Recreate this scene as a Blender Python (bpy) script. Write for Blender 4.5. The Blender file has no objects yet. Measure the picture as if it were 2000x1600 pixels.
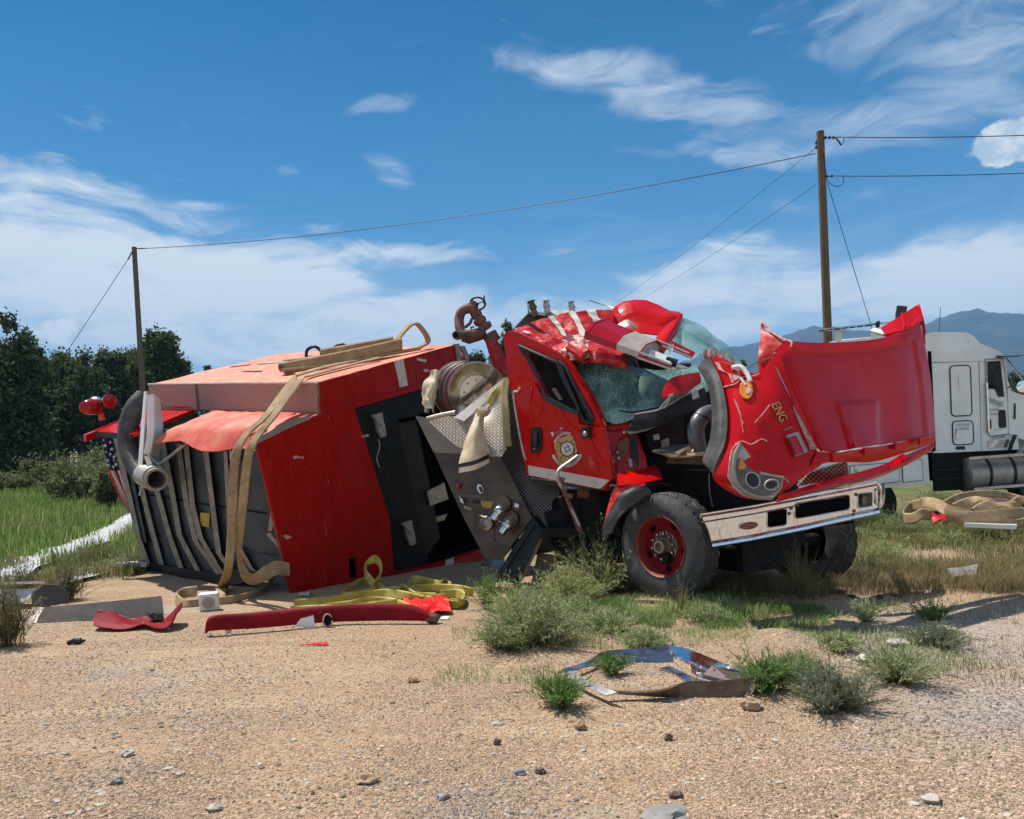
import bpy, bmesh, math, random
import numpy as np
from mathutils import Vector, Matrix, noise
from mathutils.geometry import tessellate_polygon

S = bpy.context.scene
COL = S.collection
R = math.radians

# ------------------------------------------------------------------ camera
F = 1550.0 / 2000.0 * 36.0
cam = bpy.data.cameras.new("camera")
cam.lens = F
cam.sensor_width = 36.0
cam.sensor_fit = 'HORIZONTAL'
cam.shift_y = 80.0 / 2000.0
cam.clip_start = 0.1
cam.clip_end = 20000.0
camo = bpy.data.objects.new("camera", cam)
camo.location = (0, 0, 1.6)
camo.rotation_euler = (R(90), R(2.0), 0)
COL.objects.link(camo)
S.camera = camo

# ------------------------------------------------------------------ measuring: photo pixel -> point at a distance
FPX = 1550.0
CT, ST = math.cos(R(2.0)), math.sin(R(2.0))
CAM = np.array([0, 0, 1.6])
def ray(px, py):
    dx, dy = px - 1000.0, py - 880.0
    return np.array([(dx * CT - dy * ST) / FPX, 1.0, -(dx * ST + dy * CT) / FPX])
def P(px, py, D): return CAM + ray(px, py) * D
def G(px, py, z=0.0):
    d = ray(px, py)
    return CAM + d * ((z - 1.6) / d[2])
def azel(px, py):
    d = ray(px, py)
    return math.atan2(d[0], d[1]), math.atan2(d[2], math.hypot(d[0], d[1]))

# ------------------------------------------------------------------ sun and sky
SUN_EL, SUN_AZ = R(63), R(-52)          # azimuth from +Y towards +X; the sun stands behind the wreck
sunv = Vector((math.sin(SUN_AZ) * math.cos(SUN_EL), math.cos(SUN_AZ) * math.cos(SUN_EL), math.sin(SUN_EL)))
sun = bpy.data.lights.new("sun", 'SUN')
sun.energy = 4.4
sun.angle = R(0.53)
sun.color = (1.0, 0.95, 0.87)
suno = bpy.data.objects.new("sun", sun)
suno.rotation_euler = sunv.to_track_quat('Z', 'Y').to_euler()
suno.location = (0, 0, 50)
COL.objects.link(suno)

W = bpy.data.worlds.new("World")
S.world = W
W.use_nodes = True
def build_world():
    nt = W.node_tree; N = nt.nodes; L = nt.links
    N.clear()
    out = N.new('ShaderNodeOutputWorld'); bg = N.new('ShaderNodeBackground')
    sky = N.new('ShaderNodeTexSky'); sky.sky_type = 'NISHITA'; sky.sun_disc = False
    sky.sun_elevation = SUN_EL; sky.sun_rotation = SUN_AZ
    sky.altitude = 1900; sky.air_density = 1.0; sky.dust_density = 0.3; sky.ozone_density = 2.0
    bg.inputs['Strength'].default_value = SKY_STRENGTH
    hs = N.new('ShaderNodeHueSaturation'); hs.inputs['Saturation'].default_value = SKY_SAT
    hs.inputs['Value'].default_value = 0.60; hs.inputs['Hue'].default_value = 0.490
    L.new(sky.outputs[0], hs.inputs['Color'])
    def math_(op, a, b=None, c=None):
        n = N.new('ShaderNodeMath'); n.operation = op
        for i, v in enumerate((a, b, c)):
            if v is None: continue
            if isinstance(v, (int, float)): n.inputs[i].default_value = v
            else: L.new(v, n.inputs[i])
        return n.outputs[0]
    def mrange(v, a, b, c, d):
        n = N.new('ShaderNodeMapRange'); n.interpolation_type = 'SMOOTHSTEP'
        L.new(v, n.inputs[0])
        for i, x in enumerate((a, b, c, d)): n.inputs[i + 1].default_value = x
        return n.outputs[0]
    tc = N.new('ShaderNodeTexCoord'); sp = N.new('ShaderNodeSeparateXYZ')
    L.new(tc.outputs['Generated'], sp.inputs[0])
    az = math_('ARCTAN2', sp.outputs[0], sp.outputs[1])
    el = math_('ARCSINE', sp.outputs[2])
    cv = N.new('ShaderNodeCombineXYZ'); L.new(az, cv.inputs[0]); L.new(el, cv.inputs[1])
    # gentle warp so that no cloud edge is a smooth curve
    wn = N.new('ShaderNodeTexNoise'); wn.inputs['Scale'].default_value = 5.0; wn.inputs['Detail'].default_value = 4
    L.new(cv.outputs[0], wn.inputs['Vector'])
    wv = N.new('ShaderNodeVectorMath'); wv.operation = 'SUBTRACT'; L.new(wn.outputs['Color'], wv.inputs[0]); wv.inputs[1].default_value = (.5, .5, .5)
    wa = N.new('ShaderNodeVectorMath'); wa.operation = 'MULTIPLY_ADD'; L.new(wv.outputs[0], wa.inputs[0])
    wa.inputs[1].default_value = (0.14, 0.07, 0); L.new(cv.outputs[0], wa.inputs[2])
    warped = wa.outputs[0]
    def nz(scale, stretch, rot, detail=9, rough=0.6, dist=0.4, vec=warped):
        mp = N.new('ShaderNodeMapping'); mp.inputs['Scale'].default_value = stretch; mp.inputs['Rotation'].default_value = (0, 0, rot)
        L.new(vec, mp.inputs[0])
        n = N.new('ShaderNodeTexNoise'); n.inputs['Scale'].default_value = scale; n.inputs['Detail'].default_value = detail
        n.inputs['Roughness'].default_value = rough; n.inputs['Distortion'].default_value = dist
        L.new(mp.outputs[0], n.inputs['Vector'])
        return n.outputs['Fac']
    streak = nz(6.0, (1.0, 4.2, 1), R(-8), 10, 0.58, 0.9)
    streak2 = nz(8.0, (1.0, 3.0, 1), R(14), 10, 0.6, 1.2)
    puffn = nz(24.0, (1, 1.2, 1), 0, 12, 0.66, 0.35, cv.outputs[0])
    def blob(px, py, rx, ry, rot, amp, vec=warped):
        a, e = azel(px, py)
        mp = N.new('ShaderNodeMapping'); mp.vector_type = 'TEXTURE'
        mp.inputs['Location'].default_value = (a, e, 0); mp.inputs['Rotation'].default_value = (0, 0, R(rot))
        mp.inputs['Scale'].default_value = (rx / FPX, ry / FPX, 1)
        L.new(vec, mp.inputs[0])
        ln = N.new('ShaderNodeVectorMath'); ln.operation = 'LENGTH'; L.new(mp.outputs[0], ln.inputs[0])
        return mrange(ln.outputs['Value'], 0.25, 1.0, amp, 0.0)
    def mx(lst):
        r = lst[0]
        for x in lst[1:]: r = math_('MAXIMUM', r, x)
        return r
    cir = [blob(1150, 130, 300, 60, -4, .95), blob(1330, 185, 360, 80, -16, .86), blob(1600, 250, 420, 85, -8, .82),
           blob(1420, 300, 340, 36, -8, .75), blob(1830, 50, 400, 120, -14, .74), blob(1960, 170, 280, 120, -25, .80),
           blob(725, 207, 100, 30, 4, .95), blob(750, 335, 80, 50, -30, .66), blob(548, 343, 45, 24, 10, .72),
           blob(755, 400, 110, 26, 5, .45), blob(1090, 492, 65, 14, 2, .6), blob(1620, 385, 260, 26, -3, .52),
           blob(40, 350, 160, 70, 10, .5)]
    low = [blob(210, 415, 480, 80, -5, .85), blob(300, 560, 760, 150, -2, 1.25), blob(760, 510, 260, 48, 2, 1.0),
           blob(1420, 520, 360, 70, 6, .82), blob(1900, 550, 440, 110, 2, 1.3), blob(1450, 600, 620, 100, 2, 1.15),
           blob(560, 640, 900, 110, 0, 1.15)]
    cm = mx(cir); lm = mx(low)
    # wispy cover: mask with streaky noise bitten out of it
    cov_c = mrange(math_('ADD', cm, math_('MULTIPLY', math_('SUBTRACT', streak2, 0.5), 2.0)), 0.26, 1.45, 0.0, 0.84)
    cov_l = mrange(math_('ADD', lm, math_('MULTIPLY', math_('SUBTRACT', math_('ADD', math_('MULTIPLY', streak, .65), math_('MULTIPLY', streak2, .35)), 0.5), 3.4)), 0.30, 1.25, 0.0, 0.95)
    # pale veil towards the horizon, all round
    veil = mrange(math_('ADD', el, math_('MULTIPLY', math_('SUBTRACT', streak, 0.5), 0.16)), 0.03, 0.30, 0.80, 0.0)
    veil2 = mrange(math_('ADD', el, math_('MULTIPLY', math_('SUBTRACT', streak, 0.5), 0.10)), 0.10, 0.62, 0.42, 0.0)
    # heaped cloud: one by the right border of the view, small heads low on the horizon
    cum = mx([blob(1985, 272, 105, 52, 6, 1.5, cv.outputs[0]), blob(1940, 285, 56, 40, 0, 1.2, cv.outputs[0]),
              blob(115, 652, 90, 42, 6, .72, cv.outputs[0]), blob(160, 636, 50, 30, 0, .7, cv.outputs[0]),
              blob(650, 640, 110, 40, -4, .66, cv.outputs[0]), blob(540, 670, 120, 34, 0, .6, cv.outputs[0])])
    cov_p = mrange(math_('MULTIPLY', cum, math_('ADD', 1.0, math_('MULTIPLY', math_('SUBTRACT', puffn, 0.5), 3.2))), 0.42, 0.72, 0.0, 0.95)
    # high cloud behind the camera, its cover raised to brighten the shaded sides
    gen = mrange(math_('ADD', streak, math_('MULTIPLY', streak2, 0.6)), 0.66, 0.95, 0.0, 0.85)
    behind = mrange(sp.outputs[1], -0.1, 0.45, 1.0, 0.0)
    gen = math_('MULTIPLY', gen, behind)
    def over(base, cov, col):
        m = N.new('ShaderNodeMix'); m.data_type = 'RGBA'
        L.new(cov, m.inputs[0]); L.new(base, m.inputs[6])
        if isinstance(col, tuple): m.inputs[7].default_value = col + (1,)
        else: L.new(col, m.inputs[7])
        return m.outputs[2]
    k = 0.70 / SKY_STRENGTH
    c = over(hs.outputs[0], veil2, (0.20 * k, 0.47 * k, 0.82 * k))
    c = over(c, veil, (0.54 * k, 0.74 * k, 0.88 * k))
    c = over(c, gen, (0.72 * k, 0.80 * k, 0.88 * k))
    c = over(c, cov_c, (0.64 * k, 0.72 * k, 0.82 * k))
    c = over(c, cov_l, (0.86 * k, 0.91 * k, 0.93 * k))
    # heaps: lit and shaded billows
    pr = N.new('ShaderNodeMix'); pr.data_type = 'RGBA'
    L.new(mrange(puffn, 0.4, 0.62, 0, 1), pr.inputs[0])
    pr.inputs[6].default_value = (0.50 * k, 0.62 * k, 0.72 * k, 1); pr.inputs[7].default_value = (0.92 * k, 0.95 * k, 0.95 * k, 1)
    c = over(c, cov_p, pr.outputs[2])
    L.new(c, bg.inputs['Color']); L.new(bg.outputs[0], out.inputs[0])
HAZE = 1.9e-4
SKY_STRENGTH = 0.10
SKY_SAT = 1.50
build_world()
S.view_settings.view_transform = 'Standard'
S.view_settings.look = 'None'
S.view_settings.exposure = 0.58
S.view_settings.gamma = 1.0
S.view_settings.use_curve_mapping = False
S.cycles.max_bounces = 8
S.cycles.transparent_max_bounces = 16
S.cycles.volume_bounces = 0
S.cycles.use_denoising = True

# ------------------------------------------------------------------ materials
MATS = {}
def mk(name, c1, c2=None, rough=.5, metal=0.0, scale=6.0, mix=(.4, .62), bump=0.0, bscale=60.0, bdist=0.01, stretch=(1, 1, 1),
       coat=0.0, spec=.5, c3=None, scale3=1.5, mix3=(.5, .65), island=None, rough2=None, detail=8, trans=0.0, dent=0.0, dscale=1.3,
       stretch3=None, rot=(0, 0, 0), leaf=0.0):
    m = bpy.data.materials.new(name); m.use_nodes = True
    nt = m.node_tree; N = nt.nodes; L = nt.links
    b = N['Principled BSDF']
    b.inputs['Roughness'].default_value = rough; b.inputs['Metallic'].default_value = metal
    b.inputs['Coat Weight'].default_value = coat; b.inputs['Coat Roughness'].default_value = .08
    b.inputs['Specular IOR Level'].default_value = spec
    if trans: b.inputs['Transmission Weight'].default_value = trans
    tc = N.new('ShaderNodeTexCoord')
    def noise_(sc, st, det=detail):
        mp = N.new('ShaderNodeMapping'); mp.inputs['Scale'].default_value = st; mp.inputs['Rotation'].default_value = rot
        L.new(tc.outputs['Object'], mp.inputs[0])
        n = N.new('ShaderNodeTexNoise'); n.inputs['Scale'].default_value = sc; n.inputs['Detail'].default_value = det
        n.inputs['Roughness'].default_value = .62
        L.new(mp.outputs[0], n.inputs['Vector']); return n.outputs['Fac']
    def mr(v, a, bb, lo=0.0, hi=1.0):
        n = N.new('ShaderNodeMapRange'); n.interpolation_type = 'SMOOTHSTEP'; L.new(v, n.inputs[0])
        n.inputs[1].default_value = a; n.inputs[2].default_value = bb; n.inputs[3].default_value = lo; n.inputs[4].default_value = hi
        return n.outputs[0]
    def mixc(f, a, c):
        n = N.new('ShaderNodeMix'); n.data_type = 'RGBA'; L.new(f, n.inputs[0])
        if isinstance(a, tuple): n.inputs[6].default_value = a + (1,)
        else: L.new(a, n.inputs[6])
        n.inputs[7].default_value = c + (1,)
        return n.outputs[2]
    col = tuple(c1)
    if c2 is not None:
        f = mr(noise_(scale, stretch), mix[0], mix[1])
        col = mixc(f, col, tuple(c2))
        if rough2 is not None: L.new(mr(noise_(scale, stretch), mix[0], mix[1], rough, rough2), b.inputs['Roughness'])
    if c3 is not None:
        col = mixc(mr(noise_(scale3, stretch3 or (1, 1, 1)), mix3[0], mix3[1]), col, tuple(c3))
    if island is not None:
        g = N.new('ShaderNodeNewGeometry')
        hsv = N.new('ShaderNodeHueSaturation')
        if isinstance(col, tuple): hsv.inputs['Color'].default_value = col + (1,)
        else: L.new(col, hsv.inputs['Color'])
        n = N.new('ShaderNodeMapRange'); L.new(g.outputs['Random Per Island'], n.inputs[0])
        n.inputs[3].default_value = 1 - island; n.inputs[4].default_value = 1 + island
        L.new(n.outputs[0], hsv.inputs['Value'])
        n2 = N.new('ShaderNodeMapRange'); L.new(g.outputs['Random Per Island'], n2.inputs[0])
        n2.inputs[3].default_value = .5 + .03 * island; n2.inputs[4].default_value = .5 - .03 * island
        L.new(n2.outputs[0], hsv.inputs['Hue'])
        col = hsv.outputs[0]
    if isinstance(col, tuple): b.inputs['Base Color'].default_value = col + (1,)
    else: L.new(col, b.inputs['Base Color'])
    prev = None
    if dent:
        bm = N.new('ShaderNodeBump'); bm.inputs['Strength'].default_value = 1.0; bm.inputs['Distance'].default_value = dent
        L.new(noise_(dscale, (1, 1, 1), 2), bm.inputs['Height']); prev = bm.outputs[0]
    if bump:
        bm = N.new('ShaderNodeBump'); bm.inputs['Strength'].default_value = bump; bm.inputs['Distance'].default_value = bdist
        L.new(noise_(bscale, stretch), bm.inputs['Height'])
        if prev is not None: L.new(prev, bm.inputs['Normal'])
        prev = bm.outputs[0]
    if prev is not None: L.new(prev, b.inputs['Normal'])
    if leaf:
        tl_ = N.new('ShaderNodeBsdfTranslucent'); ms = N.new('ShaderNodeMixShader'); ms.inputs[0].default_value = leaf
        if isinstance(col, tuple): tl_.inputs[0].default_value = col + (1,)
        else: L.new(col, tl_.inputs[0])
        L.new(b.outputs[0], ms.inputs[1]); L.new(tl_.outputs[0], ms.inputs[2]); L.new(ms.outputs[0], N['Material Output'].inputs[0])
    MATS[name] = m
    return m

RED = (0.55, 0.004, 0.003)
mk('red_paint', RED, (0.48, 0.003, 0.003), rough=.25, scale=2.0, coat=.12, spec=.2, c3=(.46, .10, .085), scale3=9, mix3=(.68, .8), bump=.05, bscale=90, dent=.03, dscale=2.2)
mk('red_door', RED, (0.48, 0.003, 0.003), rough=.24, scale=2.0, coat=.1, spec=.2, c3=(.50, .10, .085), scale3=11, mix3=(.66, .8), bump=.05, bscale=90, dent=.07, dscale=2.6)
mk('red_hood', (0.52, 0.003, 0.006), (0.46, 0.002, 0.005), rough=.20, scale=1.5, coat=.2, spec=.18, c3=(.42, .05, .05), scale3=14, mix3=(.70, .86), dent=.03, dscale=1.7)
mk('red_dull', (0.24, 0.005, 0.012), (0.17, 0.004, 0.008), rough=.6, scale=3, spec=.15, c3=(.34, .12, .09), scale3=16, mix3=(.66, .8), dent=.01, dscale=4)
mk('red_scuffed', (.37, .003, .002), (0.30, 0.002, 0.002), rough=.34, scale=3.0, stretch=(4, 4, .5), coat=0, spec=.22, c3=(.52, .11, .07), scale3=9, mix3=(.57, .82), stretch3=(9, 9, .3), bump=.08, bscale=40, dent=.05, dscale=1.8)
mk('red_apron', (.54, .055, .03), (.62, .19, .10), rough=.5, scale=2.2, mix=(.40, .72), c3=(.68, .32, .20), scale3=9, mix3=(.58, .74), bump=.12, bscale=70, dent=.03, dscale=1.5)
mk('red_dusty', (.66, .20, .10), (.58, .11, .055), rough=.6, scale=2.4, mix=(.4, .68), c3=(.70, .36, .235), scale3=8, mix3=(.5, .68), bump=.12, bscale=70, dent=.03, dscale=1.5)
mk('red_rubbed', (.48, .010, .012), (.56, .15, .11), rough=.46, scale=10, mix=(.5, .72), coat=0, spec=.3, c3=(.55, .33, .27), scale3=26, mix3=(.62, .72), dent=.04, dscale=4, bump=.1, bscale=60)
mk('red_old', (.30, .02, .012), (.22, .06, .035), rough=.6, scale=9, mix=(.45, .6), bump=.3, bscale=50)
mk('scraped', (.55, .33, .28), (.42, .05, .04), rough=.55, scale=26, mix=(.45, .62), stretch=(1, 1, 1), bump=.3, bscale=120)
mk('white_strip', (.62, .58, .52), (.50, .44, .38), rough=.55, scale=9, mix=(.5, .7))
mk('white_paint', (.86, .86, .83), (.78, .77, .73), rough=.3, scale=2.5, coat=.3, dent=.01, dscale=2)
mk('white_plastic', (.78, .78, .76), (.66, .63, .58), rough=.45, scale=9)
mk('black_plastic', (.013, .013, .014), (.026, .024, .022), rough=.5, spec=.3, scale=9, bump=.1, bscale=80)
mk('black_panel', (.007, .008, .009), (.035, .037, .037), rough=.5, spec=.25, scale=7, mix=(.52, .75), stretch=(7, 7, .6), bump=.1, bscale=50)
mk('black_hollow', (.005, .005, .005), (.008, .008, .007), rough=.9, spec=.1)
mk('rubber', (.04, .038, .036), (.085, .078, .07), rough=.6, scale=7, mix=(.42, .7), bump=.2, bscale=90, dent=.01, dscale=6)
mk('rubber_seal', (.022, .022, .022), rough=.5)
mk('tyre', (.045, .045, .046), (.115, .105, .095), rough=.72, scale=7, mix=(.45, .75), bump=.15, bscale=160, bdist=.004)
mk('chrome', (.70, .67, .63), (.45, .38, .30), rough=.14, rough2=.42, metal=1, scale=9, mix=(.52, .7), stretch=(3, 3, .5), dent=.006, dscale=4)
mk('chrome_dirty', (.80, .78, .74), (.52, .43, .33), rough=.11, rough2=.45, metal=1, scale=14, mix=(.5, .72), stretch=(4, 4, .8), c3=(.44, .36, .27), scale3=4, mix3=(.52, .72), stretch3=(.6, .6, 4), dent=.014, dscale=3)
mk('chrome_clean', (.74, .76, .79), (.56, .55, .54), rough=.16, rough2=.3, metal=1, scale=5, mix=(.5, .7), dent=.012, dscale=4)
mk('muddy_metal', (.17, .115, .075), (.11, .07, .045), rough=.55, metal=.2, scale=9, c3=(.30, .25, .20), scale3=14, mix3=(.6, .72), bump=.3, bscale=60)
mk('steel', (.52, .50, .48), (.36, .32, .28), rough=.22, rough2=.45, metal=1, scale=8)
mk('steel_dusty', (.46, .43, .40), (.38, .32, .27), rough=.5, metal=.7, scale=10, mix=(.4, .65))
mk('alu_dusty', (.36, .30, .26), (.30, .235, .19), rough=.55, metal=.5, scale=8, bump=.08, bscale=80)
mk('alu_pale', (.60, .58, .55), (.46, .41, .36), rough=.45, metal=.5, scale=7)
mk('panel_brown', (.095, .070, .052), (.065, .048, .036), rough=.36, metal=.55, scale=5, c3=(.20, .145, .105), scale3=14, mix3=(.62, .75), bump=.08, bscale=70, dent=.01, dscale=3)
mk('floor_grey', (.060, .066, .070), (.030, .034, .037), rough=.5, metal=.3, scale=3.0, mix=(.4, .65), c3=(.13, .12, .105), scale3=8, mix3=(.6, .78), bump=.15, bscale=50, dent=.03, dscale=3)
mk('rib_metal', (.33, .28, .23), (.22, .18, .145), rough=.5, metal=.4, scale=9, bump=.15, bscale=60)
mk('rust', (.20, .075, .045), (.12, .045, .03), rough=.7, scale=14, mix=(.4, .6), c3=(.33, .15, .10), scale3=20, mix3=(.56, .7), bump=.5, bscale=60)
mk('hose_tan', (.36, .245, .125), (.27, .18, .09), rough=.85, scale=9, bump=.35, bscale=220, bdist=.004, c3=(.44, .32, .19), scale3=4, mix3=(.5, .7))
mk('hose_yellow', (.50, .40, .07), (.36, .28, .05), rough=.8, scale=8, bump=.3, bscale=200, bdist=.004, c3=(.55, .48, .22), scale3=6, mix3=(.5, .7))
mk('hose_black', (.03, .027, .025), (.07, .06, .05), rough=.55, scale=9)
mk('hose_maroon', (.12, .055, .055), (.09, .045, .045), rough=.55, scale=9)
mk('canvas', (.66, .55, .38), (.52, .41, .26), rough=.9, scale=6, bump=.3, bscale=60, c3=(.72, .64, .5), scale3=9, mix3=(.55, .7))
mk('strap_khaki', (.34, .27, .14), (.26, .20, .10), rough=.85, scale=9)
mk('amber_lens', (.75, .26, .02), (.6, .18, .01), rough=.12, scale=20, coat=.6)
mk('red_lens', (.42, .004, .010), (.32, .003, .006), rough=.2, scale=4, coat=.2, spec=.3)
mk('red_film', (.72, .015, .012), (.55, .01, .01), rough=.45, scale=9, spec=.3, dent=.02, dscale=14)
mk('clear_dusty', (.46, .39, .33), (.36, .29, .235), rough=.35, scale=9, coat=.2)
mk('disc_metal', (.56, .55, .54), (.44, .42, .40), rough=.13, rough2=.3, metal=1, scale=3, mix=(.5, .75), c3=(.33, .29, .25), scale3=40, mix3=(.68, .75), dent=.004, dscale=3)
mk('lens_smoke', (.10, .085, .07), (.18, .15, .12), rough=.3, scale=9, coat=.3, spec=.3)
mk('gold', (.50, .36, .14), (.40, .26, .09), rough=.4, metal=.4, scale=9)
mk('ink_black', (.012, .012, .012), rough=.5)
mk('ink_green', (.02, .11, .075), rough=.5)
mk('ink_grey', (.16, .18, .21), rough=.5)
mk('decal_white', (.70, .66, .62), (.55, .5, .46), rough=.5, scale=30)
mk('decal_red', (.38, .05, .07), rough=.4)
mk('paper', (.62, .60, .55), (.5, .48, .43), rough=.8, scale=20)
mk('card', (.55, .42, .28), rough=.85)
mk('sign_yellow', (.50, .33, .03), (.36, .23, .03), rough=.5, scale=12)
mk('flag_blue', (.012, .016, .075), rough=.8, bump=.2, bscale=60)
mk('flag_red', (.62, .03, .01), (.5, .02, .01), rough=.8, scale=4)
mk('flag_white', (.66, .60, .54), rough=.85)
mk('engine_grey', (.11, .12, .135), (.085, .09, .10), rough=.4, scale=6)
mk('engine_black', (.007, .007, .007), (.016, .015, .014), rough=.7, spec=.2, scale=14, bump=.4, bscale=30)
mk('interior', (.028, .028, .028), (.05, .047, .044), rough=.8, scale=6)
mk('seat_pale', (.36, .42, .38), (.28, .33, .30), rough=.9)
mk('glass_dark', (.008, .013, .010), rough=.12, spec=.25)
mk('mirror', (.8, .82, .85), rough=.04, metal=1)
mk('pole_wood', (.15, .095, .052), (.10, .06, .032), rough=.9, scale=14, stretch=(6, 6, .25), bump=.5, bscale=30, c3=(.22, .155, .10), scale3=8, mix3=(.5, .66), stretch3=(6, 6, .2))
mk('pole_wood_grey', (.17, .13, .095), (.10, .078, .058), rough=.9, scale=14, stretch=(6, 6, .25), bump=.5, bscale=30)
mk('insulator', (.03, .028, .03), rough=.3)
mk('wire', (.03, .035, .045), rough=.5, metal=.3)
mk('bark', (.075, .055, .042), (.045, .033, .026), rough=.95, scale=8, stretch=(4, 4, .5), bump=.6, bscale=20)
mk('juniper', (.066, .098, .034), (.040, .064, .024), rough=.75, scale=.9, mix=(.4, .62), island=.5, leaf=0.3)
mk('pine', (.086, .118, .040), (.052, .075, .027), rough=.75, scale=.9, mix=(.4, .62), island=.5, leaf=0.3)
mk('scrub', (.17, .20, .085), (.13, .145, .06), rough=.8, scale=1.5, island=.4, leaf=0.45)
mk('weed_green', (.31, .38, .17), (.40, .44, .24), rough=.7, scale=5, mix=(.4, .65), island=.45, leaf=0.45)
mk('weed_yellow', (.44, .49, .20), (.34, .41, .16), rough=.7, scale=5, mix=(.4, .65), island=.4, leaf=0.45)
mk('weed_deep', (.13, .24, .06), (.18, .28, .08), rough=.7, scale=5, mix=(.4, .65), island=.45, leaf=0.45)
mk('weed_grey', (.20, .25, .15), (.26, .29, .19), rough=.75, scale=5, island=.4, leaf=0.45)
mk('weed_brown', (.17, .16, .08), (.20, .20, .09), rough=.8, scale=5, island=.45, leaf=0.45)
mk('weed_stem', (.20, .16, .085), rough=.85, island=.3, leaf=0.45)
mk('grass_field', (.105, .21, .028), (.185, .27, .055), rough=.7, scale=.45, mix=(.4, .62), island=.4, c3=(.27, .25, .10), scale3=.5, mix3=(.46, .64), leaf=0.45)
mk('grass_dry', (.30, .235, .115), (.20, .17, .075), rough=.8, scale=1.2, mix=(.4, .6), island=.45, leaf=0.45)
mk('grass_mixed', (.15, .19, .06), (.24, .21, .095), rough=.8, scale=.9, mix=(.42, .58), island=.45, leaf=0.45)
mk('flower_yellow', (.65, .45, .03), rough=.7)
mk('rock_tan', (.40, .28, .17), (.30, .21, .13), rough=.9, scale=9, bump=.5, bscale=30)
mk('rock_pale', (.50, .45, .38), (.38, .34, .28), rough=.9, scale=9, bump=.5, bscale=30)
mk('rock_grey', (.22, .21, .20), (.30, .28, .26), rough=.85, scale=9, bump=.4, bscale=30)
mk('rock_dark', (.13, .085, .07), (.08, .06, .05), rough=.9, scale=12, bump=.4, bscale=40)
mk('concrete', (.30, .30, .26), (.38, .37, .33), rough=.9, scale=9, bump=.5, bscale=40)
mk('soil_dark', (.14, .085, .058), (.095, .058, .042), rough=1.0, scale=14, bump=.8, bscale=35, bdist=.03)
mk('gravel_stone', (.46, .33, .22), (.35, .25, .175), rough=.9, scale=3, mix=(.35, .65), island=.6, c3=(.27, .235, .21), scale3=.5, mix3=(.48, .6))
mk('sheet_white', (.50, .51, .52), (.33, .32, .30), rough=.5, scale=5, mix=(.42, .66), bump=.4, bscale=14, bdist=.03)
mk('mountain', (.030, .036, .028), (.050, .050, .040), rough=1.0, scale=.004, mix=(.45, .58), c3=(.085, .075, .062), scale3=.012, mix3=(.58, .7), bump=.6, bscale=.03, bdist=14)

def mk_chequer(name, base, base2, raised, U, Vv, cell=.030, rough=.34, metal=.8, h=.006):
    """chequer plate: raised lozenges lying alternately along two diagonals; dirt stays between them"""
    m = mk(name, base, base2, rough=rough, metal=metal, scale=5)
    nt = m.node_tree; N = nt.nodes; L = nt.links; b = N['Principled BSDF']
    tc = N.new('ShaderNodeTexCoord')
    def dot(w):
        n = N.new('ShaderNodeVectorMath'); n.operation = 'DOT_PRODUCT'; L.new(tc.outputs['Object'], n.inputs[0]); n.inputs[1].default_value = tuple(float(x) for x in w); return n.outputs['Value']
    def ma(op, x, y=None):
        n = N.new('ShaderNodeMath'); n.operation = op
        for k, q in enumerate((x, y)):
            if q is None: continue
            if isinstance(q, (int, float)): n.inputs[k].default_value = q
            else: L.new(q, n.inputs[k])
        return n.outputs[0]
    U, Vv = np.asarray(U, float), np.asarray(Vv, float)
    A = dot((U + Vv) * .7071 / cell); B = dot((U - Vv) * .7071 / cell)
    par = ma('PINGPONG', ma('ADD', ma('FLOOR', A), ma('FLOOR', B)), 1.0)
    fa = ma('SUBTRACT', ma('FRACT', A), .5); fb = ma('SUBTRACT', ma('FRACT', B), .5)
    def ell(x, y):
        return ma('ADD', ma('POWER', ma('ABSOLUTE', ma('MULTIPLY', x, 1 / .47)), 2.0), ma('POWER', ma('ABSOLUTE', ma('MULTIPLY', y, 1 / .2)), 2.0))
    e = ma('ADD', ma('MULTIPLY', ell(fa, fb), ma('SUBTRACT', 1.0, par)), ma('MULTIPLY', ell(fb, fa), par))
    r_ = N.new('ShaderNodeMapRange'); L.new(e, r_.inputs[0]); r_.inputs[1].default_value = 1.1; r_.inputs[2].default_value = .5
    mx = N.new('ShaderNodeMix'); mx.data_type = 'RGBA'; L.new(r_.outputs[0], mx.inputs[0]); mx.inputs[7].default_value = tuple(raised) + (1,)
    L.new(b.inputs['Base Color'].links[0].from_socket, mx.inputs[6]); L.new(mx.outputs[2], b.inputs['Base Color'])
    bp = N.new('ShaderNodeBump'); bp.inputs['Strength'].default_value = .8; bp.inputs['Distance'].default_value = h
    L.new(r_.outputs[0], bp.inputs['Height']); L.new(bp.outputs[0], b.inputs['Normal'])
    return m
def wall_axes(n):
    n = np.asarray(n, float); n = n / np.linalg.norm(n); u = np.cross((0, 0, 1.0), n); u = u / np.linalg.norm(u); return u, np.cross(n, u)
mk_chequer('chequer_pale', (.44, .37, .29), (.34, .27, .20), (.66, .60, .52), *wall_axes((-.1, -.85, .5)), metal=.3, rough=.45)
mk_chequer('chequer_dark', (.075, .06, .05), (.05, .04, .032), (.34, .28, .24), *wall_axes((-.45, -.88, .05)))
mk_chequer('chequer_brown', (.27, .20, .15), (.20, .145, .105), (.48, .38, .30), *wall_axes((-.4, -.9, .1)))
mk_chequer('chequer_dusty', (.42, .19, .15), (.36, .20, .16), (.60, .40, .34), *wall_axes((-.62, -.75, .2)), cell=.045, rough=.5, metal=.25)

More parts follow.
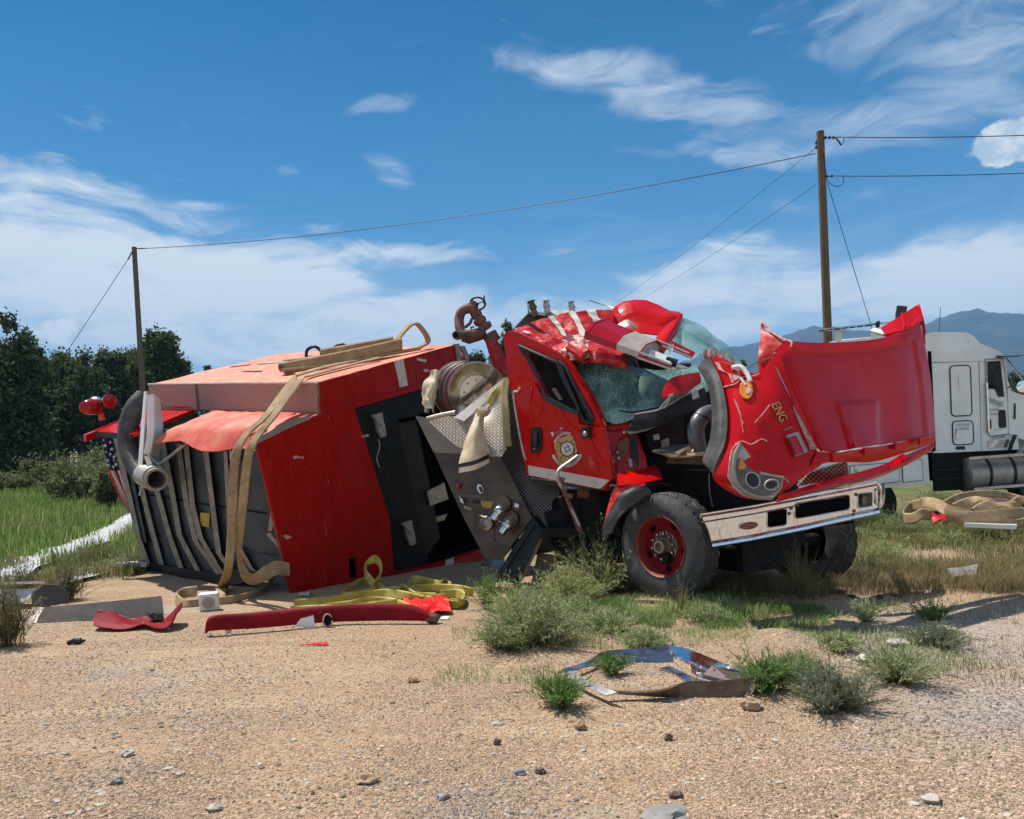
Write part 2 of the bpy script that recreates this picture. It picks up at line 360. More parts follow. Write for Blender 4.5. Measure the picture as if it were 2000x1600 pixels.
def mk_glass_cracked():
    m = bpy.data.materials.new('glass_cracked'); m.use_nodes = True
    nt = m.node_tree; N = nt.nodes; L = nt.links; b = N['Principled BSDF']; out = N['Material Output']
    b.inputs['Base Color'].default_value = (.10, .21, .185, 1); b.inputs['Roughness'].default_value = .12
    tc = N.new('ShaderNodeTexCoord')
    def vor(sc, st):
        mp = N.new('ShaderNodeMapping'); mp.inputs['Scale'].default_value = st; L.new(tc.outputs['Object'], mp.inputs[0])
        nn = N.new('ShaderNodeTexNoise'); nn.inputs['Scale'].default_value = 3; L.new(mp.outputs[0], nn.inputs[0])
        ad = N.new('ShaderNodeVectorMath'); ad.operation = 'MULTIPLY_ADD'; L.new(nn.outputs['Color'], ad.inputs[0]); ad.inputs[1].default_value = (.45, .45, .45); L.new(mp.outputs[0], ad.inputs[2])
        v = N.new('ShaderNodeTexVoronoi'); v.feature = 'DISTANCE_TO_EDGE'; v.inputs['Scale'].default_value = sc; L.new(ad.outputs[0], v.inputs['Vector'])
        return v.outputs['Distance']
    def lt(v, t):
        n = N.new('ShaderNodeMapRange'); L.new(v, n.inputs[0]); n.inputs[1].default_value = 0; n.inputs[2].default_value = t
        n.inputs[3].default_value = 1; n.inputs[4].default_value = 0; return n.outputs[0]
    a1 = lt(vor(6, (1.3, 1, .5)), .010); a2 = lt(vor(42, (1, 1, .6)), .10); a3 = lt(vor(5, (2.0, 1, .22)), .016)
    dn = N.new('ShaderNodeTexNoise'); dn.inputs['Scale'].default_value = 2.2; dn.inputs['Detail'].default_value = 3; L.new(tc.outputs['Object'], dn.inputs[0])
    dm = N.new('ShaderNodeMapRange'); L.new(dn.outputs['Fac'], dm.inputs[0]); dm.inputs[1].default_value = .40; dm.inputs[2].default_value = .58
    mu = N.new('ShaderNodeMath'); mu.operation = 'MULTIPLY'; L.new(a2, mu.inputs[0]); L.new(dm.outputs[0], mu.inputs[1])
    mx = N.new('ShaderNodeMath'); mx.operation = 'MAXIMUM'; L.new(a1, mx.inputs[0]); L.new(mu.outputs[0], mx.inputs[1])
    mx2 = N.new('ShaderNodeMath'); mx2.operation = 'MAXIMUM'; L.new(mx.outputs[0], mx2.inputs[0]); L.new(a3, mx2.inputs[1])
    mc = N.new('ShaderNodeMix'); mc.data_type = 'RGBA'; L.new(mx2.outputs[0], mc.inputs[0])
    mc.inputs[6].default_value = (.13, .27, .23, 1); mc.inputs[7].default_value = (.40, .58, .52, 1)
    L.new(mc.outputs[2], b.inputs['Base Color'])
    # frosted where densely cracked, clearer elsewhere
    al = N.new('ShaderNodeMath'); al.operation = 'MULTIPLY_ADD'; L.new(dm.outputs[0], al.inputs[0]); al.inputs[1].default_value = .5; al.inputs[2].default_value = .30
    am = N.new('ShaderNodeMath'); am.operation = 'MULTIPLY_ADD'; am.use_clamp = True; L.new(mx2.outputs[0], am.inputs[0]); am.inputs[1].default_value = .5; L.new(al.outputs[0], am.inputs[2])
    tr = N.new('ShaderNodeBsdfTransparent'); tr.inputs[0].default_value = (.72, .9, .85, 1)
    ms = N.new('ShaderNodeMixShader'); L.new(am.outputs[0], ms.inputs[0]); L.new(tr.outputs[0], ms.inputs[1]); L.new(b.outputs[0], ms.inputs[2])
    L.new(ms.outputs[0], out.inputs[0])
    MATS['glass_cracked'] = m
mk_glass_cracked()

# ------------------------------------------------------------------ mesh helpers
def V(*a): return np.array(a, float)
def unit(v):
    v = np.asarray(v, float); n = np.linalg.norm(v)
    return v / n if n > 1e-12 else v
def plane(a, b, c):
    a, b, c = map(np.asarray, (a, b, c)); n = unit(np.cross(b - a, c - a))
    if np.dot(n, CAM - a) < 0: n = -n
    return (a, n)
def on(pl, px, py, off=0.0):
    d = ray(px, py)
    t = np.dot(pl[0] + pl[1] * off - CAM, pl[1]) / np.dot(d, pl[1])
    return CAM + d * t

class MB:
    def __init__(s): s.v = []; s.f = []
    def add(s, vs, fs):
        o = len(s.v); s.v += [tuple(map(float, x)) for x in vs]; s.f += [tuple(i + o for i in f) for f in fs]; return s
    def quad(s, *p): return s.add(p, [tuple(range(len(p)))])
    def box8(s, c):
        return s.add(c, [(0, 3, 2, 1), (4, 5, 6, 7), (0, 1, 5, 4), (1, 2, 6, 5), (2, 3, 7, 6), (3, 0, 4, 7)])
    def box(s, c, ax, ay, az):
        c, ax, ay, az = map(np.asarray, (c, ax, ay, az))
        q = [c - ax - ay - az, c + ax - ay - az, c + ax + ay - az, c - ax + ay - az, c - ax - ay + az, c + ax - ay + az, c + ax + ay + az, c - ax + ay + az]
        return s.box8(q)
    def tube(s, pts, r, n=8, caps=True, flat=1.0, up=None):
        pts = [np.asarray(p, float) for p in pts]; m = len(pts)
        rs = r if hasattr(r, '__len__') else [r] * m
        vs = []; prev = None
        for i, p in enumerate(pts):
            t = unit(pts[min(i + 1, m - 1)] - pts[max(i - 1, 0)])
            if prev is None:
                a = np.array([0, 0, 1.]) if abs(t[2]) < .9 else np.array([1., 0, 0])
                u = unit(np.cross(t, a))
            else: u = unit(prev - t * np.dot(prev, t))
            prev = u; w = np.cross(t, u)
            for k in range(n):
                a = 2 * math.pi * k / n
                vs.append(p + rs[i] * (u * math.cos(a) + w * math.sin(a) * flat))
        fs = [(i * n + k, i * n + (k + 1) % n, (i + 1) * n + (k + 1) % n, (i + 1) * n + k) for i in range(m - 1) for k in range(n)]
        if caps: fs += [tuple(range(n))[::-1], tuple((m - 1) * n + k for k in range(n))]
        return s.add(vs, fs)
    def pipe(s, pts, r, ri, n=16):
        """open-ended pipe with wall thickness (inner dark bore visible)"""
        s.tube(pts, r, n, False); o = len(s.v) // 1
        s.tube(pts, ri, n, False)
        m = len(pts); a = o - m * n
        for e in (0, m - 1):
            s.f += [(a + e * n + k, a + e * n + (k + 1) % n, o + e * n + (k + 1) % n, o + e * n + k) for k in range(n)]
        return s
    def lathe(s, o, axis, prof, n=32, a0=0.0):
        o = np.asarray(o, float); t = unit(axis); a = np.array([0, 0, 1.]) if abs(t[2]) < .9 else np.array([1., 0, 0])
        u = unit(np.cross(t, a)); w = np.cross(t, u); vs = []
        for (r, h) in prof:
            for k in range(n):
                q = a0 + 2 * math.pi * k / n
                vs.append(o + t * h + r * (u * math.cos(q) + w * math.sin(q)))
        m = len(prof)
        fs = [(i * n + k, i * n + (k + 1) % n, (i + 1) * n + (k + 1) % n, (i + 1) * n + k) for i in range(m - 1) for k in range(n)]
        return s.add(vs, fs)
    def grid(s, g, thick=0.0, toward=None):
        """surface through an n x m array of points; a second skin is set THICK behind it"""
        g = np.asarray(g, float); n, m = g.shape[:2]
        idx = lambda i, j: i * m + j
        fs = [(idx(i, j), idx(i, j + 1), idx(i + 1, j + 1), idx(i + 1, j)) for i in range(n - 1) for j in range(m - 1)]
        if not thick: return s.add(g.reshape(-1, 3), fs)
        du = np.gradient(g, axis=0); dv = np.gradient(g, axis=1)
        nn = np.cross(du, dv); nn /= (np.linalg.norm(nn, axis=2, keepdims=True) + 1e-12)
        mid = g[n // 2, m // 2]
        if np.dot(nn[n // 2, m // 2], CAM - mid) < 0: nn = -nn
        back = g - nn * thick
        k = n * m
        vs = np.concatenate([g.reshape(-1, 3), back.reshape(-1, 3)])
        f2 = [tuple(k + x for x in f[::-1]) for f in fs]
        e = []
        for j in range(m - 1): e += [(idx(0, j), k + idx(0, j), k + idx(0, j + 1), idx(0, j + 1)), (idx(n - 1, j + 1), k + idx(n - 1, j + 1), k + idx(n - 1, j), idx(n - 1, j))]
        for i in range(n - 1): e += [(idx(i + 1, 0), k + idx(i + 1, 0), k + idx(i, 0), idx(i, 0)), (idx(i, m - 1), k + idx(i, m - 1), k + idx(i + 1, m - 1), idx(i + 1, m - 1))]
        return s.add(vs, fs + f2 + e)
    def plate(s, pts, nrm, thick, holes=()):
        loops = [[np.asarray(p, float) for p in pts]] + [[np.asarray(p, float) for p in h] for h in holes]
        nrm = unit(nrm); a = unit(loops[0][1] - loops[0][0]); a = unit(a - nrm * np.dot(a, nrm)); b = np.cross(nrm, a); o = loops[0][0]
        two = [[Vector((np.dot(p - o, a), np.dot(p - o, b), 0)) for p in lp] for lp in loops]
        tris = tessellate_polygon(two)
        flat = [p for lp in loops for p in lp]; k = len(flat)
        vs = flat + [p - nrm * thick for p in flat]
        fs = [tuple(t) for t in tris] + [tuple(k + i for i in t)[::-1] for t in tris]
        st = 0
        for lp in loops:
            n = len(lp)
            fs += [(st + i, st + (i + 1) % n, k + st + (i + 1) % n, k + st + i) for i in range(n)]
            st += n
        return s.add(vs, fs)
    def ribbon(s, pts, wv, thick=.012, sub=4):
        """flat hose or strap: pts a path, wv half-width vectors (one, or one per point)"""
        pts = np.asarray(pts, float)
        wv = np.asarray(wv, float)
        if wv.ndim == 1: wv = np.repeat(wv[None], len(pts), 0)
        q = cr1(pts, sub); w = cr1(wv, sub)
        t = np.gradient(q, axis=0); nn = np.cross(t, w); nn /= (np.linalg.norm(nn, axis=1, keepdims=True) + 1e-12)
        m = len(q); prof = [(-1, 0), (-.75, 1), (.75, 1), (1, 0), (.75, -1), (-.75, -1)]
        vs = [q[i] + w[i] * a + nn[i] * thick * b for i in range(m) for (a, b) in prof]
        k = len(prof)
        fs = [(i * k + j, i * k + (j + 1) % k, (i + 1) * k + (j + 1) % k, (i + 1) * k + j) for i in range(m - 1) for j in range(k)]
        fs += [tuple(range(k))[::-1], tuple((m - 1) * k + j for j in range(k))]
        return s.add(vs, fs)
    def blob(s, c, r, seed=0, sub=2, amp=.35, fr=1.3, flat=None):
        bm = bmesh.new(); bmesh.ops.create_icosphere(bm, subdivisions=sub, radius=1)
        bm.verts.index_update()
        vs = []
        for v in bm.verts:
            d = 1 + amp * noise.noise(v.co * fr + Vector((seed * 7.3, seed * 3.1, seed)))
            vs.append((c[0] + v.co.x * r[0] * d, c[1] + v.co.y * r[1] * d, c[2] + v.co.z * r[2] * d))
        fs = [tuple(x.index for x in f.verts) for f in bm.faces]; bm.free()
        return s.add(vs, fs)
    def build(s, name, mat, parent=None, smooth=True, angle=35):
        me = bpy.data.meshes.new(name)
        me.from_pydata(s.v, [], s.f); me.validate(); me.update()
        me.materials.append(MATS[mat] if isinstance(mat, str) else mat)
        if smooth:
            me.polygons.foreach_set('use_smooth', [True] * len(me.polygons))
            try: me.set_sharp_from_angle(angle=R(angle))
            except Exception: pass
        o = bpy.data.objects.new(name, me); COL.objects.link(o)
        if parent is not None: put(o, parent)
        return o
def recalc(o):
    bm = bmesh.new(); bm.from_mesh(o.data); bmesh.ops.recalc_face_normals(bm, faces=bm.faces); bm.to_mesh(o.data); bm.free()
    return o
def put(o, parent):
    o.parent = parent
    if parent.type == 'EMPTY': o.matrix_parent_inverse = Matrix.Translation(-parent.location)
def mesh_np(name, v, f, mat, parent=None, smooth=False):
    me = bpy.data.meshes.new(name); v = np.asarray(v, np.float32); f = np.asarray(f, np.int32)
    me.vertices.add(len(v)); me.vertices.foreach_set('co', v.ravel())
    n, k = f.shape
    me.loops.add(n * k); me.loops.foreach_set('vertex_index', f.ravel())
    me.polygons.add(n); me.polygons.foreach_set('loop_start', np.arange(0, n * k, k, dtype=np.int32))
    me.polygons.foreach_set('use_smooth', [smooth] * n)
    me.update(calc_edges=True); me.validate()
    me.materials.append(MATS[mat])
    o = bpy.data.objects.new(name, me); COL.objects.link(o)
    if parent is not None: put(o, parent)
    return o
def thing(name, loc, label, cat, group=None):
    o = bpy.data.objects.new(name, None); o.empty_display_size = .2; o.location = [float(x) for x in loc]; COL.objects.link(o)
    o['label'] = label; o['category'] = cat
    if group: o['group'] = group
    return o
def tag(o, label, cat, group=None):
    o['label'] = label; o['category'] = cat
    if group: o['group'] = group
    return o
def kind(o, k): o['kind'] = k; return o
def cr1(p, n):
    """Catmull-Rom through the points along axis 0"""
    p = np.asarray(p, float); m = len(p)
    if m < 3:
        return np.array([p[0] + (p[-1] - p[0]) * k / n for k in range(n + 1)])
    e = np.concatenate([[2 * p[0] - p[1]], p, [2 * p[-1] - p[-2]]]); out = []
    for i in range(m - 1):
        a, b, c, d = e[i], e[i + 1], e[i + 2], e[i + 3]
        for k in range(n):
            t = k / n
            out.append(.5 * (2 * b + (c - a) * t + (2 * a - 5 * b + 4 * c - d) * t * t + (3 * b - a - 3 * c + d) * t ** 3))
    out.append(p[-1])
    return np.array(out)
def lin1(p, n):
    p = np.asarray(p, float); out = []
    for i in range(len(p) - 1):
        for k in range(n): out.append(p[i] + (p[i + 1] - p[i]) * k / n)
    out.append(p[-1]); return np.array(out)
def patch(rows, nu=6, nv=6, lin_u=False, lin_v=False, crumple=0.0, fr=3.0, seed=0, ridge=False):
    """rows of (px, py, distance) -> dense grid of points, optionally crumpled along the view of its own normal"""
    g = np.array([[P(*c) if len(c) == 3 and not isinstance(c, np.ndarray) else np.asarray(c) for c in r] for r in rows])
    g = (lin1 if lin_u else cr1)(g, nu)
    g = np.swapaxes((lin1 if lin_v else cr1)(np.swapaxes(g, 0, 1), nv), 0, 1)
    if crumple:
        du = np.gradient(g, axis=0); dv = np.gradient(g, axis=1); nn = np.cross(du, dv); nn /= np.linalg.norm(nn, axis=2, keepdims=True) + 1e-9
        for i in range(g.shape[0]):
            for j in range(g.shape[1]):
                q = Vector(g[i, j]) * fr + Vector((seed * 5.1, seed * 2.7, seed * 1.3))
                h = noise.noise(q)
                if ridge: h = 1 - 2 * abs(h) + .4 * noise.noise(q * 2.3)
                g[i, j] += nn[i, j] * crumple * h
    return g
def px_poly(pl, pts, off=0.0): return [on(pl, x, y, off) for x, y in pts]
def plate_on(pl, pts, thick=.01, off=0.0, holes=()):
    return MB().plate(px_poly(pl, pts, off), pl[1], thick, [px_poly(pl, h, off) for h in holes])
def ellipse(cx, cy, rx, ry, n=24, rot=0.0):
    return [(cx + rx * math.cos(a) * math.cos(rot) - ry * math.sin(a) * math.sin(rot), cy + rx * math.cos(a) * math.sin(rot) + ry * math.sin(a) * math.cos(rot)) for a in [2 * math.pi * i / n for i in range(n)]]
def rrect(x0, y0, x1, y1, r, skew=0.0):
    q = []
    for (cx, cy, a) in ((x1 - r, y0 + r, -90), (x1 - r, y1 - r, 0), (x0 + r, y1 - r, 90), (x0 + r, y0 + r, 180)):
        for k in range(4):
            t = R(a + 30 * k); q.append((cx + r * math.cos(t), cy + r * math.sin(t) + skew * (cx + r * math.cos(t) - x0)))
    return q

# lettering: outlines of the built-in font, read once
TEXT = {}
def load_text(strings):
    obs = []
    for t in strings:
        c = bpy.data.curves.new('lettering', 'FONT'); c.body = t; c.align_x = 'CENTER'; c.align_y = 'CENTER'; c.resolution_u = 2
        o = bpy.data.objects.new('lettering', c); COL.objects.link(o); obs.append((t, o, c))
    bpy.context.view_layer.update(); dg = bpy.context.evaluated_depsgraph_get()
    for t, o, c in obs:
        me = bpy.data.meshes.new_from_object(o.evaluated_get(dg))
        v = np.array([x.co[:] for x in me.vertices]); f = [tuple(p.vertices) for p in me.polygons]
        v[:, 0] -= (v[:, 0].min() + v[:, 0].max()) / 2; v[:, 1] -= (v[:, 1].min() + v[:, 1].max()) / 2
        TEXT[t] = (v, f, np.ptp(v[:, 0]), np.ptp(v[:, 1]))
        bpy.data.meshes.remove(me); bpy.data.objects.remove(o); bpy.data.curves.remove(c)
def letter(t, fn, name, mat, parent, bold=0.0):
    """fn maps text coordinates in [-.5,.5]^2 to a point"""
    v, f, w, h = TEXT[t]
    m = MB(); m.add([fn(x / w, y / h) for x, y, _ in v], f)
    return m.build(name, mat, parent, smooth=False)
load_text(["ENG. 1", "KME", "TORRANCE", "FIRE", "DEPT", "TAVENNER'S", "Towing &", "Recovery", "Moriarty, NM", "505-832-6488", "HEAVY EQUIPMENT", "TRANSPORTED"])

# ================================================================== THE GROUND
def gh(x, y):
    """ground height"""
    h = .022 * noise.noise(Vector((x * .55, y * .55, 0))) + .010 * noise.noise(Vector((x * 2.1, y * 2.1, 4)))
    d2 = ((x - 2.7) / 1.3) ** 2 + ((y - 8.15) / .45) ** 2          # loose soil pushed up before the bumper
    h += .075 * math.exp(-d2 * 1.2) * (1 + .5 * noise.noise(Vector((x * 4, y * 4, 9))))
    h += .09 * math.exp(-((x - 1.45) / .75) ** 2 - ((y - 7.75) / .42) ** 2)   # the wheel has ploughed soil up round itself
    if y > 17: h += .035 * (min(y, 130) - 17)
    return h
def axis(fine, lo, hi, step, far_lo, far_hi, g=1.16):
    a = list(np.arange(lo, hi + 1e-6, step)); d = step
    while a[-1] < far_hi: d *= g; a.append(a[-1] + d)
    d = step
    while a[0] > far_lo: d *= g; a.insert(0, a[0] - d)
    return np.array(a)
gx = axis(0, -8, 9, .07, -7000, 7000); gy = axis(0, 2.6, 14, .07, -400, 9000)
gv = np.zeros((len(gy), len(gx), 3)); gv[..., 0] = gx[None]; gv[..., 1] = gy[:, None]
for i, y in enumerate(gy):
    for j, x in enumerate(gx): gv[i, j, 2] = gh(x, y)
ny, nx = len(gy), len(gx)
ii, jj = np.meshgrid(np.arange(ny - 1), np.arange(nx - 1), indexing='ij'); b0 = (ii * nx + jj).ravel()
gf = np.stack([b0, b0 + 1, b0 + nx + 1, b0 + nx], 1)
def mk_ground():
    m = bpy.data.materials.new('ground'); m.use_nodes = True; nt = m.node_tree; N = nt.nodes; L = nt.links; b = N['Principled BSDF']
    b.inputs['Roughness'].default_value = .95; b.inputs['Specular IOR Level'].default_value = .2
    tc = N.new('ShaderNodeTexCoord'); co = tc.outputs['Object']
    def nz(sc, det=8, rough=.6):
        n = N.new('ShaderNodeTexNoise'); n.inputs['Scale'].default_value = sc; n.inputs['Detail'].default_value = det; n.inputs['Roughness'].default_value = rough
        L.new(co, n.inputs['Vector']); return n.outputs['Fac']
    def mr(v, a, bb, lo=0., hi=1.):
        n = N.new('ShaderNodeMapRange'); n.interpolation_type = 'SMOOTHSTEP'; L.new(v, n.inputs[0])
        for i, x in enumerate((a, bb, lo, hi)): n.inputs[i + 1].default_value = x
        return n.outputs[0]
    def mix(f, a, c):
        n = N.new('ShaderNodeMix'); n.data_type = 'RGBA'; L.new(f, n.inputs[0])
        for k, x in ((6, a), (7, c)):
            if isinstance(x, tuple): n.inputs[k].default_value = x + (1,)
            else: L.new(x, n.inputs[k])
        return n.outputs[2]
    def ma(op, a, c):
        n = N.new('ShaderNodeMath'); n.operation = op
        for i, x in enumerate((a, c)):
            if isinstance(x, (int, float)): n.inputs[i].default_value = x
            else: L.new(x, n.inputs[i])
        return n.outputs[0]
    sep = N.new('ShaderNodeSeparateXYZ'); L.new(co, sep.inputs[0]); X, Y = sep.outputs[0], sep.outputs[1]
    tan = mix(mr(nz(.9), .35, .65), (.52, .345, .20), (.45, .285, .165))
    tan = mix(mr(nz(45, 4, .7), .36, .66), tan, (.30, .195, .125))
    mpx = N.new('ShaderNodeMapping'); mpx.inputs['Scale'].default_value = (.16, 1.5, 1); mpx.inputs['Rotation'].default_value = (0, 0, R(-8)); L.new(co, mpx.inputs[0])
    tr_ = N.new('ShaderNodeTexNoise'); tr_.inputs['Scale'].default_value = 1.6; tr_.inputs['Detail'].default_value = 5; L.new(mpx.outputs[0], tr_.inputs['Vector'])
    tan = mix(mr(tr_.outputs['Fac'], .50, .66, 0., .55), tan, (.34, .24, .16))       # worn wheel tracks along the verge
    tan = mix(mr(tr_.outputs['Fac'], .50, .34, 0., .5), tan, (.56, .41, .26))
    # individual grit: cells with their own tones
    vo = N.new('ShaderNodeTexVoronoi'); vo.inputs['Scale'].default_value = 75; L.new(co, vo.inputs['Vector'])
    sc = N.new('ShaderNodeSeparateColor'); L.new(vo.outputs['Color'], sc.inputs[0])
    tan = mix(mr(sc.outputs[0], .72, .95), tan, (.50, .40, .29))
    tan = mix(mr(sc.outputs[1], .74, .95), tan, (.21, .155, .12))
    # greyer crushed stone to the side and in worn bands along the track
    grey = mix(mr(nz(60, 4, .7), .38, .62), (.42, .34, .275), (.30, .24, .195))
    grey = mix(mr(sc.outputs[2], .6, .95), grey, (.46, .42, .37))
    side = mr(ma('ADD', ma('ADD', X, ma('MULTIPLY', Y, -.23)), ma('MULTIPLY', nz(1.1), 1.5)), 1.35, 2.6)
    nearish = mr(Y, 6.8, 7.8, 1.0, 0.0)
    bands = mr(nz(.42, 5), .56, .68, 0., .75)
    g1 = ma('MAXIMUM', ma('MULTIPLY', side, nearish), ma('MULTIPLY', bands, mr(Y, 8.5, 9.5, 1, 0)))
    col = mix(g1, tan, grey)
    # turf beyond the track, drier at one side
    turf = mix(mr(nz(1.3), .42, .6), (.10, .13, .035), (.20, .16, .085))
    far = mr(ma('ADD', Y, ma('MULTIPLY', nz(.8), 3)), 12.2, 14.2)
    col = mix(far, col, turf)
    scrub = mix(mr(nz(.25), .42, .6), (.22, .185, .105), (.13, .13, .06))
    col = mix(mr(Y, 32, 44), col, scrub)
    # darker soil thrown up around the front wheels
    so = N.new('ShaderNodeVectorMath'); so.operation = 'SUBTRACT'; L.new(co, so.inputs[0]); so.inputs[1].default_value = (2.7, 8.2, 0)
    so2 = N.new('ShaderNodeVectorMath'); so2.operation = 'MULTIPLY'; L.new(so.outputs[0], so2.inputs[0]); so2.inputs[1].default_value = (.62, 1.7, 0)
    le = N.new('ShaderNodeVectorMath'); le.operation = 'LENGTH'; L.new(so2.outputs[0], le.inputs[0])
    col = mix(mr(ma('ADD', le.outputs['Value'], ma('MULTIPLY', nz(4), .7)), .75, 1.25, .85, 0), col, (.15, .088, .058))
    L.new(col, b.inputs['Base Color'])
    bp = N.new('ShaderNodeBump'); bp.inputs['Strength'].default_value = .9; bp.inputs['Distance'].default_value = .012
    L.new(ma('ADD', ma('MULTIPLY', vo.outputs['Distance'], -.9), ma('MULTIPLY', nz(25, 6, .7), 1.2)), bp.inputs['Height'])
    L.new(bp.outputs[0], b.inputs['Normal'])
    MATS['ground'] = m
mk_ground()
kind(mesh_np('ground', gv.reshape(-1, 3), gf, 'ground', smooth=True), 'structure')

# ------------------------------------------------------------------ mountains
def mountains(name, prof, D, depth, seed):
    xs = np.linspace(prof[0][0], prof[-1][0], 260); py = np.interp(xs, [p[0] for p in prof], [p[1] for p in prof])
    rows = 26; g = np.zeros((rows, len(xs), 3))
    for j, (px, y) in enumerate(zip(xs, py)):
        top = P(px, y, D)
        for i in range(rows):
            t = i / (rows - 1)
            yy = D - depth * (1 - t)
            q = V(top[0] * yy / D, yy, 0)
            rid = noise.fractal(Vector((top[0] * .0035 + seed, t * 2.4, seed)), 1.0, 2.0, 6)
            q[2] = max(-20, (top[2]) * (t ** 1.25) * (1 + .42 * rid * (1 - t) * 1.6)) + (D * .004 * noise.noise(Vector((px * .05, seed, 0))) if i == rows - 1 else 0) - 12 * (1 - t)
            g[i, j] = q
    back = g[-1].copy(); back[:, 1] += 700; back[:, 2] = -20
    g = np.concatenate([g, back[None]])
    m = MB().grid(g); o = m.build(name, 'mountain', None, True, 180); kind(o, 'structure'); return o
mountains('mountains', [(1080, 830), (1180, 770), (1290, 722), (1370, 693), (1430, 678), (1470, 672), (1530, 655), (1575, 640), (1610, 637), (1660, 645), (1720, 648), (1790, 640), (1820, 628), (1860, 612), (1890, 604), (1925, 607), (1960, 612), (2010, 614), (2100, 632), (2250, 660), (2450, 640), (2700, 690), (3000, 760)], 3000, 1500, 3.1)
mountains('mountains', [(1300, 800), (1420, 760), (1500, 720), (1600, 690), (1700, 705), (1800, 690), (1900, 668), (2000, 690), (2100, 700), (2300, 720), (2600, 790)], 2200, 900, 8.4)

# ================================================================== POLES AND WIRES
def utility_pole(px_top, py_top, px_b, py_b, D, r, label, m):
    top = P(px_top, py_top, D); low = P(px_b, py_b, D); d = (low - top) / (low[2] - top[2])
    z0 = gh(top[0], D) - .3
    base = top + d * (z0 - top[2])
    t = thing('utility_pole', base, label, 'utility pole', None)
    mb = MB(); mb.tube([base + (top - base) * k / 8 for k in range(9)], [r * (1.18 - .03 * k) for k in range(9)], 14)
    mb.build('shaft', m, t)
    return t, top, base
polr, ptop, pbase = utility_pole(1602, 257, 1617, 668, 27, .135, 'tall brown wooden utility pole with insulators standing behind the raised red hood', 'pole_wood')
def insulator(p, q, n, parent, r=.06):
    m = MB(); L_ = np.linalg.norm(q - p); ax = unit(q - p)
    prof = [(.012, 0)]
    for k in range(n):
        h = L_ * (k + .5) / n; prof += [(.015, h - .05), (r, h - .02), (r * .9, h + .012), (.018, h + .03)]
    prof += [(.012, L_)]
    m.lathe(p, ax, prof, 12); m.build('insulator', 'insulator', parent)
insulator(P(1609, 269, 26.9), P(1632, 269, 26.7), 3, polr)
insulator(P(1611, 345, 26.9), P(1630, 344, 26.7), 2, polr, .045)
insulator(P(1594, 292, 26.9), P(1594, 274, 26.85), 2, polr, .05)
m = MB(); m.tube([P(1632, 269, 26.7), P(1638, 276, 26.6), P(1643, 284, 26.6)], .03, 8); m.tube([P(1643, 284, 26.6), P(1648, 277, 26.6), P(1648, 268, 26.7)], .012, 6); m.build('jumper_clamp', 'insulator', polr)
m = MB(); m.tube(cr1([P(1646, 345, 26.7), P(1648, 356, 26.7), P(1638, 364, 26.7), P(1626, 362, 26.8), P(1614, 350, 26.9)], 5), .012, 6); m.build('jumper_wire', 'wire', polr)
m = MB(); m.tube([P(1608, 300, 26.86), P(1612, 330, 26.86), P(1616, 352, 26.86)], .012, 6); m.build('ground_wire', 'wire', polr)
poll, ltop, lbase = utility_pole(262, 483, 278, 752, 41, .13, 'weathered grey-brown utility pole in front of the dark trees', 'pole_wood_grey')
m = MB(); m.tube([P(267, 486, 40.9), P(284, 485, 40.7)], .03, 8); m.build('wire_clamp', 'insulator', poll)
m = MB(); m.tube([P(258, 492, 40.9), P(250, 507, 40.6)], .035, 8); m.build('wire_clamp', 'insulator', poll)
def wire(name, a, b, sag, r, label, cat='wire'):
    pts = []
    for k in range(25):
        t = k / 24; p = a + (b - a) * t; p = p + V(0, 0, -4 * sag * t * (1 - t)); pts.append(p)
    m = MB(); m.tube(pts, r, 6); o = m.build(name, 'wire'); return tag(o, label, cat)
wire('overhead_wire', P(272, 486, 40.9), P(1593, 300, 26.9), .55, .016, 'long overhead wire sagging between the two wooden poles')
wire('overhead_wire', P(1634, 268, 26.7), P(2700, 216, 23), .25, .014, 'upper overhead wire leaving the tall pole top past the puffy cloud')
wire('overhead_wire', P(1632, 344, 26.7), P(2700, 286, 23), .25, .013, 'lower overhead wire leaving the tall pole at its second insulator')
wire('overhead_wire', P(1592, 290, 26.9), P(1130, 640, 74), .3, .008, 'thin steep wire dropping from the tall pole top behind the crushed cab')
wire('overhead_wire', P(1595, 360, 26.9), P(1175, 625, 74), .3, .008, 'second steep wire dropping behind the cab from lower on the tall pole')
g1_ = G(1723, 700, 0); wire('guy_wire', P(1616, 357, 26.85), P(1712, 670, 30), .02, .012, 'guy wire slanting down from the tall pole to behind the hood')
wire('guy_wire', P(251, 505, 40.6), P(122, 700, 40), .02, .014, 'guy wire slanting from the weathered pole top down into the trees')

# ================================================================== THE WRECKED FIRE ENGINE
ENG = thing('fire_engine', (0.2, 10.2, 0), 'wrecked red fire engine lying twisted with crushed cab and tipped hood', 'fire engine')
FP = plane(P(570, 1160, 9.36), P(622, 748, 9.5), P(950, 1092, 11.95))
nF = FP[1]
EX = -nF * 4.4                                     # the body's long direction, away to the far end
EXu = unit(EX)
def f(x, y, off=0): return on(FP, x, y, off)
def seg(a, b, t): return a + (b - a) * t

# --- front wall of the body with its big dark opening
hole = [(692, 798), (770, 776), (832, 757), (905, 733), (922, 900), (942, 1071), (850, 1101), (771, 1119), (760, 1010), (727, 905)]
small = [(681, 1092), (697, 1088), (700, 1128), (683, 1131)]
outer = [(622, 748), (756, 710), (890, 673), (906, 700), (925, 860), (951, 1092), (880, 1143), (846, 1149), (838, 1110), (770, 1122), (690, 1142), (632, 1154), (570, 1160), (548, 1068), (524, 965), (500, 866), (560, 838), (627, 808)]
BODY = plate_on(FP, outer, .05, 0, [hole, small]).build('body_front_panel', 'red_scuffed', ENG)
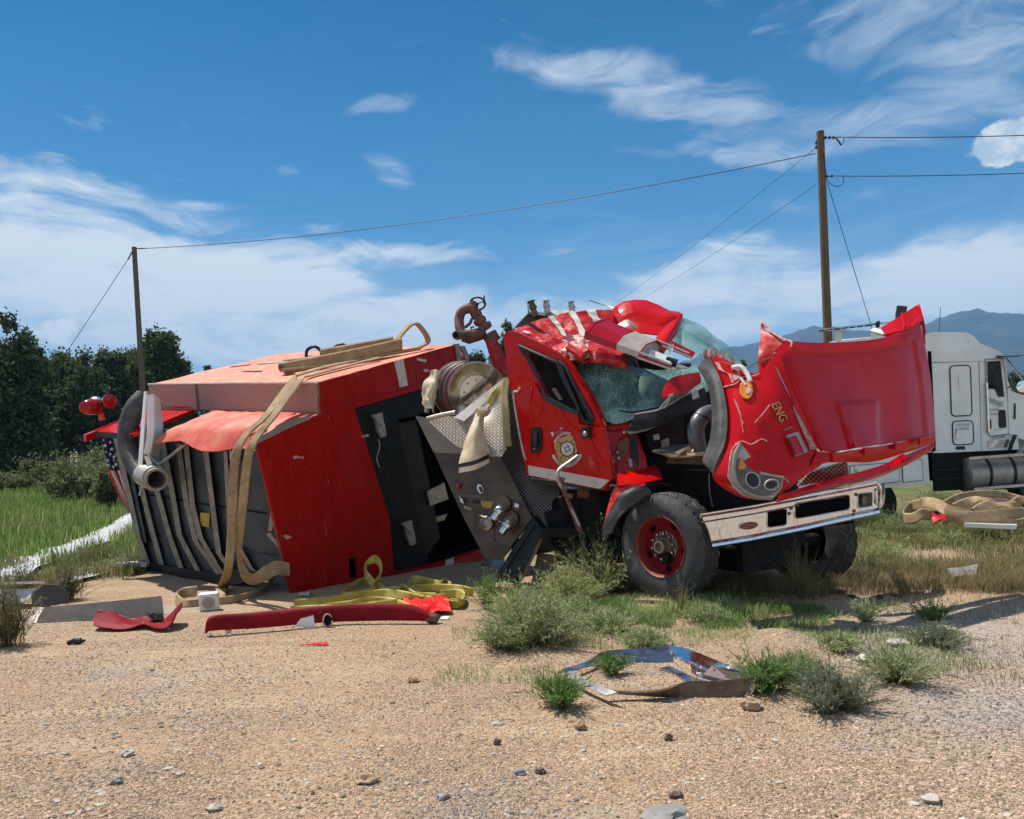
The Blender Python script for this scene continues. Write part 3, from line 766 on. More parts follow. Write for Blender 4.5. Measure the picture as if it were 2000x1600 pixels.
# folded rim and the seam line across the front wall
MB().tube([f(627, 809, .004), f(700, 787, .004), f(800, 758, .004)], .006, 6).build('panel_seam', 'red_scuffed', BODY)
# fascia, corner trims, markings
def strip_on(name, pts, mat, parent, th=.006, off=.006, pl=FP): return plate_on(pl, pts, th, off).build(name, mat, parent)
strip_on('white_stripe', [(770, 707), (788, 702), (797, 753), (781, 757), (776, 730)], 'white_strip', BODY)
strip_on('white_stripe', [(870, 1095), (886, 1089), (890, 1137), (875, 1142)], 'white_strip', BODY)
strip_on('marker_plate', [(815, 699), (833, 703), (833, 708), (815, 704)], 'white_strip', BODY)
strip_on('marker_plate', [(828, 721), (838, 722), (838, 726), (828, 726)], 'white_strip', BODY)
strip_on('edge_trim', [(492, 862), (560, 823), (600, 812), (608, 818), (565, 836), (500, 868)], 'alu_dusty', BODY, .02, .02)
m = plate_on(FP, [(889, 672), (897, 671), (909, 733), (900, 736)], .05, .03); m.plate(px_poly(FP, [(900, 676), (908, 675), (918, 700), (912, 706)], .01), nF, .04); m.build('corner_moulding', 'alu_dusty', BODY)
rnd = random.Random(12)
for k in range(14):        # short pale scratches and chips
    x, y = rnd.uniform(540, 740), rnd.uniform(800, 1130)
    if rnd.random() < .3: x, y = rnd.uniform(640, 880), rnd.uniform(700, 765)
    if y < 865 and x < 640: continue
    if y > 770 and x > 690: x = rnd.uniform(580, 680)
    l = rnd.uniform(4, 26); a_ = rnd.gauss(1.45, .3); w = rnd.uniform(.25, .7)
    q = [(x, y), (x + l * math.cos(a_) * .5 + w, y + l * math.sin(a_) * .5), (x + l * math.cos(a_), y + l * math.sin(a_)), (x + l * math.cos(a_) * .5 - w, y + l * math.sin(a_) * .45)]
    plate_on(FP, q, .002, .003).build('scratch', 'scraped', BODY, False)
for q in ([(572, 892), (580, 889), (588, 893), (594, 890), (592, 896), (582, 895), (574, 897)], [(552, 1046), (562, 1044), (570, 1050), (560, 1054)], [(705, 850), (720, 848), (722, 852), (708, 855)]):
    plate_on(FP, q, .002, .003).build('scratch', 'scraped', BODY, False)
for x, y in [(630 + 13 * k, 752 - 3.75 * k) for k in range(20)]: MB().lathe(f(x, y + 5, 0), nF, [(.009, 0), (.007, .005), (0, .006)], 6).build('rivet', 'red_scuffed', BODY)
# wall behind the opening
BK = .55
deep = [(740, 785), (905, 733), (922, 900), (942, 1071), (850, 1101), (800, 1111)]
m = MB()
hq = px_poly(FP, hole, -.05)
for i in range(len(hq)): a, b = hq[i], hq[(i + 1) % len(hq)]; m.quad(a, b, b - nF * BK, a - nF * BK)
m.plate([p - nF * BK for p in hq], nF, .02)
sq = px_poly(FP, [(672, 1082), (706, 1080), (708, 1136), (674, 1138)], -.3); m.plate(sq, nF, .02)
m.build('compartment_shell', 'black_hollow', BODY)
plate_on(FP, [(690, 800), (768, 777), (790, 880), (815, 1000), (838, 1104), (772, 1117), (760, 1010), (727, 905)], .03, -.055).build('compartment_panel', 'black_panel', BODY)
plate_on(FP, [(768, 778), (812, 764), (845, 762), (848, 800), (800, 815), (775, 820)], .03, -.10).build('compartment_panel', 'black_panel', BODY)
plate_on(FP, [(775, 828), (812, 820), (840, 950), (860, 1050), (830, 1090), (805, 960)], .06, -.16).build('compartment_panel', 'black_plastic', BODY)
plate_on(FP, [(834, 960), (868, 943), (876, 975), (841, 988)], .02, -.12).build('grey_plate', 'steel_dusty', BODY)
plate_on(FP, [(848, 1012), (874, 1004), (868, 1016), (850, 1020)], .02, -.2).build('torn_card', 'card', BODY)
def latch(cx, cy):
    b = plate_on(FP, [(cx - 9, cy - 21), (cx + 5, cy - 25), (cx + 13, cy + 8), (cx - 1, cy + 13)], .05, .0).build('latch', 'steel_dusty', BODY)
    m = MB(); m.plate(px_poly(FP, [(cx - 12, cy - 21), (cx + 6, cy - 26), (cx + 7, cy - 20), (cx - 10, cy - 15)], .02), nF, .06)
    m.plate(px_poly(FP, [(cx, cy + 13), (cx + 13, cy + 8), (cx + 14, cy + 19), (cx + 4, cy + 23)], .01), nF, .04)
    m.tube([on(FP, cx - 3, cy - 10, .012), on(FP, cx + 6, cy, .012)], .012, 8)
    m.build('latch_bracket', 'steel_dusty', BODY)
latch(741, 832); latch(799, 1043)
MB().tube(cr1([f(738, 858, .01), f(742, 872, .03), f(736, 895, .02), f(741, 913, .01)], 5), .007, 6).build('cable', 'steel_dusty', BODY)
# lower red flap bent away from the wall, chequer step below
m = MB(); m.grid(patch([[(838, 1110, 11.1), (880, 1096, 11.4), (951, 1070, 11.8)], [(842, 1130, 11.0), (882, 1120, 11.3), (950, 1090, 11.7)], [(850, 1152, 10.9), (880, 1145, 11.2), (951, 1094, 11.65)]], 3, 4), .03); recalc(m.build('bent_skirt', 'red_scuffed', BODY))
m = MB(); m.grid(patch([[(948, 1096, 11.3), (985, 1090, 11.2)], [(915, 1125, 10.8), (985, 1122, 10.6)]], 3, 3), .02); recalc(m.build('tread_step', 'chequer_brown', BODY))

# --- top of the body (its former side, now facing the sky), riser and drooping apron
Nt, Rt, Rb = f(622, 748), f(890, 673), f(627, 808)
g = np.zeros((15, 21, 3))
for i in range(15):
    for j in range(21):
        q = Nt + (Rt - Nt) * i / 14 + EX * j / 20
        q[2] += .02 * noise.noise(Vector(q) * 1.7) - .012 * math.exp(-((j - 8) / 2.5) ** 2 - ((i - 6) / 3) ** 2)
        g[i, j] = q
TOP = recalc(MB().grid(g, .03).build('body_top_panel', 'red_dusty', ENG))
zt = V(0, 0, 1); nT = unit(np.cross(Rt - Nt, EX)); nT = nT if nT[2] > 0 else -nT
def top(a, b, h=0.0): return Nt + (Rt - Nt) * a + EX * b + nT * h    # a across (0 front edge), b along
m = MB()
m.grid([[seg(Nt, Rb, i / 3) + EX * j / 10 + nF * .0 for j in range(11)] for i in range(4)], .02)
RISER = recalc(m.build('riser_panel', 'chequer_dusty', ENG))
MB().tube([Nt + V(0, 0, .005), Nt + EX + V(0, 0, .005)], .018, 6).build('riser_edge', 'alu_pale', RISER)
MB().box(seg(Nt, Rb, .5) + EX * .66 + nF * 0 + V(-.012, -.012, 0), EXu * .006, (Rb - Nt) * .5, V(.006, -.01, 0)).build('panel_joint', 'black_hollow', RISER)
# fittings and torn trim lying along the far edge of the top
for k, (a, b, l, w, an) in enumerate([(.34, .62, .55, .025, .05), (.60, .74, .5, .03, -.1), (.70, .50, .8, .02, .12), (.86, .70, .45, .05, .4), (.55, .88, .4, .04, -.3), (.93, .55, .5, .03, .1)]):
    u_ = EXu * math.cos(an) + unit(Rt - Nt) * math.sin(an); w_ = unit(Rt - Nt) * math.cos(an) - EXu * math.sin(an)
    MB().plate([top(a, b, .014) + u_ * x * l * .5 + w_ * y * w for x, y in ((-1, -1), (-.3, -1.2), (.6, -.7), (1, -1), (.9, .9), (.2, 1.1), (-.9, .8))], nT, .012).build('torn_trim', 'alu_dusty' if k % 2 else 'muddy_metal', TOP)
def grab(a, b, s):
    q = [top(a, b, .0), top(a + .01, b - .01, s * .8), top(a + .04, b - .04, s), top(a + .07, b - .06, .02)]
    MB().tube(cr1(q, 4), .026, 8).build('grab_handle', 'black_plastic', TOP)
grab(.72, .60, .17); grab(.80, .50, .15)
for a, b in ((.82, .44), (.86, .40), (.78, .41)): MB().box(top(a, b, .03), EXu * .16, unit(Rt - Nt) * .02, nT * .02).build('bent_bracket', 'black_plastic' if a > .8 else 'alu_dusty', TOP)
MB().tube([top(.62, .66, .03), top(.74, .46, .03), top(.80, .36, .04)], .02, 6).build('guide_rail', 'alu_dusty', TOP)

ap = f(500, 867) - Rb
rows = [[], [], [], [], []]
for j in range(12):
    t = j / 11 * .55
    dro = .0 if j < 1 else .10 * math.sin(min(j / 7, 1) * math.pi) + .03 * math.sin(j * 1.9)
    for i in range(5):
        s_ = i / 4
        q = Rb + EX * t + ap * s_ * (1.0 - .08 * math.sin(j * .9)) + nT * .02
        q = q + V(0, 0, -.30 * dro * s_ ** 2 + .10 * math.sin(s_ * math.pi) * math.exp(-((t - .2) / .2) ** 2) - (.09 if i == 4 else 0))
        if i == 4: q = q + V(-.02, .06, 0)
        rows[i].append(q)
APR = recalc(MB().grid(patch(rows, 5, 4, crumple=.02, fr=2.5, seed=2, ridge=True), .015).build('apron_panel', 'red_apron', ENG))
for d in (.0, .035): MB().tube([Rb + EX * (.04 + d) + ap * .15 + V(0, 0, .05), Rb + EX * (.04 + d) + ap * .95 + V(0, 0, .03)], .014, 6).build('apron_bead', 'red_apron', APR)
MB().box(P(354, 808, 12.2), unit(P(390, 797, 12.35) - P(320, 818, 12.0)) * .30, V(0, -.02, .0), V(0, 0, .035)).build('loose_channel', 'muddy_metal', APR)
# far end of the apron: flat red tail board with raised rim
q0, q1, q2, q3 = Rb + EX * .70, Rb + EX * 1.0, f(500, 867) + EX * .98, f(500, 867) + EX * .70
tail = MB(); tail.plate([q0, q1, q2, q3], nT, .05)
TAIL = tail.build('tail_board', 'red_paint', ENG)
MB().tube([q1, q2], .02, 6).build('tail_rim', 'red_paint', TAIL)
MB().box(seg(q1, q0, .5) + V(0, 0, .09), (q1 - q0) * .5, V(.01, -.015, 0), V(0, 0, .08)).build('tail_rim', 'red_paint', TAIL)
MB().box(q2 + V(.0, -.02, -.05), EXu * .05, unit(ap) * .14, V(0, 0, .05)).build('tail_bumper', 'red_paint', TAIL)
MB().box(seg(q2, q3, .5) + V(0, -.02, -.045), (q2 - q3) * .5, V(.01, -.02, 0), V(0, 0, .035)).build('tail_edge', 'black_plastic', TAIL)
# lamps standing on it
Dq = 12.35
LMP = MB(); bs = P(205, 822, Dq); LMP.box8([P(193, 823, Dq), P(206, 820, Dq - .1), P(206, 820, Dq + .15), P(193, 823, Dq + .2), P(187, 783, Dq), P(194, 783, Dq - .1), P(194, 783, Dq + .1), P(187, 783, Dq + .1)])
LMP = LMP.build('warning_lamp', 'red_paint', ENG)
ax = unit(P(155, 798, Dq - .35) - P(190, 793, Dq + .1))
MB().lathe(P(184, 794, Dq), ax, [(0, -.05), (.13, -.05), (.135, .0), (.13, .03)], 20).build('lamp_collar', 'black_plastic', LMP)
MB().lathe(P(184, 794, Dq), ax, [(.13, .03), (.125, .12), (.105, .22), (.09, .235), (0, .24)], 20).build('lamp_lens', 'red_lens', LMP)
MB().lathe(P(187, 783, Dq), V(0, -.3, 1), [(0, -.06), (.07, -.06), (.07, .05), (.05, .06), (0, .06)], 16).build('lamp_cap', 'chrome_clean', LMP)
ax2 = unit(V(.75, -.6, -.1)); c2 = P(212, 784, Dq)
SPL = MB().lathe(c2, ax2, [(0, -.09), (.05, -.085), (.095, -.04), (.115, .02), (.12, .05)], 20).build('flood_lamp', 'chrome_clean', ENG)
MB().lathe(c2, ax2, [(.118, .045), (.10, .07), (.05, .085), (0, .09)], 20).build('lamp_lens', 'red_lens', SPL)
MB().tube([P(194, 787, Dq), P(203, 786, Dq)], .02, 8).build('lamp_arm', 'steel', SPL)
# flag hung down the far edge
FLD = 12.55
def flag_pt(u, v):                                   # u across 0..1, v down 0..1
    lx = np.interp(v, [0, .25, .5, .75, 1], [196, 203, 209, 226, 252]); rx = np.interp(v, [0, .25, .5, .75, 1], [211, 221, 235, 250, 262])
    y = 836 + v * 166
    p = P(lx + (rx - lx) * u, y, FLD); p[1] += .04 * math.sin(u * 9 + v * 3) + .02 * math.sin(u * 17 - v * 7)
    return p
def flag_part(name, u0, u1, v0, v1, mat, parent, n=6, m=10):
    return recalc(MB().grid([[flag_pt(u0 + (u1 - u0) * j / n, v0 + (v1 - v0) * i / m) for j in range(n + 1)] for i in range(m + 1)], .006).build(name, mat, parent))
FLG = flag_part('flag', 0, 1, 0, .50, 'flag_blue', ENG)
for k, (u0, u1, c) in enumerate([(0, .30, 'flag_red'), (.30, .56, 'flag_white'), (.56, .82, 'flag_red'), (.82, 1.0, 'flag_white')]): flag_part('flag_stripe', u0, u1, .50, 1, c, FLG, 4)
for u, v in ((.3, .04), (.65, .09), (.25, .14), (.78, .17), (.42, .21), (.8, .25), (.22, .28), (.55, .31), (.85, .34), (.28, .38), (.62, .385), (.2, .44), (.55, .46), (.85, .43)):
    c = flag_pt(u, v) + V(0, -.02, 0); s_ = .036
    pts = [c + (s_ if k % 2 == 0 else s_ * .4) * V(math.sin(math.pi * k / 5 + .2), 0, math.cos(math.pi * k / 5 + .2)) for k in range(10)]
    MB().plate(pts, V(0, -1, 0), .004).build('flag_star', 'decal_white', FLG, False)

# --- ribbed grey wall (underside) below the apron
inw = -unit(f(500, 867) - Rb) * .26
RW = plane(f(520, 905) + EX * .01 + inw, f(556, 1112) + EX * .01 + inw * .3, P(285, 1102, 11.75) + inw * .3)
def rw(x, y, o=0): return on(RW, x, y, o)
WALL = plate_on(RW, [(214, 834), (320, 838), (500, 872), (560, 1112), (440, 1132), (285, 1104)], .03, 0).build('ribbed_floor', 'floor_grey', ENG)
def rib(pts, w=5, h=.05, mat='rib_metal'):
    pts = lin1(np.array(pts, float), 3); n = len(pts)
    A = [[], [], [], []]
    for x, y in pts:
        A[0].append(rw(x - w, y)); A[1].append(rw(x - w, y, h)); A[2].append(rw(x + w, y, h)); A[3].append(rw(x + w, y))
    m = MB(); m.grid(np.array(A)); return recalc(m.build('floor_rib', mat, WALL, True, 25))
rib([(222, 836), (250, 960), (270, 1050), (288, 1102)], 5, .07, 'rib_metal')
rib([(240, 850), (262, 960), (283, 1060)], 4, .05, 'floor_grey')
rib([(275, 950), (295, 1030), (315, 1103)]); rib([(304, 950), (330, 1045), (353, 1110)]); rib([(316, 856), (339, 978), (350, 1045), (386, 1115)])
rib([(348, 866), (363, 978), (382, 1058), (428, 1122)], 5); rib([(363, 870), (376, 988), (391, 1050), (432, 1120)], 5)
rib([(401, 876), (419, 1021), (427, 1080), (450, 1113)], 5, .07); rib([(440, 882), (449, 1050)], 4); rib([(468, 1070), (490, 1110), (512, 1128)], 4)
MB().tube([rw(285, 966, .02), rw(400, 985, .02), rw(520, 1003, .02)], .008, 6).build('floor_seam', 'black_hollow', WALL)
MB().tube([rw(295, 1050, .02), rw(400, 1068, .02), rw(540, 1085, .02)], .008, 6).build('floor_seam', 'floor_grey', WALL)
plate_on(RW, [(391, 1001), (409, 1003), (408, 1030), (391, 1027)], .006, .02).build('warning_plate', 'sign_yellow', WALL)
plate_on(RW, [(448, 880), (466, 884), (462, 900), (448, 898)], .05, .06).build('junction_box', 'steel_dusty', WALL)
plate_on(RW, [(272, 1096), (440, 1124), (540, 1108), (540, 1126), (440, 1146), (280, 1116)], .25, .05).build('floor_skirt', 'black_plastic', WALL)
m = MB(); m.box(P(262, 1102, 11.7), V(.20, .05, -.02), V(0, .1, 0), V(0, 0, .025)); m.build('skirt_board', 'white_strip', WALL)
plate_on(RW, [(531, 982), (541, 985), (531, 1038), (523, 1036)], .02, .10).build('bent_channel', 'alu_dusty', WALL)
plate_on(RW, [(519, 1044), (527, 1040), (548, 1068), (545, 1072)], .02, .10).build('bent_channel', 'alu_dusty', WALL)

# --- hard suction pipe with its crumpled white fairing, at the far end of the apron
HD = 11.05
SUC = MB().tube(cr1([P(283, 775, HD + .25), P(262, 800, HD + .15), P(250, 840, HD + .1), P(254, 885, HD), P(272, 918, HD - .15), P(296, 932, HD - .35)], 6), [.135] * 31, 14).build('suction_pipe', 'rubber', ENG)
mp = MB(); mp.pipe([P(282, 928, HD - .28), P(306, 937, HD - .72)], .150, .115, 22); mp.pipe([P(298, 933.5, HD - .58), P(303, 935.5, HD - .68)], .165, .148, 22); mp.build('pipe_coupling', 'steel_dusty', SUC)
MB().lathe(P(288, 929.5, HD - .36), unit(P(306, 937, HD - .72) - P(282, 928, HD - .28)), [(0, 0), (.12, 0)], 20).build('pipe_bore', 'rust', SUC)
FAIR = MB(); FAIR.box8([P(268, 922, HD - .3), P(277, 926, HD - .35), P(281, 924, HD - .05), P(272, 920, HD), P(281, 765, HD - .3), P(286, 764, HD - .35), P(290, 764, HD - .05), P(285, 765, HD)])
FAIR = FAIR.build('pipe_fairing', 'white_paint', ENG)
m = MB(); m.grid(patch([[(286, 772, HD - .40), (300, 770, HD - .36), (312, 778, HD - .1)], [(289, 820, HD - .5), (301, 825, HD - .46), (319, 828, HD - .1)], [(287, 850, HD - .55), (298, 858, HD - .5), (318, 862, HD - .12)], [(281, 886, HD - .5), (292, 890, HD - .45), (310, 893, HD - .15)]], 4, 4, lin_v=True, crumple=.015, seed=4), .02); recalc(m.build('fairing_side', 'white_paint', FAIR))
m = MB(); m.box8([P(281, 890, HD - .5), P(291, 893, HD - .52), P(301, 914, HD - .5), P(290, 918, HD - .45), P(281, 890, HD - .3), P(291, 893, HD - .3), P(303, 914, HD - .3), P(290, 918, HD - .2)]); m.build('fairing_tab', 'white_plastic', FAIR)
for a, b in (((364, 866), (314, 906)), ((290, 890), (318, 918)), ((283, 938), (273, 968)), ((292, 897), (312, 908))):
    MB().tube([P(*a, HD - .42), P(*b, HD - .45)], .022, 6).build('pipe_brace', 'steel_dusty', SUC)
MB().tube(cr1([P(309, 800, HD + .1), P(311, 786, HD + .1), P(316, 788, HD + .1), P(324, 803, HD + .1)], 4), .012, 6).build('grab_rail', 'alu_dusty', SUC)

# ------------------------------------------------------------------ chassis, pump panel, reel, monitor
A_ = unit(V(.88, .47, 0)); H_ = unit(V(.47, -.88, 0)); Z_ = V(0, 0, 1)
CHS = MB()
p0 = P(1200, 1020, 8.8); p1 = P(960, 1075, 10.6)
for o in (0, .85): CHS.box((p0 + p1) / 2 + A_ * (o + .35) + V(0, 0, -.02), (p1 - p0) / 2, A_ * .05, V(0, 0, .13))
CHS.box(V(2.15, 9.0, .62), A_ * .5, H_ * 1.0, V(0, 0, .12))
CHS = CHS.build('chassis_frame', 'engine_black', ENG)
MB().box(V(2.22, 8.62, .82), A_ * .40, H_ * .75, Z_ * .5).build('engine_block', 'engine_black', ENG)
m = MB(); m.box(V(1.35, 9.55, .78), A_ * .75, H_ * .55, Z_ * .34); m.box(V(2.2, 9.9, .75), A_ * .9, H_ * .75, Z_ * .42); m.build('underbody', 'engine_black', ENG)
m = MB(); m.plate([P(1062, 1000, 9.3), P(1200, 975, 8.95), P(1215, 1100, 8.6), P(1090, 1105, 9.2)], V(-.4, -.9, 0), .05); m.build('dark_fill_plate', 'engine_black', ENG)  # black plate added to stand for the shade between wall and wheel
m = MB(); m.tube([V(1.45, 7.8, .5), V(3.6, 8.93, .5)], .075, 10); m.tube([V(1.7, 8.0, .62), V(1.9, 8.6, .66)], .05, 8); m.build('front_axle', 'engine_black', ENG)
for k in range(4): MB().box(V(1.78, 8.1, .60 + .03 * k) , H_ * (.62 - .1 * k), A_ * .04, Z_ * .012).build('leaf_spring', 'engine_black', CHS)
MB().tube([P(1130, 960, 9.0), P(1160, 963, 8.95), P(1210, 968, 8.8)], .075, 12).build('exhaust_pipe', 'rust', ENG)
m = MB(); m.lathe(P(1120, 1000, 9.4), unit(A_), [(0, -.2), (.19, -.2), (.2, -.18), (.2, .6), (0, .6)], 18); m.build('air_tank', 'engine_black', ENG)

PP = plane(P(847, 883, 9.75), P(1039, 1011, 9.15), P(948, 1092, 9.35))
PUMP = plate_on(PP, [(847, 883), (978, 893), (1039, 1011), (978, 1095), (948, 1092), (905, 1010)], .05).build('pump_panel', 'panel_brown', ENG)
plate_on(PP, [(893, 966), (1020, 972), (1018, 975), (893, 970)], .004, .004).build('panel_seam', 'muddy_metal', PUMP)
plate_on(PP, [(811, 812), (833, 816), (905, 860), (930, 880), (975, 890), (847, 884)], .03, .01).build('chequer_panel', 'chequer_brown', PUMP)
plate_on(PP, ellipse(938, 955, 6, 10, 14, -.4), .02, .015).build('gauge_ring', 'steel', PUMP)
plate_on(PP, ellipse(939, 956, 3, 7, 10, -.4), .02, .02).build('gauge_face', 'ink_black', PUMP)
plate_on(PP, [(891, 946), (898, 944), (896, 954), (892, 955)], .03, .04).build('marker_light', 'red_film', PUMP)
plate_on(PP, [(896, 970), (903, 974), (906, 984), (900, 981)], .04, .05).build('light_cap', 'steel', PUMP)
plate_on(PP, [(1005, 983), (1014, 985), (1012, 992), (1005, 990)], .04, .05).build('light_cap', 'steel', PUMP)
plate_on(PP, ellipse(1009, 990, 9, 8, 14), .02, .012).build('gauge_ring', 'muddy_metal', PUMP)
plate_on(PP, [(938, 978), (964, 980), (959, 994), (942, 990)], .006, .008).build('caution_label', 'sign_yellow', PUMP)
plate_on(PP, [(905, 987), (921, 993), (920, 998), (907, 993)], .02, .02).build('label_plate', 'alu_dusty', PUMP)
plate_on(PP, ellipse(930, 980, 7, 4, 10), .02, .02).build('panel_knob', 'black_plastic', PUMP)
MB().tube([on(PP, x, y, .012) for x, y in ellipse(985, 1040, 20, 26, 20, .5)[2:15]], .006, 5).build('pull_cable', 'muddy_metal', PUMP)
def outlet(x, y, ex, ey):
    a = on(PP, x, y, 0); b = on(PP, (x + ex) / 2, (y + ey) / 2, .16); c = on(PP, ex, ey, .20)
    o = MB().tube([a, seg(a, b, .5) + PP[1] * .03, b], .062, 14).build('discharge_outlet', 'steel_dusty', PUMP)
    MB().tube([a + PP[1] * .02, a + PP[1] * .05], .095, 14).build('outlet_flange', 'muddy_metal', o)
    q = MB(); q.pipe([b, c], .05, .036, 14); q.tube([b - unit(c - b) * .02, b + unit(c - b) * .02], .068, 14, False); q.build('outlet_cap', 'chrome', o)
outlet(985, 985, 962, 1015); outlet(1000, 1014, 978, 1042)
MB().lathe(on(PP, 953, 1022, 0), PP[1], [(0, .02), (.075, .02), (.085, .06), (.06, .08), (.055, .03), (0, .03)], 18).build('intake_ring', 'steel_dusty', PUMP)
MB().tube([on(PP, 936, 1007, .05), on(PP, 948, 1012, .08), on(PP, 953, 1010, .08)], .016, 8).build('valve_lever', 'steel', PUMP)
MB().tube([on(PP, 975, 1018, .05), on(PP, 985, 1022, .08), on(PP, 1000, 1010, .04)], .014, 8).build('valve_lever', 'steel', PUMP)
# chequer-plate wall behind the cab
CW = plane(P(1000, 780, 9.75), P(1033, 930, 9.55), P(1130, 1035, 9.35))
DW = plate_on(CW, [(986, 742), (1003, 776), (1024, 893), (1036, 928), (1092, 950), (1140, 975), (1138, 1040), (1062, 1040), (1039, 1012), (975, 888)], .03).build('chequer_wall', 'chequer_dark', ENG)
# chequer tray corners under the reel
TR = plane(P(833, 818, 9.7), P(985, 790, 9.35), P(975, 893, 9.2))
plate_on(TR, [(834, 820), (852, 812), (893, 814), (925, 840), (925, 884), (893, 872), (865, 850)], .02, .0).build('reel_tray', 'chequer_pale', ENG)
m = MB(); m.grid(patch([[(948, 804, 9.3), (965, 796, 9.25), (981, 784, 9.2)], [(944, 830, 9.15), (966, 832, 9.12), (986, 826, 9.1)], [(949, 862, 9.05), (966, 872, 9.0), (988, 868, 9.0)], [(960, 872, 9.05), (976, 893, 8.95), (990, 876, 9.0)]], 4, 4), .012); TRC = recalc(m.build('reel_tray', 'chequer_pale', ENG))
MB().tube([P(952, 868, 9.0), P(965, 888, 8.95), P(974, 891, 8.95)], .014, 6).build('tray_edge', 'steel', TRC)
MB().tube([P(835, 818, 9.65), P(862, 811, 9.5), P(890, 806, 9.4)], .028, 10).build('tray_rail', 'alu_pale', TRC)
m = MB(); m.plate([P(887, 815, 9.25), P(985, 738, 9.45), P(993, 745, 9.42), P(906, 823, 9.2)], V(.2, -.9, .2), .02); m.build('reel_brace', 'steel_dusty', TRC)
m = MB(); m.plate([P(905, 823, 9.24), P(962, 783, 9.3), P(950, 800, 9.25), P(918, 850, 9.2)], V(.2, -.9, .2), .015); m.build('reel_brace', 'alu_dusty', TRC)
# hose reel
RC = P(931, 766, 9.72); RA = unit(V(.22, -.95, -.14)); rr = .375
REEL = MB().lathe(RC, RA, [(0, -.02), (.10, -.02), (.20, -.022), (.23, -.02), (rr - .03, .0), (rr, .012), (rr, -.01), (rr - .02, -.03), (0, -.05)], 48).build('hose_reel', 'disc_metal', ENG)
MB().lathe(RC, RA, [(.205, -.025), (.213, -.012), (.221, -.025)], 40).build('hub_ring', 'steel', REEL)
for k in range(8):
    a = k * .785; u = unit(np.cross(RA, Z_)); w = np.cross(RA, u); c = RC + (u * math.cos(a) + w * math.sin(a)) * .15
    MB().lathe(c, RA, [(0, .005), (.012, .003), (.014, -.03)], 8).build('reel_bolt', 'steel_dusty', REEL)
MB().tube([RC + RA * -.01 + V(-.04, 0, -.02), RC + RA * .05 + V(0, 0, -.03), RC + RA * .05 + V(.03, 0, .0)], .012, 6).build('crank_stub', 'steel', REEL)
off = -RA * .42 + V(-.12, 0, 0)
BK2 = RC + off
MB().lathe(BK2, RA, [(0, .0), (rr, .0), (rr, -.02), (0, -.02)], 40).build('reel_flange', 'steel_dusty', REEL)
MB().lathe(RC - RA * .16 - V(.06, 0, 0), RA, [(rr, .0), (rr + .005, -.01), (rr, -.02), (0, -.02)], 40).build('reel_flange', 'muddy_metal', REEL)
for k in range(5):
    c = RC + off * (.22 + .16 * k); u = unit(np.cross(RA, Z_)); w = np.cross(RA, u); r_ = rr - .035 - .006 * (k % 2)
    MB().tube([c + (u * math.cos(a) + w * math.sin(a)) * r_ for a in np.linspace(0, 2 * math.pi, 41)], .036, 8, False).build('booster_hose', 'hose_maroon', REEL)
m = MB(); m.grid(patch([[(843, 728, 10.0), (856, 724, 9.9), (852, 745, 9.9)], [(832, 748, 9.95), (845, 752, 9.85), (848, 765, 9.9)], [(829, 770, 9.95), (838, 775, 9.85), (843, 790, 9.9)], [(831, 795, 9.9), (842, 800, 9.8), (846, 808, 9.9)]], 5, 4, crumple=.05, fr=7, seed=3, ridge=True), .01); recalc(m.build('torn_cover', 'canvas', ENG))
MB().tube([P(832, 770, 9.9), P(836, 785, 9.85), P(833, 806, 9.8)], .03, 8).build('drain_pipe', 'alu_dusty', ENG)
# monitor (deck gun) on its red riser
MD = 10.2
RIS = MB().tube([P(986, 735, MD - .1), P(968, 690, MD), P(956, 657, MD)], [.085, .085, .075], 14).build('monitor_riser', 'red_rubbed', ENG)
MB().tube([P(965, 668, MD), P(955, 652, MD)], .10, 14).build('riser_flange', 'rust', RIS)
m = MB(); m.plate([P(951, 700, MD), P(960, 690, MD), P(989, 733, MD), P(980, 745, MD)], V(0, -1, 0), .02); m.build('gusset', 'alu_dusty', RIS)
GUN = MB(); GUN.tube(cr1([P(903, 655, MD - .1), P(898, 640, MD - .05), P(897, 622, MD), P(903, 608, MD), P(917, 603, MD), P(929, 612, MD), P(938, 627, MD), P(949, 643, MD)], 5), .062, 14)
GUN = GUN.build('deck_gun', 'rust', ENG)
m = MB(); m.tube([P(906, 656, MD - .15), P(928, 655, MD - .1), P(942, 652, MD)], [.07, .085, .075], 12); m.tube([P(905, 660, MD - .1), P(916, 664, MD - .12), P(930, 659, MD - .1)], .055, 10); m.build('gun_body', 'rust', GUN)
for (x, y, r_) in ((938, 628, .085), (947, 640, .10), (931, 615, .075)):
    MB().lathe(P(x, y, MD), unit(P(949, 643, MD) - P(929, 612, MD)), [(0, -.04), (r_, -.04), (r_, .0), (r_ * .9, .03), (0, .03)], 8).build('gun_collar', 'rust', GUN)
m = MB(); m.pipe([P(912, 654, MD - .18), P(890, 655, MD - .42)], .052, .04, 16); m.pipe([P(896, 655, MD - .36), P(892.5, 655, MD - .4)], .06, .045, 16); m.build('gun_nozzle', 'muddy_metal', GUN)
MB().tube([P(908, 640, MD), P(918, 632, MD), P(922, 622, MD)], .02, 8).build('gun_lever', 'rust', GUN)
MB().tube([P(921, 646, MD), P(920, 640, MD), P(926, 638, MD)], .012, 6).build('gun_latch', 'black_plastic', GUN)
hc = P(933, 593, MD); hx = unit(V(.95, -.2, -.15)); hz = unit(V(.1, -.55, .8))
ring = [hc + hx * .10 * math.cos(a) + hz * .085 * math.sin(a) for a in np.linspace(0, 2 * math.pi, 25)]
HW = MB().tube(ring, .013, 8, False).build('hand_wheel', 'black_plastic', GUN)
m = MB()
for a in (0.5, 2.6, 4.7): m.tube([hc, hc + hx * .10 * math.cos(a) + hz * .085 * math.sin(a)], .009, 6)
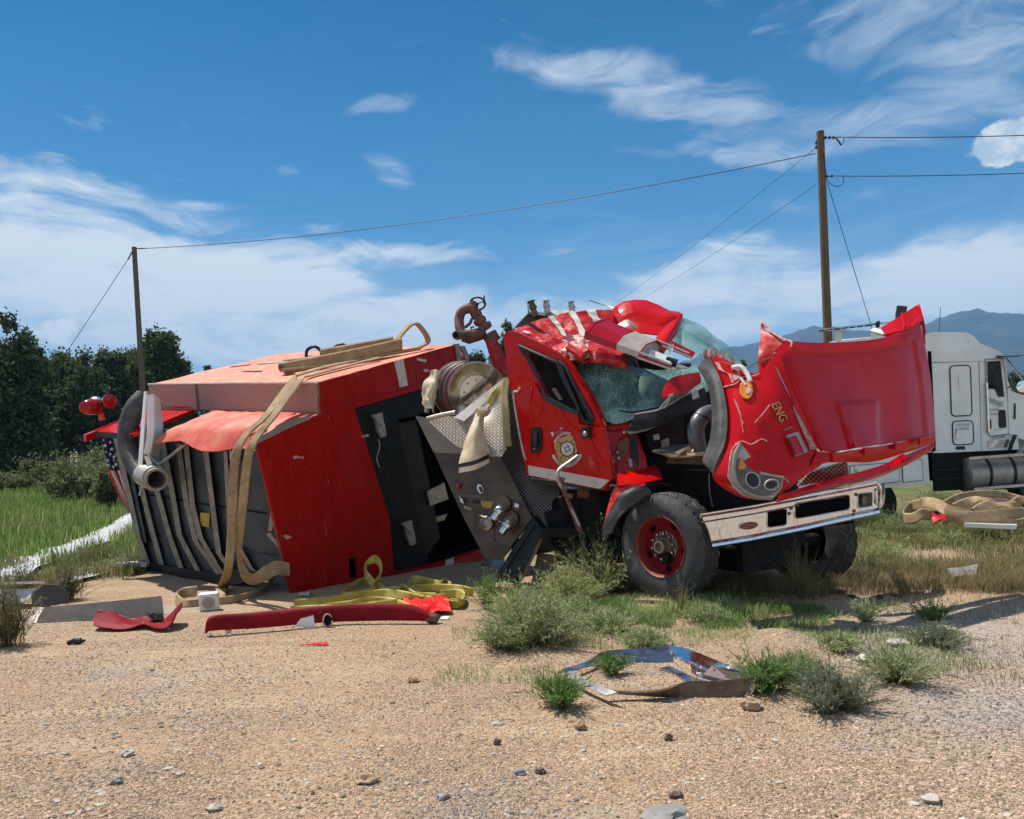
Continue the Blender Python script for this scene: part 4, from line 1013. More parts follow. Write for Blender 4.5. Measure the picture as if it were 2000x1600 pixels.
m.tube([hc + hx * .085, hc + hx * .09 + V(0, 0, .11)], .011, 6); m.tube([hc, P(925, 607, MD)], .02, 8)
m.build('wheel_spokes', 'black_plastic', GUN)
MB().tube([P(904, 601, MD), P(914, 596, MD), P(924, 592, MD), P(926, 602, MD)], [.03, .025, .03, .05], 8).build('gear_arm', 'rust', GUN)
# open hatch and folding ladder tips behind the cab roof
m = MB(); m.plate([P(1000, 645, 11.0), P(1031, 612, 11.0), P(1120, 616, 10.9), P(1120, 640, 10.9), P(1020, 660, 11)], V(-.2, -1, .1), .04); HAT = m.build('rear_hatch', 'panel_brown', ENG)
MB().box8([P(1031, 613, 10.9), P(1066, 617, 10.9), P(1066, 617, 11.2), P(1031, 613, 11.2), P(1031, 608, 10.9), P(1066, 611, 10.9), P(1066, 611, 11.2), P(1031, 608, 11.2)]).build('hatch_lip', 'alu_pale', HAT)
MB().box8([P(1070, 619, 10.8), P(1118, 616, 10.8), P(1118, 616, 11.2), P(1070, 619, 11.2), P(1070, 606, 10.9), P(1118, 606, 10.9), P(1118, 606, 11.2), P(1070, 606, 11.2)]).build('hatch_lip', 'alu_pale', HAT)
for x, y, l, mt in ((1046, 618, -9, 'muddy_metal'), (1070, 612, -4, 'alu_pale'), (1119, 614, -5, 'alu_pale')):
    b_ = MB(); t_ = P(x + l, y - 30 if mt == 'muddy_metal' else y - 24, 10.85)
    b_.tube([P(x, y, 10.85), seg(P(x, y, 10.85), t_, .45), seg(P(x, y, 10.85), t_, .5), seg(P(x, y, 10.85), t_, .78), seg(P(x, y, 10.85), t_, .84), t_], [.045, .04, .058, .045, .035, .062], 10); b_.build('valve_stem', mt, HAT)
MB().tube([P(1032, 612, 10.8), P(1031, 590, 10.8)], .008, 6).build('antenna_rod', 'rust', HAT)

# ------------------------------------------------------------------ the cab
DP = plane(P(1035, 935, 9.1), P(1190, 957, 8.32), P(1003, 690, 9.08))
def d(x, y, o=0): return on(DP, x, y, o)
win = [(1014, 675), (1034, 684), (1062, 696), (1088, 708), (1100, 740), (1118, 775), (1130, 797), (1124, 804), (1096, 790), (1068, 775), (1053, 742), (1030, 700)]
vent = [(1093, 706), (1104, 715), (1118, 745), (1140, 785), (1158, 818), (1155, 828), (1140, 822), (1132, 806), (1120, 775), (1103, 736)]
CAB = plate_on(DP, [(983, 655), (992, 646), (1008, 648), (1050, 668), (1098, 694), (1103, 700), (1140, 760), (1168, 812), (1178, 838), (1172, 840), (1160, 834), (1136, 830), (1134, 860), (1030, 930), (1026, 900), (1020, 890), (1001, 772), (992, 735)], .05, 0, [win, vent]).build('cab_side', 'red_door', ENG)
DOOR = plate_on(DP, [(1000, 772), (1030, 752), (1040, 748), (1062, 778), (1096, 796), (1128, 810), (1131, 828), (1158, 834), (1178, 838), (1185, 870), (1196, 935), (1178, 957), (1033, 929), (1020, 890)], .06, .045).build('cab_door', 'red_door', ENG)
# pressed creases across the door and the buckled pillar
for pts, h in (([(1040, 755), (1036, 790), (1042, 830), (1036, 870)], .012), ([(1060, 790), (1052, 815), (1030, 842)], .010), ([(1140, 835), (1160, 870), (1178, 905)], .012), ([(1095, 800), (1110, 825), (1135, 845)], .008)):
    MB().tube(cr1([d(x, y, .047) for x, y in pts], 4), h, 8).build('door_crease', 'red_paint', DOOR)
plate_on(DP, [(1132, 893), (1150, 887), (1166, 905), (1172, 928), (1156, 922), (1140, 908)], .008, .054).build('door_dent', 'red_rubbed', DOOR)
def seal(loop, r=.018, off=.012): return MB().tube([d(x, y, off) for x, y in loop + loop[:1]], r, 6, False)
seal(win, .02).build('window_seal', 'rubber_seal', CAB); seal(vent, .02).build('window_seal', 'rubber_seal', CAB)
m = plate_on(DP, [(1053, 742), (1068, 775), (1096, 790), (1124, 804), (1131, 800), (1128, 812), (1094, 799), (1062, 782)], .02, .06); m.build('window_seal', 'rubber_seal', DOOR)
plate_on(DP, vent, .006, -.01).build('vent_window', 'glass_dark', CAB)
# handle
HB = plate_on(DP, rrect(1036, 836, 1058, 885, 5, -.08), .02, .058).build('door_handle', 'black_plastic', DOOR)
m = MB(); m.tube([d(1047, 843, .07), d(1046, 858, .085), d(1046, 872, .07)], [.02, .028, .02], 8); m.build('handle_grip', 'rubber_seal', HB)
MB().lathe(d(1044, 877, .06), DP[1], [(0, .012), (.014, .01), (.014, 0)], 10).build('lock_barrel', 'steel', HB)
m = plate_on(DP, [(1134, 836), (1149, 834), (1151, 856), (1136, 858)], .04, .09); MB_ = m.build('mirror_bracket', 'black_plastic', DOOR)
MB().lathe(d(1142, 848, .09), DP[1], [(0, .015), (.022, .012), (.03, 0)], 12).build('bracket_bolt', 'steel_dusty', MB_)
plate_on(DP, [(1031, 909), (1190, 938), (1172, 955), (1033, 928)], .006, .053).build('white_stripe', 'white_strip', DOOR)
MB().tube([d(1000, 768, .06), d(1008, 768, .06)] , .012, 6).build('door_trim', 'steel', DOOR)
MB().tube(cr1([d(1015, 757, .06), d(1011, 765, .06), d(1003, 768, .05), d(1008, 810, .055), d(1016, 855, .055), d(1025, 893, .055), d(1029, 896, .05)], 4), .013, 6).build('door_trim', 'alu_pale', DOOR)
# crest: gold cross with a grey medallion and scrolls
cx, cy = 1105, 877
def cd(x, y, o=.052): return d(x, y, o)
cross = []
for k in range(48):
    a = 2 * math.pi * k / 48; r_ = 1 + .10 * math.cos(4 * a)
    cross.append((cx + 22 * r_ * math.cos(a + .5), cy + 26 * r_ * math.sin(a + .5)))
CR = MB().plate([cd(*p) for p in cross], DP[1], .003).build('door_crest', 'gold', DOOR)
MB().plate([cd(x, y, .055) for x, y in ellipse(cx + 3, cy, 14.5, 15.5, 28)], DP[1], .002).build('crest_ring', 'ink_black', CR)
MB().plate([cd(x, y, .058) for x, y in ellipse(cx + 3, cy, 12.2, 13.2, 28)], DP[1], .002).build('crest_medallion', 'decal_white', CR)
mal = []
for k in range(4):
    for r_, e in ((2.0, -.785), (7.4, -.42), (6.0, 0), (7.4, .42)):
        a = k * math.pi / 2 + e + .35; mal.append((cx + 3 + r_ * math.cos(a), cy + r_ * 1.08 * math.sin(a)))
MB().plate([cd(x, y, .061) for x, y in mal], DP[1], .002).build('crest_emblem', 'ink_grey', CR)
MB().plate([cd(x, y, .064) for x, y in ellipse(cx + 3, cy, 2.4, 2.6, 14)], DP[1], .002).build('crest_centre', 'decal_white', CR)
for a in (.6, 2.2, 3.8, 5.3):
    q = [(cx + 3 + r_ * math.cos(a + e), cy + r_ * 1.05 * math.sin(a + e)) for r_, e in ((16, -.04), (23, -.03), (23, .03), (16, .04))]
    MB().plate([cd(x, y, .055) for x, y in q], DP[1], .002).build('crest_bar', 'ink_black', CR)
def scroll(a0, a1, r0, r1, n=14):
    A0 = np.linspace(a0, a1, n); up_ = [(cx + 2 + r1 * math.cos(a), cy + r1 * 1.15 * math.sin(a)) for a in A0]; dn = [(cx + 2 + r0 * math.cos(a), cy + r0 * 1.15 * math.sin(a)) for a in A0[::-1]]
    return MB().plate([cd(x, y, .057) for x, y in up_ + dn], DP[1], .002).build('crest_scroll', 'decal_white', CR)
scroll(R(205), R(285), 24.5, 28.5); scroll(R(160), R(18), 26.5, 31)
def arc_text(t, a0, a1, r_, h, flip=False):
    def fn(u, v):
        a = a0 + (a1 - a0) * (u + .5); q = r_ + (h * v if not flip else -h * v)
        return cd(cx + 2 + q * math.cos(a), cy + q * 1.15 * math.sin(a), .061)
    letter(t, fn, 'crest_lettering', 'ink_black', CR)
arc_text("TORRANCE", R(212), R(280), 26.5, 2.6); arc_text("FIRE", R(140), R(105), 28.8, 2.8, True); arc_text("DEPT", R(80), R(45), 28.8, 2.8, True)
for q in ([(1075, 845), (1080, 843), (1082, 851), (1079, 853)], [(1093, 836), (1101, 836), (1094, 839)]): MB().plate([cd(x, y, .056) for x, y in q], DP[1], .002).build('decal_scrap', 'decal_white', CR)
MB().plate([cd(x, y, .056) for x, y in [(1082, 844), (1094, 840), (1108, 843), (1090, 848), (1083, 850)]], DP[1], .002).build('decal_scrap', 'decal_red', CR)
# broken mirror arm hanging in front of the door
ARM = MB().tube(cr1([P(1131, 889, 8.5), P(1112, 903, 8.45), P(1095, 915, 8.42), P(1089, 925, 8.4), P(1091, 940, 8.4), P(1103, 962, 8.4), P(1114, 990, 8.4), P(1128, 1020, 8.38), P(1133, 1035, 8.38)], 4), [.02] * 20 + [.022] * 13, 8).build('mirror_arm', 'steel_dusty', ENG)
MB().tube([P(1127, 893, 8.52), P(1134, 882, 8.55), P(1133, 872, 8.6)], [.04, .045, .035], 8).build('arm_pivot', 'black_plastic', ARM)
MB().tube([P(1100, 955, 8.4), P(1116, 995, 8.4), P(1134, 1038, 8.38)], [.026, .024, .03], 8).build('arm_sleeve', 'rust', ARM)
for x, y in ((1097, 936), (1102, 953), (1112, 969)): MB().box(P(x, y, 8.4), V(.03, 0, -.01), V(0, .02, 0), V(.008, 0, .02)).build('arm_clamp', 'muddy_metal', ARM)
# A-pillar standing proud, dark rubber beside the windscreen
m = MB(); m.grid(patch([[(1099, 694, 8.98), (1106, 690, 8.85), (1112, 697, 8.9)], [(1124, 735, 8.78), (1134, 732, 8.7), (1140, 740, 8.75)], [(1152, 785, 8.58), (1165, 783, 8.5), (1170, 790, 8.55)], [(1174, 836, 8.42), (1184, 832, 8.36), (1188, 838, 8.4)]], 5, 3), .03); recalc(m.build('front_pillar', 'red_rubbed', CAB))
m = MB(); m.grid(patch([[(1113, 694, 8.95), (1122, 700, 8.98)], [(1140, 742, 8.76), (1150, 745, 8.8)], [(1168, 795, 8.55), (1178, 795, 8.6)], [(1186, 832, 8.40), (1196, 826, 8.45)]], 5, 2), .02); recalc(m.build('window_seal', 'rubber_seal', CAB))
# cab floor, back wall and what is dimly seen within
DRB, DFB = P(1035, 935, 9.15), P(1190, 950, 8.4)
m = MB(); m.plate([DRB, DFB, DFB + A_ * 2.05, DRB + A_ * 2.05], Z_, .05); m.build('cab_floor', 'interior', CAB)
TRB = P(1006, 655, 9.38)
m = MB(); m.plate([DRB + A_ * .05, TRB + A_ * .1, TRB + A_ * 1.0 + V(0, 0, -.1), P(1250, 640, 10.3), DRB + A_ * 2.05], H_, .05); m.build('cab_back_wall', 'interior', CAB)
m = MB(); m.grid(patch([[(1028, 686, 9.4), (1075, 722, 9.6)], [(1040, 735, 9.5), (1066, 745, 9.6)]], 3, 3), .02); recalc(m.build('roof_lining', 'seat_pale', CAB))
m = MB(); m.plate([P(1077, 760, 9.1), P(1083, 757, 9.1), P(1098, 780, 9.05), P(1092, 782, 9.05)], V(-.5, -.8, .1), .02); m.build('seat_belt_buckle', 'card', CAB)
for x, y, D_ in ((1090, 800, 9.6), (1285, 765, 9.7)): MB().blob(P(x, y, D_), (.26, .2, .38), x, 2, .1).build('cab_seat', 'seat_pale' if x > 1200 else 'interior', CAB)
m = MB(); m.tube([P(1215, 790, 9.0) + .19 * (A_ * math.cos(a) + unit(V(-.3, .5, .8)) * math.sin(a)) for a in np.linspace(0, 2 * math.pi, 21)], .016, 6, False); m.build('steering_wheel', 'black_plastic', CAB)
m = MB(); m.grid(patch([[(1195, 808, 8.9), (1280, 785, 9.1), (1390, 745, 9.6)], [(1190, 830, 8.6), (1280, 806, 8.8), (1395, 760, 9.3)]], 3, 4), .1); recalc(m.build('dashboard', 'interior', CAB))
# ---- roof: crushed sheet, torn corner, folded rear wall with its stripes, hump over the far seat
r0 = [(1003, 648, 9.32), (1050, 670, 9.1), (1092, 696, 8.9), (1118, 708, 8.75), (1140, 705, 8.65), (1170, 694, 8.6), (1226, 712, 8.55)]
r1 = [(1005, 640, 9.4), (1052, 660, 9.15), (1090, 682, 8.95), (1118, 690, 8.72), (1142, 690, 8.62), (1175, 686, 8.62), (1222, 700, 8.6)]
r2 = [(1012, 635, 9.5), (1060, 655, 9.3), (1098, 672, 9.1), (1125, 664, 8.9), (1148, 672, 8.8), (1185, 680, 8.85), (1225, 694, 8.9)]
r3 = [(1030, 633, 9.7), (1080, 654, 9.6), (1112, 666, 9.5), (1140, 660, 9.4), (1165, 662, 9.4), (1200, 668, 9.5), (1240, 680, 9.5)]
ROOF = recalc(MB().grid(patch([r0, r1, r2, r3], 4, 3, crumple=.05, fr=5.5, seed=5, ridge=True), .012).build('cab_roof', 'red_rubbed', ENG, True, 14))
MB().tube([P(1012, 652, 9.25), P(1052, 676, 9.02), P(1094, 698, 8.82)], .016, 8).build('roof_gutter', 'red_rubbed', ROOF)
m = MB(); m.pipe(cr1([P(1118, 680, 8.75), P(1134, 689, 8.62), P(1146, 697, 8.55)], 4), .085, .055, 9); TC = m.build('torn_corner', 'red_rubbed', ROOF)
m = MB(); m.grid(patch([[(1112, 664, 8.95), (1124, 655, 8.9), (1138, 664, 8.8)], [(1104, 690, 8.8), (1126, 676, 8.7), (1150, 684, 8.6)], [(1116, 706, 8.7), (1136, 702, 8.58), (1152, 702, 8.55)]], 5, 5, crumple=.06, fr=9, seed=8, ridge=True), .01); recalc(m.build('torn_corner', 'scraped', ROOF, True, 20))
m = MB(); m.grid(patch([[(1150, 690, 8.58), (1185, 690, 8.52), (1215, 700, 8.5)], [(1152, 702, 8.5), (1190, 704, 8.45), (1224, 716, 8.45)]], 4, 5), .05); recalc(m.build('visor_rim', 'red_rubbed', ROOF))
# folded rear wall (stripes run down it)
BW = [[(1036, 632, 9.9), (1082, 620, 10.0), (1126, 610, 10.1), (1170, 606, 10.2), (1210, 604, 10.3)], [(1060, 648, 9.75), (1096, 640, 9.85), (1140, 632, 9.9), (1185, 630, 10.05), (1222, 636, 10.2)], [(1086, 666, 9.55), (1112, 664, 9.6), (1150, 660, 9.7), (1200, 662, 9.9), (1235, 672, 10.1)]]
gb = patch(BW, 6, 8, crumple=.03, fr=5, seed=9, ridge=True)
RWL = recalc(MB().grid(gb, .015).build('folded_rear_wall', 'red_rubbed', ROOF))
for c0, c1 in ((6, 8), (13, 15), (19, 22)):
    MB().grid(gb[:, c0:c1 + 1] + V(0, -.012, .008), .0).build('wall_stripe', 'white_strip', ROOF)
m = MB(); m.grid(patch([[(1195, 612, 10.2), (1216, 594, 10.3), (1240, 588, 10.3), (1285, 602, 10.2), (1328, 613, 10.1)], [(1206, 625, 10.0), (1224, 612, 10.0), (1250, 608, 10.0), (1290, 618, 9.9), (1326, 622, 9.9)], [(1212, 640, 9.9), (1232, 634, 9.85), (1262, 636, 9.8), (1300, 642, 9.75), (1320, 640, 9.8)], [(1225, 655, 9.75), (1245, 652, 9.65), (1278, 660, 9.6), (1300, 664, 9.6), (1312, 662, 9.65)]], 3, 2, crumple=.055, fr=3.1, seed=11, ridge=True), .015); HUMP = recalc(m.build('roof_hump', 'red_paint', ROOF, True, 14))
m = MB(); m.grid(patch([[(1312, 615, 9.95), (1332, 612, 9.9), (1333, 628, 9.9)], [(1296, 640, 9.7), (1318, 635, 9.65), (1322, 650, 9.65)], [(1280, 662, 9.45), (1302, 662, 9.4), (1306, 676, 9.45)], [(1276, 676, 9.3), (1292, 684, 9.3), (1296, 692, 9.35)]], 5, 4), .04); recalc(m.build('far_pillar', 'red_paint', ROOF))
m = MB(); m.grid(patch([[(1206, 632, 9.6), (1226, 622, 9.6), (1246, 636, 9.5)], [(1214, 640, 9.45), (1230, 634, 9.4), (1244, 642, 9.4)]], 3, 3, crumple=.03, seed=2), .01); recalc(m.build('torn_flap', 'alu_dusty', ROOF))
MB().tube([P(1152, 587, 10.6), P(1180, 596, 10.5), P(1205, 604, 10.3)], .006, 5).build('bent_antenna', 'insulator', ROOF)
m = MB(); m.grid(patch([[(1226, 696, 9.0), (1290, 712, 9.0), (1350, 712, 9.1)], [(1245, 722, 9.3), (1300, 735, 9.3), (1345, 735, 9.35)]], 3, 4), .02); recalc(m.build('roof_header', 'interior', ROOF))
m = MB(); m.grid(patch([[(1212, 694, 8.7), (1225, 690, 8.75), (1245, 700, 8.8)], [(1236, 712, 8.62), (1242, 706, 8.7), (1248, 716, 8.7)]], 3, 3, crumple=.02, seed=6), .01); recalc(m.build('torn_flap', 'muddy_metal', ROOF))
# ---- windscreen, crazed and sagging
W0 = [[(1124, 700, 8.95), (1157, 690, 8.9), (1200, 706, 8.8), (1250, 720, 8.8), (1310, 722, 8.95), (1355, 713, 9.1), (1392, 690, 9.35)],
      [(1140, 742, 8.78), (1175, 735, 8.65), (1220, 742, 8.55), (1265, 748, 8.55), (1315, 745, 8.75), (1362, 730, 8.98), (1400, 705, 9.2)],
      [(1164, 785, 8.6), (1192, 782, 8.48), (1235, 778, 8.42), (1280, 772, 8.5), (1325, 765, 8.65), (1372, 745, 8.85), (1408, 720, 9.1)],
      [(1186, 824, 8.42), (1206, 828, 8.35), (1248, 815, 8.32), (1290, 800, 8.42), (1335, 785, 8.55), (1378, 765, 8.75), (1412, 740, 9.0)]]
recalc(MB().grid(patch(W0, 6, 6, crumple=.02, fr=4, seed=3)).build('windscreen', 'glass_cracked', ENG, True, 180))
W1 = [[(1322, 645, 9.75), (1334, 618, 9.9), (1374, 640, 10.0), (1420, 674, 10.1), (1450, 708, 10.1)], [(1312, 662, 9.6), (1338, 652, 9.65), (1378, 668, 9.7), (1412, 692, 9.8), (1446, 712, 9.9)], [(1300, 680, 9.45), (1342, 690, 9.4), (1376, 698, 9.4), (1404, 706, 9.5), (1440, 716, 9.7)]]
recalc(MB().grid(patch(W1, 6, 6, crumple=.035, fr=4, seed=7)).build('windscreen', 'glass_cracked', ENG, True, 180))
m = MB(); m.plate([P(1352, 652, 10.2), P(1392, 676, 10.3), P(1420, 700, 10.3), P(1372, 672, 10.2)], V(0, -1, 0), .04); m.build('sun_visor', 'interior', CAB)
# shattered fibreglass edge over the fender
m = MB(); rnd = random.Random(4)
for k in range(70):
    t = rnd.random(); b_ = P(1376 + 60 * t, 702 - 8 * math.sin(t * 3) + 22 * t, 8.0 + .1 * t); e_ = b_ + V(rnd.uniform(-.04, .08), rnd.uniform(-.1, .1), rnd.uniform(.02, .13))
    m.tube([b_, seg(b_, e_, .6) + V(rnd.uniform(-.02, .02), 0, .01), e_], [.006, .004, .001], 4)
kind(m.build('glass_fibres', 'scraped', ENG), 'stuff')
# ---- light bar wrenched sideways over the roof
def lp(t, k):
    cs = [((1141, 662, 8.55), (1312, 722, 8.30)), ((1142, 648, 8.55), (1312, 712, 8.30)), ((1155, 631, 8.7), (1326, 697, 8.42)), ((1178, 622, 8.9), (1346, 690, 8.62)), ((1192, 634, 9.0), (1352, 700, 8.72)), ((1188, 655, 8.95), (1345, 718, 8.65))]
    a, b_ = cs[k]; return seg(P(*a), P(*b_), t)
def bar_part(t0, t1, name, mat, parent, ks=range(6), caps=True, sc=1.0):
    m = MB(); vs = [lp(t0, k) for k in ks] + [lp(t1, k) for k in ks]; n = len(list(ks))
    if sc != 1.0:
        for s_ in (0, n):
            c_ = sum(vs[s_:s_ + n]) / n
            for i in range(s_, s_ + n): vs[i] = c_ + (vs[i] - c_) * sc
    m.add(vs, [(i, (i + 1) % n, n + (i + 1) % n, n + i) for i in range(n)] + ([tuple(range(n))[::-1], tuple(range(n, 2 * n))] if caps else []))
    return recalc(m.build(name, mat, parent, False))
BAR = bar_part(0, .36, 'light_bar', 'red_lens', ENG)
bar_part(.36, .64, 'clear_lens', 'clear_dusty', BAR, caps=False); bar_part(.36, .63, 'lamp_carrier', 'steel_dusty', BAR, sc=.8)
m = MB()
for a, b_ in ((0, .03), (.345, .365), (.625, .64)):
    for k in range(6): m.tube([lp(b_, k), lp(b_, (k + 1) % 6)], .008, 6)
m.build('lens_rim', 'red_paint', BAR)
for k in (0, 1, 3, 4): MB().tube([lp(.62, k), lp(1.0, k)], .012, 6).build('bar_rail', 'alu_pale', BAR)
m = MB(); m.plate([lp(.60, 0), lp(1, 0), lp(1, 5), lp(.60, 5)], V(0, 0, 1), .01); m.build('bar_base', 'steel_dusty', BAR)
m = MB(); m.plate([seg(lp(.60, 0), lp(.60, 1), .1), seg(lp(1, 0), lp(1, 1), .1), seg(lp(1, 0), lp(1, 1), .55), seg(lp(.62, 0), lp(.62, 1), .55)], V(-.4, -.9, 0), .01); m.build('broken_lens', 'red_lens', BAR)
m = MB(); m.plate([seg(lp(.66, 0), lp(.66, 5), .3) + V(0, 0, .02), seg(lp(.92, 0), lp(.92, 5), .3) + V(0, 0, .02), seg(lp(.92, 0), lp(.92, 5), .5) + V(0, 0, .09), seg(lp(.66, 0), lp(.66, 5), .5) + V(0, 0, .09)], V(0, -.7, .7), .01); m.build('reflector', 'white_plastic', BAR)
MB().lathe(seg(lp(.90, 0), lp(.90, 4), .4), unit(lp(1, 0) - lp(0, 0)), [(0, -.06), (.04, -.06), (.045, .06), (0, .06)], 12).build('bar_motor', 'black_plastic', BAR)
m = MB(); m.plate([lp(.72, 4), lp(1.0, 4), lp(1.0, 4) + V(.05, .05, .07), lp(.74, 4) + V(.03, .05, .10)], V(0, -1, .3), .01); m.build('broken_lens', 'red_lens', BAR)
m = MB(); m.plate([P(1304, 673, 8.75), P(1312, 678, 8.75), P(1316, 670, 8.75), P(1313, 690, 8.7), P(1307, 692, 8.7)], V(0, -1, 0), .01); m.build('torn_bracket', 'alu_pale', BAR)

# ------------------------------------------------------------------ front: cowl, engine bay, fender, hood, bumper, wheels
FW = plane(P(1180, 830, 8.5), P(1262, 900, 8.45), P(1200, 935, 8.45))
FWL = plate_on(FW, [(1176, 828), (1235, 826), (1240, 846), (1262, 900), (1266, 925), (1205, 942), (1197, 935), (1186, 862)], .05).build('fire_wall', 'red_paint', ENG)
for q, mt in (([(1205, 868), (1220, 855), (1232, 858), (1228, 880), (1216, 895), (1206, 890)], 'rust'), ([(1184, 858), (1194, 866), (1198, 890), (1190, 892)], 'black_plastic'), ([(1228, 850), (1240, 848), (1248, 890), (1246, 910), (1236, 912), (1232, 880)], 'black_plastic'), ([(1226, 897), (1240, 894), (1243, 910), (1230, 914)], 'alu_dusty')):
    plate_on(FW, q, .05, .06).build('hinge_bracket', mt, FWL)
for x, y in ((1206, 884), (1209, 895), (1219, 845), (1198, 902)): MB().lathe(on(FW, x, y, .06), FW[1], [(0, .02), (.016, .015), (.02, 0)], 8).build('hinge_bolt', 'steel', FWL)
for q in (([(1184, 840), (1200, 842), (1216, 838)]), ([(1195, 905), (1203, 905), (1205, 920)]), ([(1243, 850), (1252, 875), (1262, 900)])): MB().tube([on(FW, x, y, .012) for x, y in q], .012, 6).build('wall_flange', 'red_paint', FWL)
BAYP = plane(P(1240, 850, 8.75), P(1400, 800, 9.1), P(1300, 960, 8.7))
BAY = plate_on(BAYP, [(1236, 828), (1300, 800), (1385, 765), (1425, 760), (1430, 960), (1400, 1000), (1270, 990), (1255, 930)], .05).build('engine_bay', 'engine_black', ENG)
plate_on(BAYP, [(1262, 845), (1335, 812), (1338, 862), (1312, 876), (1270, 880)], .1, .15).build('heater_box', 'black_plastic', BAY)
plate_on(BAYP, [(1276, 850), (1287, 847), (1289, 858), (1278, 860)], .01, .22).build('bay_sticker', 'paper', BAY)
plate_on(BAYP, [(1291, 861), (1306, 855), (1309, 877), (1294, 881)], .01, .22).build('bay_sticker', 'steel_dusty', BAY)
m = MB(); m.tube(cr1([P(1388, 806, 8.2), P(1374, 812, 8.15), P(1362, 828, 8.1), P(1359, 846, 8.1), P(1362, 866, 8.1), P(1366, 890, 8.15)], 5), .085, 16); INT = m.build('intake_pipe', 'engine_grey', ENG)
for (x, y, dx, dy) in ((1371, 815, .5, .6), (1360, 849, .05, 1)): MB().lathe(P(x, y, 8.13), unit(V(-dx * .6, 0, -dy)), [(.088, -.012), (.092, -.01), (.092, .01), (.088, .012)], 20).build('pipe_clamp', 'ink_black', INT)
m = MB(); m.grid(patch([[(1274, 880, 8.1), (1300, 872, 8.3), (1345, 866, 8.45)], [(1290, 884, 8.0), (1320, 880, 8.1), (1378, 878, 8.2)], [(1309, 893, 7.95), (1340, 893, 7.98), (1378, 893, 8.05)]], 4, 4), .02); TRY = recalc(m.build('battery_tray', 'muddy_metal', ENG))
m = MB(); m.box8([P(1300, 905, 8.05), P(1376, 908, 8.1), P(1376, 905, 8.4), P(1310, 903, 8.4), P(1308, 893, 7.97), P(1378, 893, 8.06), P(1378, 890, 8.4), P(1312, 890, 8.4)]); m.build('tray_front', 'muddy_metal', TRY)
for q in ([(1318, 883, 7.98), (1346, 870, 8.1), (1349, 873, 8.1), (1325, 887, 7.98)], [(1345, 875, 8.0), (1356, 872, 8.1), (1354, 882, 8.0), (1340, 884, 7.98)], [(1340, 886, 7.96), (1376, 882, 8.0), (1374, 889, 7.96), (1345, 890, 7.95)]):
    m = MB(); m.plate([P(*x) for x in q], V(0, -.5, .8), .008); m.build('torn_card', 'card', TRY)
m = MB(); m.grid(patch([[(1240, 810, 8.15), (1290, 800, 8.2), (1335, 775, 8.35), (1376, 757, 8.55)], [(1234, 826, 8.1), (1288, 818, 8.15), (1336, 794, 8.3), (1382, 774, 8.5)], [(1226, 845, 8.1), (1286, 834, 8.15), (1340, 808, 8.3), (1385, 792, 8.5)]], 4, 6, crumple=.01, seed=1), .03); COW = recalc(m.build('cowl_panel', 'black_plastic', ENG))
MB().tube(cr1([P(1240, 809, 8.13), P(1290, 799, 8.18), P(1335, 774, 8.33), P(1376, 756, 8.53)], 6), .009, 6).build('cowl_edge', 'alu_pale', COW)
m = MB(); m.plate([P(1350, 763, 8.33), P(1363, 763, 8.38), P(1366, 776, 8.36), P(1353, 781, 8.30)], V(-.4, -.9, .1), .006); m.build('cowl_sticker', 'paper', COW)
m = MB(); m.plate([P(1222, 843, 8.08), P(1236, 828, 8.08), P(1262, 838, 8.06), P(1285, 832, 8.1), P(1262, 842, 8.04), P(1232, 848, 8.04)], V(-.4, -.9, .1), .02); m.build('cowl_flap', 'black_plastic', COW)
m = MB(); m.grid(patch([[(1296, 757, 8.2), (1312, 738, 8.3), (1340, 731, 8.4), (1366, 727, 8.5)], [(1294, 768, 8.12), (1316, 760, 8.2), (1345, 754, 8.3), (1370, 746, 8.42)], [(1298, 776, 8.08), (1318, 770, 8.15), (1340, 770, 8.25), (1362, 754, 8.4)]], 4, 4, crumple=.02, seed=3), .012); recalc(m.build('hood_fragment', 'red_hood', ENG))
m = MB(); m.tube([P(1314, 770, 8.05), P(1297, 798, 8.05)], .012, 6); m.tube([P(1311, 772, 8.05), P(1288, 799, 8.08)], .01, 6); m.tube([P(1306, 775, 8.05), P(1315, 772, 8.05)], .022, 6); m.build('wiper_arm', 'steel', ENG)
m = MB(); m.tube([P(1288, 796, 8.35), P(1235, 806, 8.3), P(1210, 802, 8.3)], .01, 6); m.build('wiper_blade', 'black_plastic', ENG)
# what is left of the wheel arch behind the front wheel
m = MB(); m.grid(patch([[(1206, 926, 8.1), (1245, 918, 8.25), (1282, 908, 8.4)], [(1205, 938, 7.98), (1248, 932, 8.0), (1292, 930, 8.1)], [(1208, 948, 7.9), (1250, 944, 7.92), (1294, 934, 8.05)]], 4, 4, lin_u=True), .02); ARCH = recalc(m.build('fender_rear', 'red_paint', ENG))
m = MB(); m.grid(patch([[(1205, 940, 7.95), (1235, 945, 7.9), (1262, 944, 7.9)], [(1193, 970, 7.98), (1215, 962, 7.9), (1252, 952, 7.88)], [(1183, 1005, 8.0), (1193, 995, 7.92), (1200, 980, 7.9)], [(1177, 1036, 8.0), (1183, 1030, 7.95), (1186, 1018, 7.92)]], 5, 4), .02); recalc(m.build('fender_skirt', 'red_rubbed', ARCH))
m = MB(); m.grid(patch([[(1222, 957, 7.85), (1245, 950, 7.83), (1264, 951, 7.83)], [(1205, 972, 7.86), (1232, 965, 7.8), (1272, 962, 7.82)], [(1190, 1000, 7.9), (1212, 988, 7.82), (1256, 972, 7.8)], [(1180, 1022, 7.92), (1198, 1012, 7.84), (1214, 1003, 7.8)], [(1176, 1048, 7.95), (1184, 1044, 7.9), (1192, 1042, 7.86)]], 5, 4), .03); recalc(m.build('fender_rubber', 'rubber', ARCH))
